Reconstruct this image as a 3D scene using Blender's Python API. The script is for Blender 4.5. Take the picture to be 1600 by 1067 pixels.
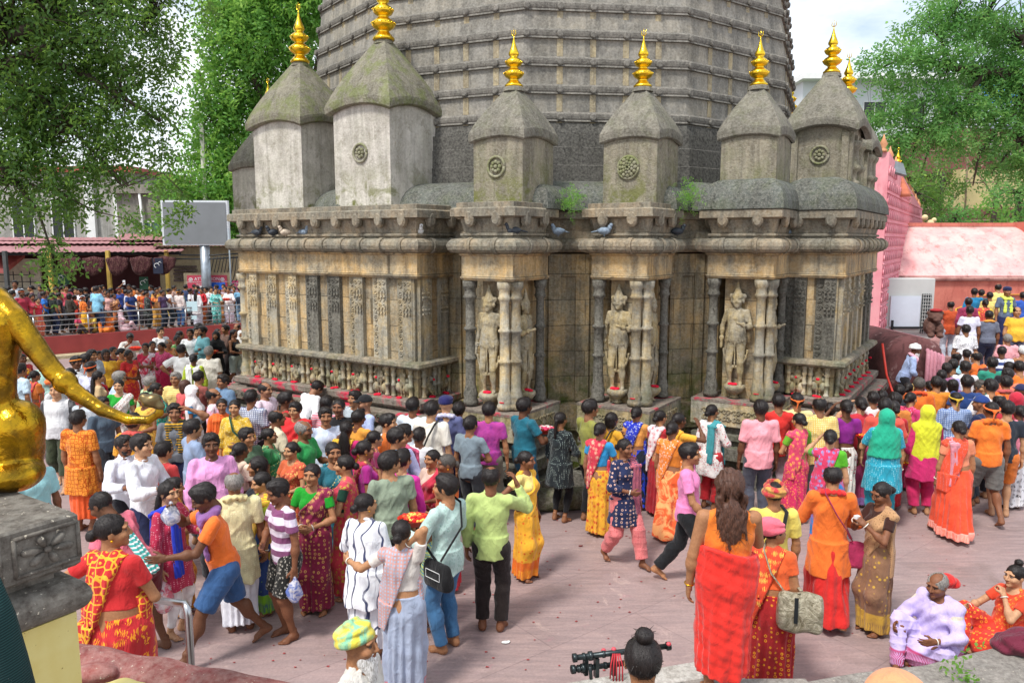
import bpy, math, random
import numpy as np
from mathutils import Vector, Matrix
for o in list(bpy.data.objects): bpy.data.objects.remove(o)
SC = bpy.context.scene
COL = SC.collection
R = math.radians
# ---------------------------------------------------------------- camera, sky, sun, exposure
CAMH, PITCH, FPX = 3.9, R(7.5), 1200.0
cam_d = bpy.data.cameras.new('camera'); cam = bpy.data.objects.new('camera', cam_d); COL.objects.link(cam)
cam.location = (0, 0, CAMH); cam.rotation_euler = (R(90) - PITCH, 0, 0)
cam_d.sensor_width = 36; cam_d.lens = 27; cam_d.clip_start = .05; cam_d.clip_end = 600
SC.camera = cam
SC.view_settings.view_transform = 'Standard'; SC.view_settings.look = 'None'
SC.view_settings.gamma = 1; SC.view_settings.exposure = 0.66
w = bpy.data.worlds.new('World'); SC.world = w; w.use_nodes = True
nt = w.node_tree; nt.nodes.clear()
SUN_EL, SUN_AZ = R(58), R(-142)      # azimuth measured from +Y (into the picture) towards +X
def wn(t): return nt.nodes.new(t)
out = wn('ShaderNodeOutputWorld'); bg = wn('ShaderNodeBackground'); sky = wn('ShaderNodeTexSky')
sky.sky_type = 'NISHITA'; sky.sun_disc = False; sky.sun_elevation = SUN_EL; sky.sun_rotation = SUN_AZ
tc = wn('ShaderNodeTexCoord'); mp = wn('ShaderNodeMapping'); mp.inputs['Scale'].default_value = (1, 1, 2.6)
nz = wn('ShaderNodeTexNoise'); nz.inputs['Scale'].default_value = 2.2; nz.inputs['Detail'].default_value = 8; nz.inputs['Roughness'].default_value = .6
cr = wn('ShaderNodeMapRange'); cr.inputs[1].default_value = .30; cr.inputs[2].default_value = .58
mx = wn('ShaderNodeMix'); mx.data_type = 'RGBA'
mx.inputs[7].default_value = (7.4, 7.7, 8.0, 1)
nt.links.new(tc.outputs['Generated'], mp.inputs[0]); nt.links.new(mp.outputs[0], nz.inputs['Vector'])
nt.links.new(nz.outputs[0], cr.inputs[0]); nt.links.new(cr.outputs[0], mx.inputs[0]); nt.links.new(sky.outputs[0], mx.inputs[6])
nt.links.new(mx.outputs[2], bg.inputs[0]); bg.inputs[1].default_value = .115; nt.links.new(bg.outputs[0], out.inputs[0])
sd = bpy.data.lights.new('sun', 'SUN'); so = bpy.data.objects.new('sun', sd); COL.objects.link(so)
sd.energy = 2.5; sd.angle = R(11); sd.color = (1, .96, .9)
_d = Vector((math.sin(SUN_AZ) * math.cos(SUN_EL), math.cos(SUN_AZ) * math.cos(SUN_EL), math.sin(SUN_EL)))
so.rotation_euler = _d.to_track_quat('Z', 'Y').to_euler()
SC.cycles.max_bounces = 5; SC.cycles.diffuse_bounces = 3; SC.cycles.transparent_max_bounces = 8
# ---------------------------------------------------------------- helpers
def ray(px, py):
    c, s = (px - 800) / FPX, (533 - py) / FPX
    return (c, math.cos(PITCH) + s * math.sin(PITCH), -math.sin(PITCH) + s * math.cos(PITCH))
def at_z(px, py, z=0.0):
    d = ray(px, py); k = (z - CAMH) / d[2]; return Vector((d[0] * k, d[1] * k, z))
def at_y(px, py, Y):
    d = ray(px, py); k = Y / d[1]; return Vector((d[0] * k, Y, CAMH + d[2] * k))
def lin(c):
    if isinstance(c, str):
        c = c.lstrip('#')
        if len(c) == 3: c = ''.join(q * 2 for q in c)
        c = [int(c[i:i + 2], 16) / 255 for i in (0, 2, 4)]
        return tuple((q / 12.92 if q <= .04045 else ((q + .055) / 1.055) ** 2.4) for q in c)
    return tuple(c[:3])
def tag(o, label=None, cat=None, group=None, kind=None):
    if label: o['label'] = label
    if cat: o['category'] = cat
    if group: o['group'] = group
    if kind: o['kind'] = kind
    return o
def empty(name, loc=(0, 0, 0), rz=0):
    o = bpy.data.objects.new(name, None); o.empty_display_size = .1; COL.objects.link(o)
    o.location = loc; o.rotation_euler = (0, 0, rz); return o
def link(name, me, m=None, parent=None):
    o = bpy.data.objects.new(name, me); COL.objects.link(o)
    if m is not None:
        if len(me.materials) == 0: me.materials.append(m)
        else:
            o.material_slots[0].link = 'OBJECT'; o.material_slots[0].material = m
    if parent is not None: o.parent = parent
    return o
def np_mesh(name, V, F, smooth=True, attrs=None):
    """V (n,3); F (m,4) or (m,3) index array"""
    me = bpy.data.meshes.new(name)
    V = np.ascontiguousarray(V, dtype=np.float32); F = np.ascontiguousarray(F, dtype=np.int32)
    me.vertices.add(len(V)); me.vertices.foreach_set('co', V.ravel())
    k = F.shape[1]; me.loops.add(F.size); me.loops.foreach_set('vertex_index', F.ravel())
    me.polygons.add(len(F)); me.polygons.foreach_set('loop_start', np.arange(0, F.size, k, dtype=np.int32))
    if smooth: me.polygons.foreach_set('use_smooth', np.ones(len(F), dtype=bool))
    for n, (t, a) in (attrs or {}).items():
        at = me.attributes.new(n, t, 'POINT')
        if t == 'FLOAT': at.data.foreach_set('value', np.ascontiguousarray(a, dtype=np.float32))
        else:
            c = np.ones((len(V), 4), dtype=np.float32); c[:, :3] = a; at.data.foreach_set('color', c.ravel())
    me.update(calc_edges=True)
    return me
class MB:
    """collects boxes, prisms, lathes and tubes into one mesh"""
    def __init__(s): s.v = []; s.f = []; s.sm = []; s.M = Matrix()
    def add(s, vs, fs, smooth=False):
        n = len(s.v); s.v += [tuple(s.M @ Vector(p)) for p in vs]
        s.f += [tuple(i + n for i in f) for f in fs]; s.sm += [smooth] * len(fs); return s
    def box(s, c, d, rz=0, taper=1.0, bev=0.0):
        x, y, z = d[0] / 2, d[1] / 2, d[2] / 2; cr_, sr = math.cos(rz), math.sin(rz)
        if bev > 0:
            b = min(bev, x * .9, y * .9, z * .9); P = []
            for zz, ins in ((-z, b), (-z + b, 0), (z - b, 0), (z, b)):
                for sx, sy, k in ((-1, -1, 0), (1, -1, 0), (1, 1, 0), (-1, 1, 0)):
                    X, Y = sx * (x - ins), sy * (y - ins)
                    e = b if ins == 0 else 0
                    for ex, ey in (((sx * e, 0), (0, sy * e)) if True else ()):
                        pass
                    P.append((X, Y, zz))
            V = [(c[0] + p[0] * cr_ - p[1] * sr, c[1] + p[0] * sr + p[1] * cr_, c[2] + p[2]) for p in P]
            F = [(3, 2, 1, 0), (12, 13, 14, 15)]
            for l in range(3):
                for i in range(4):
                    j = (i + 1) % 4; F.append((l * 4 + i, l * 4 + j, l * 4 + 4 + j, l * 4 + 4 + i))
            return s.add(V, F)
        P = []
        for zz, t in ((-z, 1), (z, taper)):
            for sx, sy in ((-1, -1), (1, -1), (1, 1), (-1, 1)): P.append((sx * x * t, sy * y * t, zz))
        V = [(c[0] + p[0] * cr_ - p[1] * sr, c[1] + p[0] * sr + p[1] * cr_, c[2] + p[2]) for p in P]
        return s.add(V, [(3, 2, 1, 0), (4, 5, 6, 7), (0, 1, 5, 4), (1, 2, 6, 5), (2, 3, 7, 6), (3, 0, 4, 7)])
    def prism(s, poly, z0, z1, inset=0.0, smooth=False):
        n = len(poly); c = (sum(p[0] for p in poly) / n, sum(p[1] for p in poly) / n)
        top = [(c[0] + (p[0] - c[0]) * (1 - inset), c[1] + (p[1] - c[1]) * (1 - inset)) for p in poly]
        V = [(p[0], p[1], z0) for p in poly] + [(p[0], p[1], z1) for p in top]
        F = [tuple(range(n - 1, -1, -1)), tuple(range(n, 2 * n))] + [(i, (i + 1) % n, n + (i + 1) % n, n + i) for i in range(n)]
        return s.add(V, F, smooth)
    def rings(s, rings, cap=True, smooth=False, close=True):
        """list of equal length rings of 3-D points"""
        n = len(rings[0]); V = [p for r in rings for p in r]; F = []
        for l in range(len(rings) - 1):
            for i in range(n if close else n - 1):
                j = (i + 1) % n; F.append((l * n + i, l * n + j, (l + 1) * n + j, (l + 1) * n + i))
        if cap: F += [tuple(range(n - 1, -1, -1)), tuple(range((len(rings) - 1) * n, len(rings) * n))]
        return s.add(V, F, smooth)
    def lathe(s, c, prof, n=20, smooth=True, ph=0):
        """prof: (radius, z)"""
        return s.rings([[(c[0] + r * math.cos(ph + 2 * math.pi * i / n), c[1] + r * math.sin(ph + 2 * math.pi * i / n), c[2] + z) for i in range(n)] for r, z in prof], smooth=smooth)
    def tube(s, path, r, n=8, smooth=True, flat=1.0):
        P = [Vector(p) for p in path]; m = len(P); rr = r if isinstance(r, (list, tuple)) else [r] * m
        rings = []; up = None
        for i in range(m):
            t = (P[min(i + 1, m - 1)] - P[max(i - 1, 0)]).normalized()
            if up is None:
                up = Vector((0, 0, 1)) if abs(t.z) < .9 else Vector((1, 0, 0))
            a = t.cross(up).normalized(); b = a.cross(t).normalized(); up = b
            rings.append([tuple(P[i] + a * (rr[i] * math.cos(2 * math.pi * k / n)) + b * (rr[i] * flat * math.sin(2 * math.pi * k / n))) for k in range(n)])
        return s.rings(rings, smooth=smooth)
    def sphere(s, c, r, n=12, m=8, sc=(1, 1, 1)):
        pr = [(math.sin(math.pi * (j + .02) / (m + .04)), -math.cos(math.pi * (j + .02) / (m + .04))) for j in range(m + 1)]
        return s.rings([[(c[0] + r * sc[0] * a * math.cos(2 * math.pi * i / n), c[1] + r * sc[1] * a * math.sin(2 * math.pi * i / n), c[2] + r * sc[2] * b) for i in range(n)] for a, b in pr], smooth=True)
    def mesh(s, name):
        me = bpy.data.meshes.new(name); me.from_pydata(s.v, [], s.f)
        me.polygons.foreach_set('use_smooth', s.sm); me.update(); return me
    def build(s, name, m, parent=None, bevel=0):
        o = link(name, s.mesh(name), m, parent)
        if bevel:
            b = o.modifiers.new('bevel', 'BEVEL'); b.width = bevel; b.segments = 2; b.limit_method = 'ANGLE'; b.angle_limit = R(40)
        return o
# ---------------------------------------------------------------- material node helpers
class NT:
    def __init__(s, name):
        s.m = bpy.data.materials.new(name); s.m.use_nodes = True; s.t = s.m.node_tree; s.t.nodes.clear()
        s.out = s.n('ShaderNodeOutputMaterial'); s.b = s.n('ShaderNodeBsdfPrincipled'); s.l(s.b.outputs[0], s.out.inputs[0])
    def n(s, t, **k):
        x = s.t.nodes.new(t)
        for a, v in k.items(): setattr(x, a, v)
        return x
    def l(s, a, b): s.t.links.new(a, b)
    def val(s, inp, v):
        if hasattr(v, 'is_output') or isinstance(v, bpy.types.NodeSocket): s.l(v, inp)
        elif isinstance(v, (tuple, list)) and len(v) == 3 and inp.type == 'RGBA': inp.default_value = (*v, 1)
        else: inp.default_value = v
    def coord(s, scale=(1, 1, 1), kind='Object', rot=(0, 0, 0)):
        t = s.n('ShaderNodeTexCoord'); m = s.n('ShaderNodeMapping'); m.inputs['Scale'].default_value = scale; m.inputs['Rotation'].default_value = rot
        s.l(t.outputs[kind], m.inputs[0]); return m.outputs[0]
    def noise(s, vec, scale, det=4, rough=.55, dist=0):
        x = s.n('ShaderNodeTexNoise'); s.l(vec, x.inputs['Vector']); x.inputs['Scale'].default_value = scale
        x.inputs['Detail'].default_value = det; x.inputs['Roughness'].default_value = rough; x.inputs['Distortion'].default_value = dist
        return x.outputs[0]
    def voro(s, vec, scale, out='Distance', feat='F1', rnd=1):
        x = s.n('ShaderNodeTexVoronoi'); x.feature = feat; s.l(vec, x.inputs['Vector']); x.inputs['Scale'].default_value = scale
        x.inputs['Randomness'].default_value = rnd; return x.outputs[out]
    def wave(s, vec, scale, dist=0, direc='X', det=2, dscale=1):
        x = s.n('ShaderNodeTexWave'); x.bands_direction = direc; s.l(vec, x.inputs['Vector']); x.inputs['Scale'].default_value = scale
        x.inputs['Distortion'].default_value = dist; x.inputs['Detail'].default_value = det; x.inputs['Detail Scale'].default_value = dscale; return x.outputs['Fac']
    def rng(s, v, a, b, c=0, d=1):
        x = s.n('ShaderNodeMapRange'); s.l(v, x.inputs[0])
        for i, q in enumerate((a, b, c, d)): x.inputs[i + 1].default_value = q
        return x.outputs[0]
    def math(s, op, a, b=0):
        x = s.n('ShaderNodeMath', operation=op); s.val(x.inputs[0], a); s.val(x.inputs[1], b); return x.outputs[0]
    def mix(s, f, a, b, mode='MIX'):
        x = s.n('ShaderNodeMix'); x.data_type = 'RGBA'; x.blend_type = mode
        s.val(x.inputs[0], f); s.val(x.inputs[6], a); s.val(x.inputs[7], b); return x.outputs[2]
    def attr(s, name, out='Fac'):
        x = s.n('ShaderNodeAttribute'); x.attribute_name = name; return x.outputs[out]
    def sep(s, v):
        x = s.n('ShaderNodeSeparateXYZ'); s.l(v, x.inputs[0]); return x.outputs
    def bump(s, h, strength=.5, dist=.02, prev=None):
        x = s.n('ShaderNodeBump'); x.inputs['Strength'].default_value = strength; x.inputs['Distance'].default_value = dist
        s.l(h, x.inputs['Height'])
        if prev is not None: s.l(prev, x.inputs['Normal'])
        return x.outputs[0]
    def done(s, col=None, rough=.8, nrm=None, metal=0, spec=.4, **k):
        if col is not None: s.val(s.b.inputs['Base Color'], col)
        s.val(s.b.inputs['Roughness'], rough); s.val(s.b.inputs['Metallic'], metal)
        s.b.inputs['Specular IOR Level'].default_value = spec
        if nrm is not None: s.l(nrm, s.b.inputs['Normal'])
        for a, v in k.items(): s.val(s.b.inputs[a], v)
        return s.m
def simple(name, c, rough=.6, metal=0, var=.25, scale=6, bump=.0, spec=.4):
    t = NT(name); v = t.coord(); n = t.noise(v, scale, 5); c = lin(c)
    col = t.mix(t.rng(n, .3, .7), tuple(q * (1 - var) for q in c), tuple(min(1, q * (1 + var * .6)) for q in c))
    nr = t.bump(t.noise(v, scale * 8, 4), bump, .01) if bump else None
    return t.done(col, rough, nr, metal, spec)
# ---------------------------------------------------------------- figures: distance fields turned into smooth meshes
F4 = np.float32
def V3(*a): return np.array(a, dtype=F4)
def nrm(v):
    v = np.asarray(v, dtype=F4); return v / (np.linalg.norm(v) + 1e-9)
def smin(a, b, k):
    h = np.maximum(k - np.abs(a - b), 0) / k; return np.minimum(a, b) - h * h * (k * .25)
def smax(a, b, k): return -smin(-a, -b, k)
def capsule(p, a, b, r1, r2):
    a = np.asarray(a, dtype=F4); ba = np.asarray(b, dtype=F4) - a; pa = p - a
    t = np.clip(pa @ ba / (float(ba @ ba) + 1e-9), 0, 1)
    q = pa - t[:, None] * ba
    return np.sqrt(np.einsum('ij,ij->i', q, q)) - (r1 + (r2 - r1) * t)
def ell(p, c, r, M=None):
    q = p - np.asarray(c, dtype=F4)
    if M is not None: q = q @ M
    r = np.asarray(r, dtype=F4); a = q / r; k0 = np.sqrt(np.einsum('ij,ij->i', a, a)) + 1e-6
    b = a / r; k1 = np.sqrt(np.einsum('ij,ij->i', b, b)) + 1e-6
    return k0 * (k0 - 1) / k1
def torus(p, c, M, R1, r):
    q = (p - c) @ M; l = np.sqrt(q[:, 0] ** 2 + q[:, 1] ** 2) - R1
    return np.sqrt(l * l + q[:, 2] ** 2) - r
def rot(ax, a):
    c, s = math.cos(a), math.sin(a)
    return np.array({'x': [[1, 0, 0], [0, c, -s], [0, s, c]], 'y': [[c, 0, s], [0, 1, 0], [-s, 0, c]], 'z': [[c, -s, 0], [s, c, 0], [0, 0, 1]]}[ax], dtype=F4)
def folds(p, seed, amp, f=22, zf=4):
    rs = np.random.RandomState(seed); o = np.zeros(len(p), dtype=F4)
    for i in range(4):
        a = rs.uniform(0, 6.28); k = V3(math.cos(a) * f * rs.uniform(.6, 1.4), math.sin(a) * f * rs.uniform(.6, 1.4), rs.uniform(-1, 1) * zf * (1 + i))
        w = np.sin(p @ k * .6 + rs.uniform(0, 6.28) + 1.5 * np.sin(p[:, 2] * rs.uniform(3, 9) + i)); o += (1 - np.abs(w)) ** 2 * 2 - .7
    return o * (amp / 3)
def surf(fn, lo, hi, h, margin=.012):
    lo = np.asarray(lo, dtype=np.float64) - 2.5 * h; hi = np.asarray(hi, dtype=np.float64) + 2.5 * h
    nb = np.maximum(1, np.ceil((hi - lo) / (4 * h)).astype(int)); g = [np.arange(n) for n in nb]
    B = np.stack(np.meshgrid(*g, indexing='ij'), -1).reshape(-1, 3)
    d = fn((lo + (B * 4 + 1.5) * h).astype(F4))
    act = np.abs(d) < 3.6 * h + margin
    N = nb * 4; S = np.where(d < 0, -1, 1).astype(F4).reshape(nb)
    S = S.repeat(4, 0).repeat(4, 1).repeat(4, 2)
    Ba = B[act]
    if len(Ba) == 0: return np.zeros((0, 3)), np.zeros((0, 4), int)
    o = np.stack(np.meshgrid(*[np.arange(4)] * 3, indexing='ij'), -1).reshape(-1, 3)
    I = (Ba[:, None, :] * 4 + o[None]).reshape(-1, 3)
    v = fn((lo + I * h).astype(F4)); v = np.where(np.abs(v) < 1e-6, 1e-6, v)
    S[I[:, 0], I[:, 1], I[:, 2]] = v
    S[0] = S[-1] = 1; S[:, 0] = S[:, -1] = 1; S[:, :, 0] = S[:, :, -1] = 1
    G = S < 0
    c = np.zeros([n - 1 for n in N], dtype=np.int8)
    for i in (0, 1):
        for j in (0, 1):
            for k in (0, 1): c += G[i:N[0] - 1 + i, j:N[1] - 1 + j, k:N[2] - 1 + k]
    cells = np.argwhere((c > 0) & (c < 8))
    idx = -np.ones(c.shape, dtype=np.int32); idx[tuple(cells.T)] = np.arange(len(cells))
    P = np.zeros((len(cells), 3)); W = np.zeros(len(cells))
    cv = {}
    for i in (0, 1):
        for j in (0, 1):
            for k in (0, 1): cv[i, j, k] = S[cells[:, 0] + i, cells[:, 1] + j, cells[:, 2] + k]
    for a in range(3):
        for u in (0, 1):
            for w_ in (0, 1):
                c0 = [0, 0, 0]; c0[(a + 1) % 3] = u; c0[(a + 2) % 3] = w_; c1 = list(c0); c1[a] = 1
                x, y = cv[tuple(c0)], cv[tuple(c1)]; m = (x < 0) != (y < 0)
                t = np.where(m, x / np.where(m, x - y, 1), 0)
                q = np.tile(np.array(c0, float), (len(cells), 1)); q[:, a] += t
                P += q * m[:, None]; W += m
    V = lo + (cells + P / np.maximum(W, 1)[:, None]) * h
    Fs = []
    for a in range(3):
        b, c2 = (a + 1) % 3, (a + 2) % 3
        s0 = [slice(1, n - 1) for n in N]; s1 = list(s0); s0[a] = slice(0, N[a] - 1); s1[a] = slice(1, N[a])
        A, Bq = G[tuple(s0)], G[tuple(s1)]; E = np.argwhere(A != Bq)
        if len(E) == 0: continue
        fl = A[tuple(E.T)]
        off = np.ones(3, int); off[a] = 0; E = E + off
        def cid(db, dc):
            q = E.copy(); q[:, b] += db; q[:, c2] += dc; return idx[q[:, 0], q[:, 1], q[:, 2]]
        Q = np.stack([cid(-1, -1), cid(0, -1), cid(0, 0), cid(-1, 0)], 1)
        Q[~fl] = Q[~fl][:, ::-1]; Fs.append(Q)
    Fc = np.concatenate(Fs); Fc = Fc[(Fc >= 0).all(1)]
    return V, Fc
def ik(a, t, l1, l2, hint):
    d = t - a; L = float(np.linalg.norm(d)) + 1e-6; u = d / L; L = min(L, (l1 + l2) * .995); L = max(L, abs(l1 - l2) + .02)
    x = (l1 * l1 - l2 * l2 + L * L) / (2 * L); y = math.sqrt(max(l1 * l1 - x * x, 1e-6))
    hp = hint - u * float(hint @ u); hp = nrm(hp)
    return a + u * x + hp * y, a + u * L
ARMS = {  # hand target relative to the shoulder (out, forward, up) in statures, elbow hint, finger curl
    'down': ((.045, .03, -.315), (.6, -.7, 0), .35), 'down2': ((.06, -.02, -.31), (.8, -.5, 0), .5), 'swing': ((.03, .15, -.27), (.5, -.8, 0), .4),
    'back': ((.04, -.12, -.28), (.5, -.8, 0), .5), 'belly': ((-.06, .13, -.19), (1, -.4, -.4), .5), 'hold': ((-.02, .19, -.12), (.6, -.6, -.7), .7),
    'phone': ((-.05, .16, -.05), (.7, -.2, -1), .8), 'chin': ((-.07, .11, .02), (.7, .2, -1), .9), 'head': ((.01, .03, .15), (1, .1, .1), .4),
    'fore': ((-.05, .12, .13), (1, .2, .1), .3), 'rail': ((.02, .25, -.15), (.4, -.6, -.6), .8), 'out': ((.16, .17, -.07), (.2, -.7, -.6), .3),
    'hip': ((.05, -.0, -.20), (1, -.55, 0), .8), 'cross': ((-.15, .10, -.13), (.9, -.1, -.6), .5), 'up': ((.03, .10, .20), (.8, -.1, -.3), .6),
    'nape': ((-.06, .0, .06), (1, -.2, .1), .4), 'give': ((.0, .27, -.09), (.3, -.4, -.9), .15), 'knee': ((.02, .24, -.10), (.6, -.3, -.6), .4),
    'side': ((.25, .12, -.10), (0, -.7, -.6), .5), 'basket': ((.02, .20, -.13), (.5, -.6, -.6), .25), 'raise': ((.03, .13, .06), (.35, -.2, -1), .5), 'lift': ((-.02, .17, .08), (.7, .1, -.8), .3)}
LEGS = {'st': ((.0, 0, 0), (.0, 0, 0)), 'wk': ((.02, .15, 0), (.02, -.14, .035)), 'kw': ((.02, -.14, .035), (.02, .15, 0)), 'wide': ((.05, .02, 0), (.05, -.03, 0)),
        'step': ((.0, .09, 0), (.0, -.07, .015)), 'big': ((.03, .24, .0), (.03, -.2, .04)), 'bigr': ((.03, -.2, .04), (.03, .24, .0))}
def skeleton(h=1.65, fem=0, fat=0., lean=0, legs='st', arms=('down', 'down'), yaw=0, pitch=0, sit=None, twist=0):
    """joints; the figure faces -Y, its left side is +X. arms = (left, right)"""
    J = dict(h=h, fem=fem, fat=fat, s=h / 1.66)
    pz = .52 * h
    if sit == 'floor': pz = .085 * h
    if sit == 'squat': pz = .16 * h
    J['P'] = P = V3(0, 0, pz)
    Rt = rot('x', R(lean)); J['Rt'] = Rt; Ru = Rt @ rot('z', R(twist)); J['Ru'] = Ru
    up = lambda x, y, z, M=Rt: P + M @ (V3(x, y, z) * h)
    J['W'] = up(0, 0, .09); J['C'] = up(0, .004, .20); J['N'] = up(0, .008, .325)
    sw = .092 if fem else .104
    J['Sh'] = [up(sg * sw, .008, .285, Ru) for sg in (1, -1)]
    J['Hd'] = up(0, -.004, .407)
    J['Rh'] = Rt @ rot('z', R(yaw)) @ rot('x', R(pitch))
    J['El'], J['Wr'], J['hd'], J['curl'] = [], [], [], []
    for i, sg in enumerate((1, -1)):
        (o, f, u), hn, cu = ARMS[arms[i]]
        t = J['Sh'][i] + Ru @ (V3(sg * o, -f, u) * h)
        e, w_ = ik(J['Sh'][i], t, .172 * h, .150 * h, Ru @ V3(sg * hn[0], -hn[1], hn[2]))
        J['El'].append(e); J['Wr'].append(w_); d = nrm(w_ - e); J['hd'].append(d); J['curl'].append(cu)
    J['Hp'] = [P + V3(sg * .052 * h, 0, -.005 * h) for sg in (1, -1)]
    J['Kn'], J['An'], J['ft'] = [], [], []
    for i, sg in enumerate((1, -1)):
        if sit == 'floor':
            k = V3(sg * .15 * h, -.20 * h, .14 * h) if i == 0 else V3(sg * .13 * h, -.22 * h, .24 * h)
            a = V3(-sg * .02 * h, -.22 * h, .04 * h) if i == 0 else V3(sg * .05 * h, -.34 * h, .045 * h)
            J['ft'].append((nrm(V3(-sg * .5, -.8, 0)), 0))
        elif sit == 'squat':
            k = V3(sg * .10 * h, -.20 * h, .29 * h); a = V3(sg * .07 * h, -.06 * h, .045 * h); J['ft'].append((nrm(V3(sg * .3, -1, 0)), 0))
        else:
            o, f, lf = LEGS[legs][i]
            a = V3(sg * (.055 + o) * h, -f * h, (.045 + lf) * h)
            k, a = ik(J['Hp'][i], a, .243 * h, .243 * h, V3(sg * .12, -1, 0)); J['ft'].append((nrm(V3(sg * .2, -1, -lf * 14)), lf))
        J['Kn'].append(k); J['An'].append(a)
    return J
def torso(p, J, t=0., loose=0.):
    h, s, Rt, fem, fat = J['h'], J['s'], J['Rt'], J['fem'], J['fat']
    q = (p - J['P']) @ Rt; x = np.abs(q[:, 0]); zz = q[:, 2]
    qq = np.stack([x, q[:, 1], zz], 1)
    hw = .158 if fem else .147
    d = ell(qq, (0, .006 * h, .0), ((hw + fat * .6) * s + t, (.112 + fat * .7) * s + t, .125 * s + t))
    d = smin(d, ell(qq, (0, (-.004 - fat * .12) * h, .085 * h), ((.122 + fat + loose) * s + t, (.092 + fat * 1.25 + loose * .6) * s + t, .17 * s + t)), .07)
    d = smin(d, ell(qq, (0, .0, .205 * h), (((.138 if fem else .152) + fat * .5 + loose * .5) * s + t, (.100 + fat * .4 + loose * .4) * s + t, .165 * s + t)), .06)
    sh = (p - J['P']) @ J['Ru']; sx = np.stack([np.abs(sh[:, 0]), sh[:, 1], sh[:, 2]], 1); sw = (.092 if fem else .104) * h
    d = smin(d, capsule(sx, (0, .012 * h, .303 * h), (sw - .012, .010 * h, .281 * h), .045 * s + t, .042 * s + t * .8), .06)
    if fem: d = smin(d, ell(qq, (.058 * s, -.078 * s, .213 * h), (.062 * s + t, .055 * s + t, .058 * s + t)), .035)
    else: d = smin(d, ell(qq, (.06 * s, -.055 * s, .225 * h), (.075 * s + t, .05 * s + t, .055 * s + t)), .04)
    return d
def body_fn(J, hands=True):
    h, s = J['h'], J['s']; k = (.86 if J['fem'] else 1.0) * s * (1 + J['fat'] * 1.6)
    def f(p):
        d = torso(p, J)
        d = smin(d, capsule(p, J['N'] - J['Rt'] @ V3(0, 0, .03 * h), J['Hd'] + J['Rh'] @ V3(0, .02, -.05) * s, .054 * s * (.9 if J['fem'] else 1), .047 * s), .045)
        for i in (0, 1):
            a = capsule(p, J['Sh'][i], J['El'][i], .047 * k, .037 * k)
            b = capsule(p, J['El'][i], J['Wr'][i], .038 * k, .0245 * k)
            m = J['El'][i] * .72 + J['Wr'][i] * .28
            b = smin(b, ell(p, m, (.042 * k, .042 * k, .05 * k)), .03)
            d = smin(d, a, .035); d = smin(d, b, .012)
        L = None
        for i in (0, 1):
            H, K, A = J['Hp'][i], J['Kn'][i], J['An'][i]
            a = smin(capsule(p, H, K, .086 * k, .053 * k), capsule(p, K, A, .050 * k, .032 * k), .03)
            c = K * .68 + A * .32 + V3(0, .018 * s, 0); a = smin(a, ell(p, c, (.050 * k, .052 * k, .095 * k)), .04)
            if not hands: a = smin(a, capsule(p, A, A + J['ft'][i][0] * (.085 * h) - V3(0, 0, .02 * h), .036 * s, .026 * s), .02)
            L = a if L is None else smin(L, a, .012)
        d = smin(d, L, .04)
        if not hands:
            for i in (0, 1): d = smin(d, capsule(p, J['Wr'][i], J['Wr'][i] + J['hd'][i] * .075 * h, .028 * s, .026 * s), .015)
        return d
    return f
def hand_mesh(J, i, hh):
    s = J['s'] * (.93 if J['fem'] else 1.0); w_ = J['Wr'][i]; d = J['hd'][i]; sg = (1, -1)[i]
    inn = J['Ru'] @ V3(-sg, 0, 0); fw = J['Ru'] @ V3(0, -1, 0.15)
    n = inn - d * float(inn @ d)
    if np.linalg.norm(n) < .35: n = V3(0, 0, -1) - d * float(-d[2])
    n = nrm(n); t = np.cross(d, n); t = nrm(t)
    if float(t @ fw) + float(t[2]) * .5 < 0: t = -t
    M = np.stack([t, n, d], 1).astype(F4); cu = J['curl'][i]
    caps = []
    for j, (x, L) in enumerate(((.029, .072), (.010, .081), (-.010, .075), (-.028, .060))):
        z0 = .082 - abs(j - 1) * .004
        caps.append(((x * .75, 0, .0), (x, 0, z0), .0135, .0115, 1))
        a = 0; P0 = np.array((x, 0, z0)); fr = (.45, .30, .25); sp = (x * 1.2)
        for m in range(3):
            a += cu * (.75, 1.0, .7)[m] * (1 + .12 * j)
            D = np.array((sp * (1 - cu) * .8, math.sin(a), math.cos(a))); P1 = P0 + D * L * fr[m]
            caps.append((P0, P1, (.0098, .0088, .0080)[m], (.0088, .0080, .0070)[m], 0)); P0 = P1
    b = np.array((.024, .004, .022)); m_ = b + np.array((.030, .012 + cu * .01, .030)); e = m_ + np.array((.010 - cu * .012, .008 + cu * .014, .030))
    th = ((b, m_, .0150, .0110), (m_, e, .0105, .0085))
    def f(p):
        q = ((p - w_) @ M) / s
        D = capsule(q, (0, 0, -.03), (0, 0, .01), .021, .020)
        pal = None
        for a, c, r1, r2, k in caps:
            if k: x = capsule(q, a, c, r1, r2); pal = x if pal is None else smin(pal, x, .014)
        D = smin(D, pal, .02)
        fg = None
        for a, c, r1, r2, k in caps:
            if not k: x = capsule(q, a, c, r1, r2); fg = x if fg is None else np.minimum(fg, x)
        D = smin(D, fg, .006)
        for a, c, r1, r2 in th: D = smin(D, capsule(q, a, c, r1, r2), .010)
        return D * s
    c = w_ + d * .06 * s; r = .125 * s
    lo = c - r; hi = c + r
    return surf(f, lo, hi, hh, .004)
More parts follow.
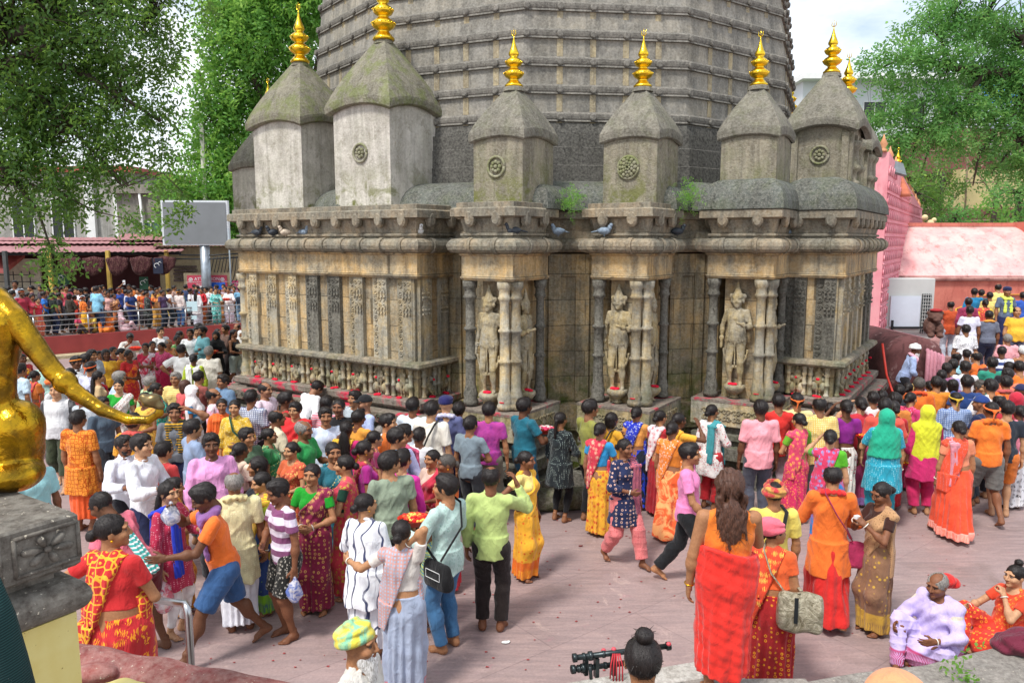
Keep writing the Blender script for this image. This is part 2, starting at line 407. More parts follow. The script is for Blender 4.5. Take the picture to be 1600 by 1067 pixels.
def foot_mesh(J, i, hh):
    s = J['s'] * (.92 if J['fem'] else 1.0); A = J['An'][i]; fd, lf = J['ft'][i]; sg = (1, -1)[i]
    d = nrm(V3(fd[0], fd[1], fd[2] if lf else 0)); l = nrm(np.cross(V3(0, 0, 1), d)); u = np.cross(d, l)
    M = np.stack([d, l, u], 1).astype(F4); zs = A[2] / s if not lf else .075
    zb = -min(zs, .078) + .004
    def f(p):
        q = ((p - A) @ M) / s
        D = smin(capsule(q, (0, 0, .03), (-.012, 0, zb + .03), .036, .033), capsule(q, (-.028, 0, zb + .028), (.10, 0, zb + .018), .030, .026), .03)
        D = smin(D, capsule(q, (.0, 0, -.018), (.115, 0, zb + .018), .030, .016), .03)
        D = smin(D, capsule(q, (.085, .022, zb + .014), (.105, -.022, zb + .013), .019, .018), .02)
        D = smax(D, -(q[:, 2] - zb), .008)
        in_ = -sg
        for j in range(5):
            y = in_ * (.034 - .0165 * j) * 1.0; x = .148 - .006 * j * j * .55
            D = smin(D, capsule(q, (.105, y * .9, zb + .013), (x, y, zb + .010), .0125 - .001 * j, .0105 - .0008 * j + (.002 if j == 0 else 0)), .005)
        return D * s
    c = A + d * .05 * s
    return surf(f, c - np.array((.16, .16, .12)) * s, c + np.array((.16, .16, .10)) * s, hh, .004)
def head_fn(J, open_=0):
    s = J['s'] * (1.07 if not J['fem'] else 1.03); C, M = J['Hd'], J['Rh']; fat = J['fat']
    def f(p):
        q = ((p - C) @ M) / s; x = np.abs(q[:, 0]); m = np.stack([x, q[:, 1], q[:, 2]], 1)
        d = ell(m, (0, .014, .026), (.073, .091, .083))
        d = smin(d, ell(m, (0, -.028, -.040), (.054 + fat * .2, .058, .062)), .04)
        d = smin(d, ell(m, (0, -.070, -.086), (.024, .020, .017)), .025)
        d = smin(d, ell(m, (.040, -.060, -.022), (.026, .026, .024)), .02)
        d = smin(d, ell(m, (.030, -.073, .034), (.030, .016, .010)), .015)
        d = smax(d, -ell(m, (.030, -.094, .012), (.018, .016, .011)), .010)
        d = np.minimum(d, ell(m, (.030, -.070, .011), (.0150, .0145, .0115)))
        d = smin(d, capsule(m, (0, -.083, .018), (0, -.104, -.020), .008, .0125), .010)
        d = smin(d, ell(m, (.012, -.093, -.024), (.009, .011, .008)), .006)
        d = smin(d, ell(m, (0, -.084, -.0465), (.022, .011, .0055)), .005)
        d = smin(d, ell(m, (0, -.082, -.0565), (.019, .011, .0065)), .004)
        d = smin(d, ell(m, (.074, .010, -.002), (.008, .019, .030)), .008)
        d = smin(d, capsule(q, (0, .02, -.05), (0, .03, -.13), .050, .052), .03)
        return d * s
    return f
def head_tint(V, J, skin, beard=0, lips=None, mark=0):
    s = J['s'] * (1.07 if not J['fem'] else 1.03); q = ((V - J['Hd']) @ J['Rh']) / s
    T = np.tile(np.array(skin, dtype=F4), (len(V), 1)); x, y, z = np.abs(q[:, 0]), q[:, 1], q[:, 2]
    fr = y < -.045
    def put(m, c, a=1.0):
        T[m] = T[m] * (1 - a) + np.array(c, dtype=F4) * a
    lp = lips or (skin[0] * .75, skin[1] * .42, skin[2] * .42)
    put(fr & (x < .022) & (z < -.0415) & (z > -.063) & (y < -.083), lp)
    put(fr & (np.abs(x - .030) < .0125) & (np.abs(z - .011) < .0048), (.20, .165, .145))
    put(fr & ((x - .030) ** 2 + (z - .011) ** 2 < .0068 ** 2), (.012, .008, .006))
    put(fr & (np.abs(x - .031) < .0155) & (np.abs(z - .0175) < .0026), (.02, .012, .01), .8)
    put(fr & (np.abs(x - .031) < .020) & (np.abs(z - .034 + (x - .03) ** 2 * 8) < .0042), (.015, .01, .008), .9)
    put((y < 0) & (z < -.03) & ~(x < .0), (skin[0] * .9, skin[1] * .88, skin[2] * .88), .4)
    if beard:   # 1 moustache, 2 stubble, 3 full
        if beard in (1, 3): put(fr & (x < .028) & (z < -.033) & (z > -.0425), (.02, .015, .012), .9)
        if beard == 2: put(fr & (z < -.03) & (x < .06), (.06, .045, .035), .35)
    if mark == 1: put(fr & (x < .011) & (z > .040) & (z < .070), (.55, .02, .02), .9)
    if mark == 2: put(fr & (x < .005) & (z > .038) & (z < .048), (.5, .01, .02), .95)
    if mark == 3: put((x < .006) & (z > .075) & (y < .0), (.5, .01, .02), .95)
    return T
# ---------------------------------------------------------------- hair and clothes as distance fields
def hair_fn(J, kind):
    s = J['s'] * (1.07 if not J['fem'] else 1.03); C, M = J['Hd'], J['Rh']; Rt = J['Rt']
    rs = np.random.RandomState(int(J['h'] * 9973) % 9999)
    ph = rs.uniform(0, 6.28, 8)
    def f(p):
        q = ((p - C) @ M) / s; m = np.stack([np.abs(q[:, 0]), q[:, 1], q[:, 2]], 1)
        if kind in ('none',): return np.ones(len(p))
        vol = {'short': .012, 'bun': .006, 'long': .009, 'pony': .006, 'wild': .016, 'crop': .003, 'topbun': .006, 'curly': .018, 'bob': .014}.get(kind, .008)
        d = ell(m, (0, .018, .030), (.077 + vol, .094 + vol * .8, .083 + vol))
        if kind in ('short', 'curly'):
            d = smin(d, ell(m, (0, -.035, .085), (.055, .045, .030 + vol * .5)), .03)
        # the face, the ears and the nape stay free
        fz = -.012 if kind in ('short', 'curly', 'crop', 'recede', 'bald') else -.035
        face = ell(m, (0, -.118, -.018), (.068, .085, .102)) + .003 * np.sin(q[:, 0] * 130 + ph[2]) + .002 * np.sin(q[:, 0] * 260)
        d = smax(d, -face, .008)
        nape = -.045 if kind not in ('bun', 'long', 'wild', 'pony', 'bob') else -.060
        d = smax(d, nape + .015 - q[:, 2] - np.where(q[:, 1] > .02, .04, 0), .01)
        d = smax(d, -ell(m, (.088, .000, -.018), (.020, .024, .034)), .006)
        if kind in ('recede', 'bald'):
            d = smax(d, -ell(m, (0, -.02, .095 if kind == 'recede' else .075), (.055 if kind == 'recede' else .075, .085 if kind == 'recede' else .11, .055 if kind == 'recede' else .07)), .006)
        if kind == 'bun': d = smin(d, ell(m, (0, .128, -.012), (.042, .036, .040)), .012)
        if kind == 'topbun': d = smin(d, ell(m, (0, .040, .140), (.042, .042, .034)), .012)
        if kind == 'pony':
            d = smin(d, capsule(q, (0, .11, .0), (0.01, .13, -.24), .026, .016), .02)
        if kind == 'bob': d = smin(d, smax(ell(m, (0, .035, -.04), (.088, .078, .10)), -face, .01), .02)
        if kind in ('long', 'wild'):
            pw = (p - C) @ Rt / s
            L = .38 if kind == 'long' else .25
            a = ell(pw * np.array((1, 1.6, 1), dtype=F4), (0, .17, -.12 - L * .3), (.082, .075, L * .62))
            if kind == 'wild':
                a = np.minimum(a, capsule(pw, (-.08, .05, -.05), (-.095, .06, -.27), .026, .007)); a = np.minimum(a, capsule(pw, (.07, .06, -.05), (.085, .09, -.24), .026, .006))
                for i in range(7): x0 = -.08 + .026 * i; a = np.minimum(a, capsule(pw, (x0, .11, -.12), (x0 * 1.15 + .02 * math.sin(i * 9), .12, -.30 - .07 * math.sin(i * 5)), .016, .003))
                a = smin(a, capsule(pw, (-.02, .02, .10), (.03, .03, .125), .022, .018), .02)
            d = smin(d, a, .03)
        amp = {'wild': .006, 'curly': .006, 'short': .0036, 'bob': .003}.get(kind, .002)
        d = d - amp * (np.sin(q[:, 0] * 150 + ph[0] + 3 * np.sin(q[:, 1] * 30 + q[:, 2] * 22)) + np.sin(q[:, 0] * 90 - q[:, 1] * 60 + ph[1] + 2 * np.sin(q[:, 2] * 40))) * .6
        return d * s
    return f
def beard_fn(J, L=.02):
    s = J['s']; C, M = J['Hd'], J['Rh']
    def f(p):
        q = ((p - C) @ M) / s; m = np.stack([np.abs(q[:, 0]), q[:, 1], q[:, 2]], 1)
        d = ell(m, (0, -.030, -.045 - L * .3), (.060, .064, .066 + L * .3))
        if L > .04: d = smin(d, ell(m, (0, -.075, -.10 - L * .4), (.045, .035, .05 + L * .5)), .03)
        d = smax(d, q[:, 2] + .034 + m[:, 0] * .0, .006); d = smax(d, q[:, 1] - .01, .01)
        d = np.maximum(d, -ell(m, (0, -.09, -.051), (.022, .03, .010)))
        d = smin(d, ell(m, (.012, -.089, -.038), (.018, .010, .006)), .004)
        return (d - .0015 * np.sin(q[:, 0] * 160) ) * s
    return f
TOPS = {  # sleeve end (1 = elbow, 2 = wrist), hem in statures, thickness, looseness
    'tee': (.62, .485, .016, .02), 'polo': (.62, .475, .016, .02), 'shirt': (1.85, .455, .017, .025), 'hshirt': (.80, .455, .019, .03), 'kurta': (1.55, .335, .019, .03),
    'kurtas': (.75, .33, .019, .03), 'blouse': (.55, .625, .008, 0), 'vest': (0, .56, .012, .008), 'uniform': (.75, .52, .014, .01), 'blazer': (1.85, .52, .014, .01), 'wide': (.42, .44, .022, .03)}
def top_fn(J, kind, seed, over=0.):
    h, s, Rt = J['h'], J['s'], J['Rt']; sl, hem, t, lo = TOPS[kind]; t *= s * .72; t += over; k = (.86 if J['fem'] else 1.0) * s * (1 + J['fat'] * 1.6)
    def f(p):
        q = (p - J['P']) @ Rt; zz = q[:, 2] + .52 * h
        d = torso(p, J, t, lo)
        if hem < .44:     # the skirt of a long shirt follows the thighs
            w0 = (.168 + J['fat'] * .6) * s + t
            u = np.clip((.54 * h - zz) / (.22 * h), 0, 1.2)
            ph = np.arctan2(q[:, 1], q[:, 0])
            rx = (w0 + .012) * (1 + .16 * u); ry = (w0 - .012 * s) * (1 + .22 * u)
            rr = np.sqrt((q[:, 0] / rx) ** 2 + (q[:, 1] / ry) ** 2)
            c = (rr - 1) * np.minimum(rx, ry) - .007 * u * np.sin(ph * 9 + seed)
            c = np.maximum(c, zz - .55 * h)
            d = smin(d, c, .03)
        else:
            w0 = (.160 + J['fat'] * .7) * s + t; ry = (.122 + J['fat'] * .9) * s + t
            rr = np.sqrt((q[:, 0] / w0) ** 2 + ((q[:, 1] + .003) / ry) ** 2)
            if hem < .55: c = np.maximum((rr - 1) * ry, np.abs(zz - .52 * h) - .075 * h); d = smin(d, c, .03)
        d = smax(d, hem * h - zz + .006 * np.sin(q[:, 0] * 30 + seed), .006)
        for i in (0, 1):
            if sl <= 0: continue
            S, E, W_ = J['Sh'][i], J['El'][i], J['Wr'][i]
            o = .013 * s + t * .45
            a = capsule(p, S, E, .047 * k + o + .008 * (kind in ('hshirt', 'wide', 'kurtas')), .040 * k + o + .008 * (kind != 'blouse'))
            if sl < 1:
                e = S + (E - S) * sl; D = nrm(E - S); a = smax(a, (p - e) @ D, .005)
            else:
                e = E + (W_ - E) * (sl - 1); D = nrm(W_ - E)
                b = capsule(p, E, W_, .040 * k + o, .030 * k + o * .8); b = smin(b, ell(p, E * .72 + W_ * .28, (.046 * k + o,) * 3), .03); b = smax(b, (p - e) @ D, .005)
                a = smin(a, b, .02)
            d = smin(d, a, .022)
        if kind == 'vest':
            for i in (0, 1): d = smax(d, -(np.linalg.norm(p - J['Sh'][i] - Rt @ V3((.035, -.035)[i] * s, 0, 0), axis=1) - .062 * s), .01)
        # neck opening
        N = J['N']
        deep = {'blouse': (.075, .10, .085)}.get(kind, (.060, .064, .045))
        d = smax(d, -ell(p, N + Rt @ V3(0, -.028 if kind != 'blouse' else -.0, .012) * s, np.array(deep) * s, Rt), .006)
        if kind in ('polo', 'shirt', 'hshirt', 'kurta', 'uniform'):
            Mt = Rt @ rot('x', R(14)); tr = torus(p, N + Rt @ V3(0, -.008, .004) * s, Mt, .062 * s, .010 * s); tr = np.minimum(tr, torus(p, N + Rt @ V3(0, -.008, .016) * s, Mt, .058 * s, .007 * s))
            d = smin(d, tr, .006)
        return d - folds(p, seed, .010 if kind != 'blouse' else .002, 26, 5)
    return f
def leg_fn(J, kind, seed):
    h, s = J['h'], J['s']; k = (.92 if J['fem'] else 1.0) * s * (1 + J['fat'] * 1.2)
    end, o1, o2 = {'trousers': (.045, .014, .034), 'jeans': (.035, .010, .026), 'shorts': (.27, .022, .034), 'salwar': (.055, .035, .045), 'leggings': (.07, .006, .008), 'rolled': (.13, .022, .035)}[kind]
    P2 = J['P'][2]; kb = (.86 if J['fem'] else 1.0) * s * (1 + J['fat'] * 1.6)
    def f(p):
        d = torso(p, J, .004 * s, 0); d = np.maximum(d, p[:, 2] - J['P'][2] - .075 * h)
        for i in (0, 1):
            H, K, A = J['Hp'][i], J['Kn'][i], J['An'][i]
            a = smin(capsule(p, H, K, .094 * kb + o1, .064 * kb + o1), capsule(p, K, A, .062 * kb + o1, .036 * kb + o2), .03); a = smin(a, ell(p, K * .68 + A * .32 + V3(0, .018 * s, 0), (.056 * kb + o1, .058 * kb + o1, .105 * kb)), .04)
            if end > .2: e = H + (K - H) * .93; D = nrm(K - H); a = smax(smin(a, capsule(p, H, K, .095 * kb + o1, .068 * kb + o2), .02), (p - e) @ D, .005)
            else: e = A + (K - A) * (end * 4 - .1); D = nrm(A - K); a = smax(a, (p - e) @ D, .005)
            d = smin(d, a, .015)
        return d - folds(p, seed, .007, 18, 14) * np.clip((P2 + .0 * h - p[:, 2]) * 8, 0, 1)
    return f
def skirt_fn(J, seed, hem=.035, flare=1.0, pleat=.010, top=.075):
    h, s = J['h'], J['s']; fa = J['fat']; P = J['P']; mid = (J['An'][0] + J['An'][1]) / 2
    spr = abs(float(J['An'][0][1] - J['An'][1][1])) / 2
    rs = np.random.RandomState(seed); ph0, n1 = rs.uniform(0, 6.28), 11 + rs.randint(5)
    def f(p):
        z = p[:, 2]; u = np.clip((P[2] + .06 * h - z) / (P[2] + .06 * h), 0, 1); out_ = np.clip((z - P[2] - .03) * 5, 0, 1) * (.02 if top > .1 else 0)
        cx = P[0] + (mid[0] - P[0]) * u; cy = P[1] + (mid[1] - P[1]) * u
        bl = np.interp(u, [0, .14, .4, 1], [.118 if top < .1 else .15, .150, .146, .150 * flare]).astype(F4) * s + (fa * .75) * s + .012
        by = np.interp(u, [0, .14, .4, 1], [.094, .118, .122, .135 * flare]).astype(F4) * s + (fa * .8) * s + .012 + spr * u * .9
        x, y = p[:, 0] - cx, p[:, 1] - cy; a = np.arctan2(y, x)
        pl = pleat * (.25 + u) * (np.sin(a * n1 + ph0 + 2.2 * np.sin(a * 2 + ph0) + u * 2) + .6 * np.sin(a * 5 - u * 4 + ph0))
        sw = .006 * np.sin(z * 26 + a * 2.3 + ph0)
        r = np.sqrt((x / bl) ** 2 + (y / by) ** 2)
        d = (r - 1) * np.minimum(bl, by) - pl - sw * (1 - u)
        if top > .1: d = d - .022 * np.clip((z - P[2] + .1) * 6, 0, 1) - .0022 * np.sin(z * 42 + x * 19 + y * 9 + 2 * np.sin(x * 13)) - .002 * np.sin(z * 83 - x * 34)
        for i in (0, 1): d = smin(d, capsule(p, J['Hp'][i], J['Kn'][i], .088 * s + fa * s, .072 * s), .06); d = smin(d, capsule(p, J['Kn'][i], J['An'][i], .078 * s, .062 * s), .08)
        d = smax(d, hem * h - z + .010 * np.sin(a * 3 + ph0), .006); d = smax(d, z - P[2] - top * h - (.022 * h * np.sin(a + 1.2) if top > .1 else 0), .006)
        return d
    return f
def sit_skirt_fn(J, seed):
    s = J['s']
    def f(p):
        d = torso(p, J, .02, .02); d = np.maximum(d, p[:, 2] - J['P'][2] - .09 * J['h'])
        for i in (0, 1):
            d = smin(d, capsule(p, J['Hp'][i], J['Kn'][i], .12 * s, .085 * s), .05); d = smin(d, capsule(p, J['Kn'][i], J['An'][i], .08 * s, .07 * s), .04)
        d = smin(d, ell(p, J['P'] + V3(0, -.10 * J['h'], -.02 * J['h']), (.27 * s, .30 * s, .16 * s)), .06)
        d = smax(d, .008 - p[:, 2], .005)
        return d - folds(p, seed, .014, 26, 20)
    return f
def pallu_fn(J, seed, over=.0, back=True, wide=1.0):
    h, s, Rt = J['h'], J['s'], J['Rt']; e = nrm(V3(.20, 0, .26)); nb = V3(-e[2], 0, e[0]); c0 = V3(.045 * s, 0, .215 * h)
    def f(p):
        q = (p - J['P']) @ Rt
        d = torso(p, J, .020 * s + over, .012)
        w = q @ nb - float(c0 @ nb)
        ridge = .004 * np.sin(w * 95 + 1.5 * np.sin(q[:, 2] * 11 + seed)) + .004 * np.sin(w * 41 + seed)
        fr = smax(np.abs(w + .02) - (.085 * wide + .10 * np.clip((.26 * h - q[:, 2]) / (.3 * h), 0, 1)) * s, q[:, 1] - .02, .01)
        fr = np.maximum(fr, -.03 * h - q[:, 2])
        a = smax(d - ridge, fr, .008)
        rsh = capsule(p, J['Sh'][0] - Rt @ V3(.05 * s, 0, .0), J['Sh'][0] + Rt @ V3(.0, 0, .0), .066 * s + over, .066 * s + over)
        a = smin(a, rsh - ridge, .02)
        if back:
            x = q[:, 0] - .055 * s; w_ = .105 * s * wide
            t = torso(p, J, .026 * s + over, .03)
            b = np.maximum(np.abs(x + .35 * (q[:, 2] - .2 * h)) - w_, -q[:, 1]); b = np.maximum(b, -.11 * h - q[:, 2])
            lowback = np.abs(q[:, 1] - .138 * s - .02 * np.clip(.05 * h - q[:, 2], 0, 1)) - .022
            tb = np.where(q[:, 2] < .05 * h, (np.abs(np.sqrt((q[:, 0] / (.170 * s + J['fat'])) ** 2 + (q[:, 1] / (.140 * s + J['fat'])) ** 2) - 1) * .14 - .012), t)
            a = smin(a, smax(tb - .006 * np.sin(x * 80 + seed), b, .008), .012)
        else:            # the loose end wraps round the back to the right hip
            w2 = q @ V3(e[2], 0, e[0]) - float(V3(-.02 * s, 0, .18 * h) @ V3(e[2], 0, e[0]))
            b = smax(np.abs(w2) - .10 * s, -q[:, 1] + .0, .01); a = smin(a, smax(d - ridge, b, .01), .01)
        return a
    return f
def shawl_fn(J, seed):
    s = J['s']
    def f(p):
        q = (p - J['P']) @ J['Rt']; d = torso(p, J, .035 * s, .03)
        for i in (0, 1): d = smin(d, capsule(p, J['Sh'][i], J['El'][i], .075 * s, .072 * s), .05); d = smin(d, capsule(p, J['El'][i], J['El'][i] * .4 + J['Wr'][i] * .6, .068 * s, .055 * s), .05)
        d = smax(d, .0 * J['h'] - q[:, 2], .02); d = smax(d, -ell(p, J['N'] + J['Rt'] @ V3(0, -.03, .02), (.07, .075, .06)), .01)
        w = q @ nrm(V3(-.6, .2, .8)); return d - .007 * np.sin(w * 60 + 2 * np.sin(q[:, 0] * 12 + seed)) - folds(p, seed, .008)
    return f
def scarf_fn(J, seed, tails=2, side=0):
    s, Rt = J['s'], J['Rt']
    def f(p):
        N = J['N']; Mt = Rt @ rot('x', R(20)); d = torus(p, N + Rt @ V3(0, -.01, -.006) * s, Mt, .078 * s, .030 * s)
        for i in ((0, 1) if tails == 2 else (side,)):
            sg = (1, -1)[i]; q = ((p - N) @ Rt) / s
            a = np.stack([(q[:, 0] - sg * .075) * .45, q[:, 1] + .128 + .0 * q[:, 2], q[:, 2]], 1)
            d = smin(d, capsule(a, (0, .03, -.04), (0, .0, -.38), .018, .022) * s, .03)
            a2 = np.stack([(q[:, 0] - sg * .075) * .6, q[:, 1], q[:, 2]], 1); d = smin(d, capsule(a2, (0, -.10, -.04), (0, .06, .0), .026, .026) * s, .03)
        return d - .005 * np.sin(p[:, 0] * 110 + 2 * np.sin(p[:, 2] * 14)) - .003 * np.sin(p[:, 2] * 90)
    return f
def sidescarf_fn(J, seed, sd=0):
    """a long cloth over one shoulder hanging before and behind"""
    s, Rt = J['s'], J['Rt']; sg = (1, -1)[sd]
    def f(p):
        q = ((p - J['P']) @ Rt) / s; x = q[:, 0] - sg * .085; h0 = .285 * J['h'] / s
        fr = np.stack([x * .36, q[:, 1], q[:, 2]], 1)
        d = capsule(fr, (0, -.125, h0 - .02), (0, -.155, h0 - .62), .022, .024)
        d = smin(d, capsule(fr, (0, .115, h0 - .0), (0, .155, h0 - .55), .022, .024), .02)
        d = smin(d, capsule(fr, (0, -.12, h0 - .01), (0, .0, h0 + .060), .022, .022), .03); d = smin(d, capsule(fr, (0, .11, h0 + .01), (0, .0, h0 + .060), .022, .022), .03)
        return d * s - .005 * np.sin(q[:, 0] * 120 + seed + 2 * np.sin(q[:, 2] * 7))
    return f
def hijab_fn(J, seed, long_=1):
    s = J['s'] * (1.07 if not J['fem'] else 1.03); C, M, Rt = J['Hd'], J['Rh'], J['Rt']
    def f(p):
        q = ((p - C) @ M) / s
        d = ell(q, (0, .026, .022), (.094, .112, .104))
        d = smin(d, capsule(p, C + Rt @ V3(0, .03, -.05) * s, J['N'] + Rt @ V3(0, .01, -.03) * s, .085 * s, .11 * s) / s, .06)
        if long_:
            t = torso(p, J, .034 * s, .02); qz = ((p - J['P']) @ Rt)[:, 2]; qy = ((p - J['P']) @ Rt)[:, 1]
            t = smax(t, (.19 - .10 * long_ * (qy > 0)) * J['h'] - qz, .02)
            d = smin(d, t / s, .05)
        d = smax(d, -ell(q, (0, -.125, -.022), (.060, .085, .082)), .01)
        w1 = np.sin(q[:, 0] * 38 + q[:, 2] * 17 + 2.2 * np.sin(q[:, 2] * 9 + seed)); w2 = np.sin(q[:, 2] * 26 + q[:, 1] * 30 + 2 * np.sin(q[:, 0] * 14 + seed))
        return (d - .006 * (1 - np.abs(w1)) ** 2 - .004 * (1 - np.abs(w2)) ** 2) * s
    return f
def turban_fn(J, kind, seed):
    s = J['s'] * (1.07 if not J['fem'] else 1.03); C, M = J['Hd'], J['Rh']
    def f(p):
        q = ((p - C) @ M) / s
        if kind == 'cap': 
            d = ell(q, (0, .012, .038), (.086, .103, .090)); d = smax(d, .030 - q[:, 2], .006)
            b = ell(q, (0, -.115, .040), (.068, .062, .007)); return smin(d, b, .01) * s
        if kind == 'beret':
            d = ell(q, (.006, .012, .052), (.092, .108, .078)); d = smax(d, .026 - q[:, 2], .006)
            return (smin(d, ell(q, (.0, .0, .090), (.088, .10, .034)), .02)) * s
        if kind == 'topi':
            d = ell(q, (0, .014, .05), (.083, .10, .085)); return smax(d, .030 - q[:, 2], .006) * s
        if kind == 'band':
            Mt = rot('x', R(-10)); d = torus(q * np.array((1.16, .94, 1), dtype=F4), (0, .016, .040), Mt, .098, .012)
            d = smin(d, ell(q, (.01, .125, .010), (.026, .018, .020)), .01); d = smin(d, capsule(q, (.01, .125, .0), (.03, .14, -.08), .012, .008), .01); return d * s
        if kind == 'bundle': return (smin(ell(q, (0, .150, -.01), (.070, .075, .068)), ell(q, (.01, .225, -.06), (.062, .062, .055)), .02) - .004 * np.sin(q[:, 2] * 90 + q[:, 0] * 40)) * s
        Mt = rot('x', R(-16 if kind == 'turban' else -6)); qq = q @ Mt
        d = ell(qq, (0, .022, .050), (.100, .114, .094)); d = smax(d, .020 - qq[:, 2], .02)
        a = np.arctan2(qq[:, 1], qq[:, 0])
        d = d - .0060 * np.sin(qq[:, 2] * 110 + 2.2 * np.sin(a + seed) + a) - .004 * np.sin(qq[:, 2] * 61 - 3 * np.sin(a))
        d = smin(d, torus(qq, V3(0, .020, .034), rot('y', R(9)), .092, .022), .012)
        if kind == 'openturban': d = smax(d, -ell(qq, (0, .045, .135), (.062, .066, .06)), .01)
        if kind == 'bundle': d = smin(d, ell(q, (0, .15, -.03), (.075, .085, .070)), .02); d = smin(d, ell(q, (.01, .23, -.075), (.06, .06, .055)), .02)
        if kind == 'puff': d = smin(d, ell(q, (0, .07, .07), (.095, .10, .085)), .03)
        return d * s
    return f
def bbox(J, pad=.12):
    A = np.array([J['P'], J['N'], J['C']] + J['Sh'] + J['El'] + J['Wr'] + J['Kn'] + J['An'] + J['Hp']); return A.min(0) - pad, A.max(0) + pad
# ---------------------------------------------------------------- cloth, skin and hair materials
_mc = {}
def cloth(c1, c2=None, pat='plain'):
    key = (c1, c2, pat)
    if key in _mc: return _mc[key]
    t = NT('cloth_' + pat); v = t.coord(); a = lin(c1); g_ = sum(a) / 3; a = tuple(q * .93 + g_ * .06 for q in a); b = lin(c2) if c2 else tuple(q * .7 for q in a)
    big = t.noise(v, 7, 3)
    base = t.mix(t.rng(big, .3, .7), tuple(q * .80 for q in a), tuple(min(1, q * 1.08 + .004) for q in a)); f = None
    if pat == 'hs': f = t.rng(t.wave(v, 9, .4, 'Z', 1), .62, .70)
    elif pat == 'hs2': f = t.rng(t.wave(v, 24, .3, 'Z', 1), .45, .6)
    elif pat == 'vs': f = t.rng(t.wave(v, 13, .3, 'X', 1), .6, .7)
    elif pat == 'wide':
        z = t.sep(v)[2]; f = t.math('MULTIPLY', t.rng(t.wave(v, 2.4, .2, 'Z', 0), .45, .5), 1)
    elif pat == 'chk': f = t.math('MAXIMUM', t.rng(t.wave(v, 11, .2, 'Z', 0), .55, .65), t.rng(t.wave(v, 11, .2, 'X', 0), .55, .65)); f = t.math('MULTIPLY', f, .8)
    elif pat == 'dot': f = t.rng(t.voro(v, 36, rnd=.25), .26, .20)
    elif pat == 'dots': f = t.rng(t.voro(v, 48, rnd=.2), .28, .2)
    elif pat == 'flo':
        d = t.voro(v, 17, rnd=.8); f = t.rng(t.math('ADD', d, t.math('MULTIPLY', t.wave(v, 24, 9, 'X', 2), .35)), .50, .44)
    elif pat == 'flos':
        d = t.voro(v, 32, rnd=.9); f = t.rng(t.math('ADD', d, t.math('MULTIPLY', t.wave(v, 30, 9, 'X', 2), .35)), .46, .40)
    elif pat == 'geo':
        d = t.voro(v, 19, feat='DISTANCE_TO_EDGE', rnd=.35); f = t.math('MAXIMUM', t.rng(d, .10, .06), t.rng(t.voro(v, 19, rnd=.35), .2, .16))
    elif pat == 'ring': 
        d = t.voro(v, 22, rnd=.35); f = t.math('MULTIPLY', t.rng(d, .34, .30), t.rng(d, .14, .19))
    elif pat == 'lines': f = t.rng(t.wave(v, 3.1, 7, 'X', 1, 1.4), .90, .95)
    elif pat == 'tie':
        f = t.rng(t.noise(v, 5, 4, .6, 1.5), .46, .56)
    elif pat == 'bor':
        z = t.sep(v)[2]; f = t.rng(z, .175, .165)
    elif pat == 'borf':
        z = t.sep(v)[2]; f = t.math('MAXIMUM', t.rng(z, .26, .25), t.rng(t.voro(v, 17, rnd=.7), .26, .20))
    elif pat == 'two':
        f = t.rng(t.sep(v)[0], -.12, -.11); f = t.math('MAXIMUM', t.rng(t.math('ABSOLUTE', t.sep(v)[0]), .175, .18), 0)
    col = base if f is None else t.mix(t.math('MULTIPLY', f, t.rng(t.noise(v, 9, 4), .3, .5, .55, .95)), base, b)
    if pat in ('bor', 'borf'):
        z = t.sep(v)[2]; g = t.math('MULTIPLY', t.rng(z, .16, .15), t.rng(t.wave(v, 26, 3, 'X', 1), .5, .6)); col = t.mix(t.math('MULTIPLY', g, .6), col, base)
    wr = t.coord((1, 1, .45)); n1 = t.noise(wr, 13, 4, .55, 1.2)
    nr = t.bump(n1, .55, .04); nr = t.bump(t.noise(v, 420, 2), .12, .003, nr)
    _mc[key] = t.done(col, .82, nr, 0, .22, **{'Sheen Weight': .15})
    return _mc[key]
def _skin():
    t = NT('skin'); v = t.coord(); c = t.attr('tint', 'Color'); n = t.noise(v, 60, 4)
    c = t.mix(t.rng(n, .3, .7), c, t.mix(1.0, c, (.78, .74, .72), 'MULTIPLY'))
    return t.done(c, .6, t.bump(t.noise(v, 260, 3), .12, .003), 0, .35, **{'Subsurface Weight': .0})
SKIN = _skin()
def _hair(c, nm):
    t = NT(nm); v = t.coord((1, 1, .18)); n = t.noise(v, 190, 3, .6); c = lin(c)
    return t.done(t.mix(t.rng(n, .35, .65), tuple(q * .5 for q in c), tuple(min(1, q * 1.9) for q in c)), .46, t.bump(n, .6, .006), 0, .35)
HAIRM = {k: _hair(c, 'hair_' + k) for k, c in {'black': '1a1413', 'grey': '77726d', 'white': 'd2cec4', 'brown': '4a3025', 'salt': '45403c'}.items()}
GOLD = simple('gold_jewellery', 'd9a02c', .3, 1); WHITEB = simple('white_bangle', 'e8e2d6', .35); REDPL = simple('red_plastic', 'c8301e', .35, 0, .15)
SKINS = [tuple(lin(c)) for c in ('9a6a4a', '84563c', 'aa7854', '6c4630', 'b88862', '95674a', 'c49672', '9e7054')]
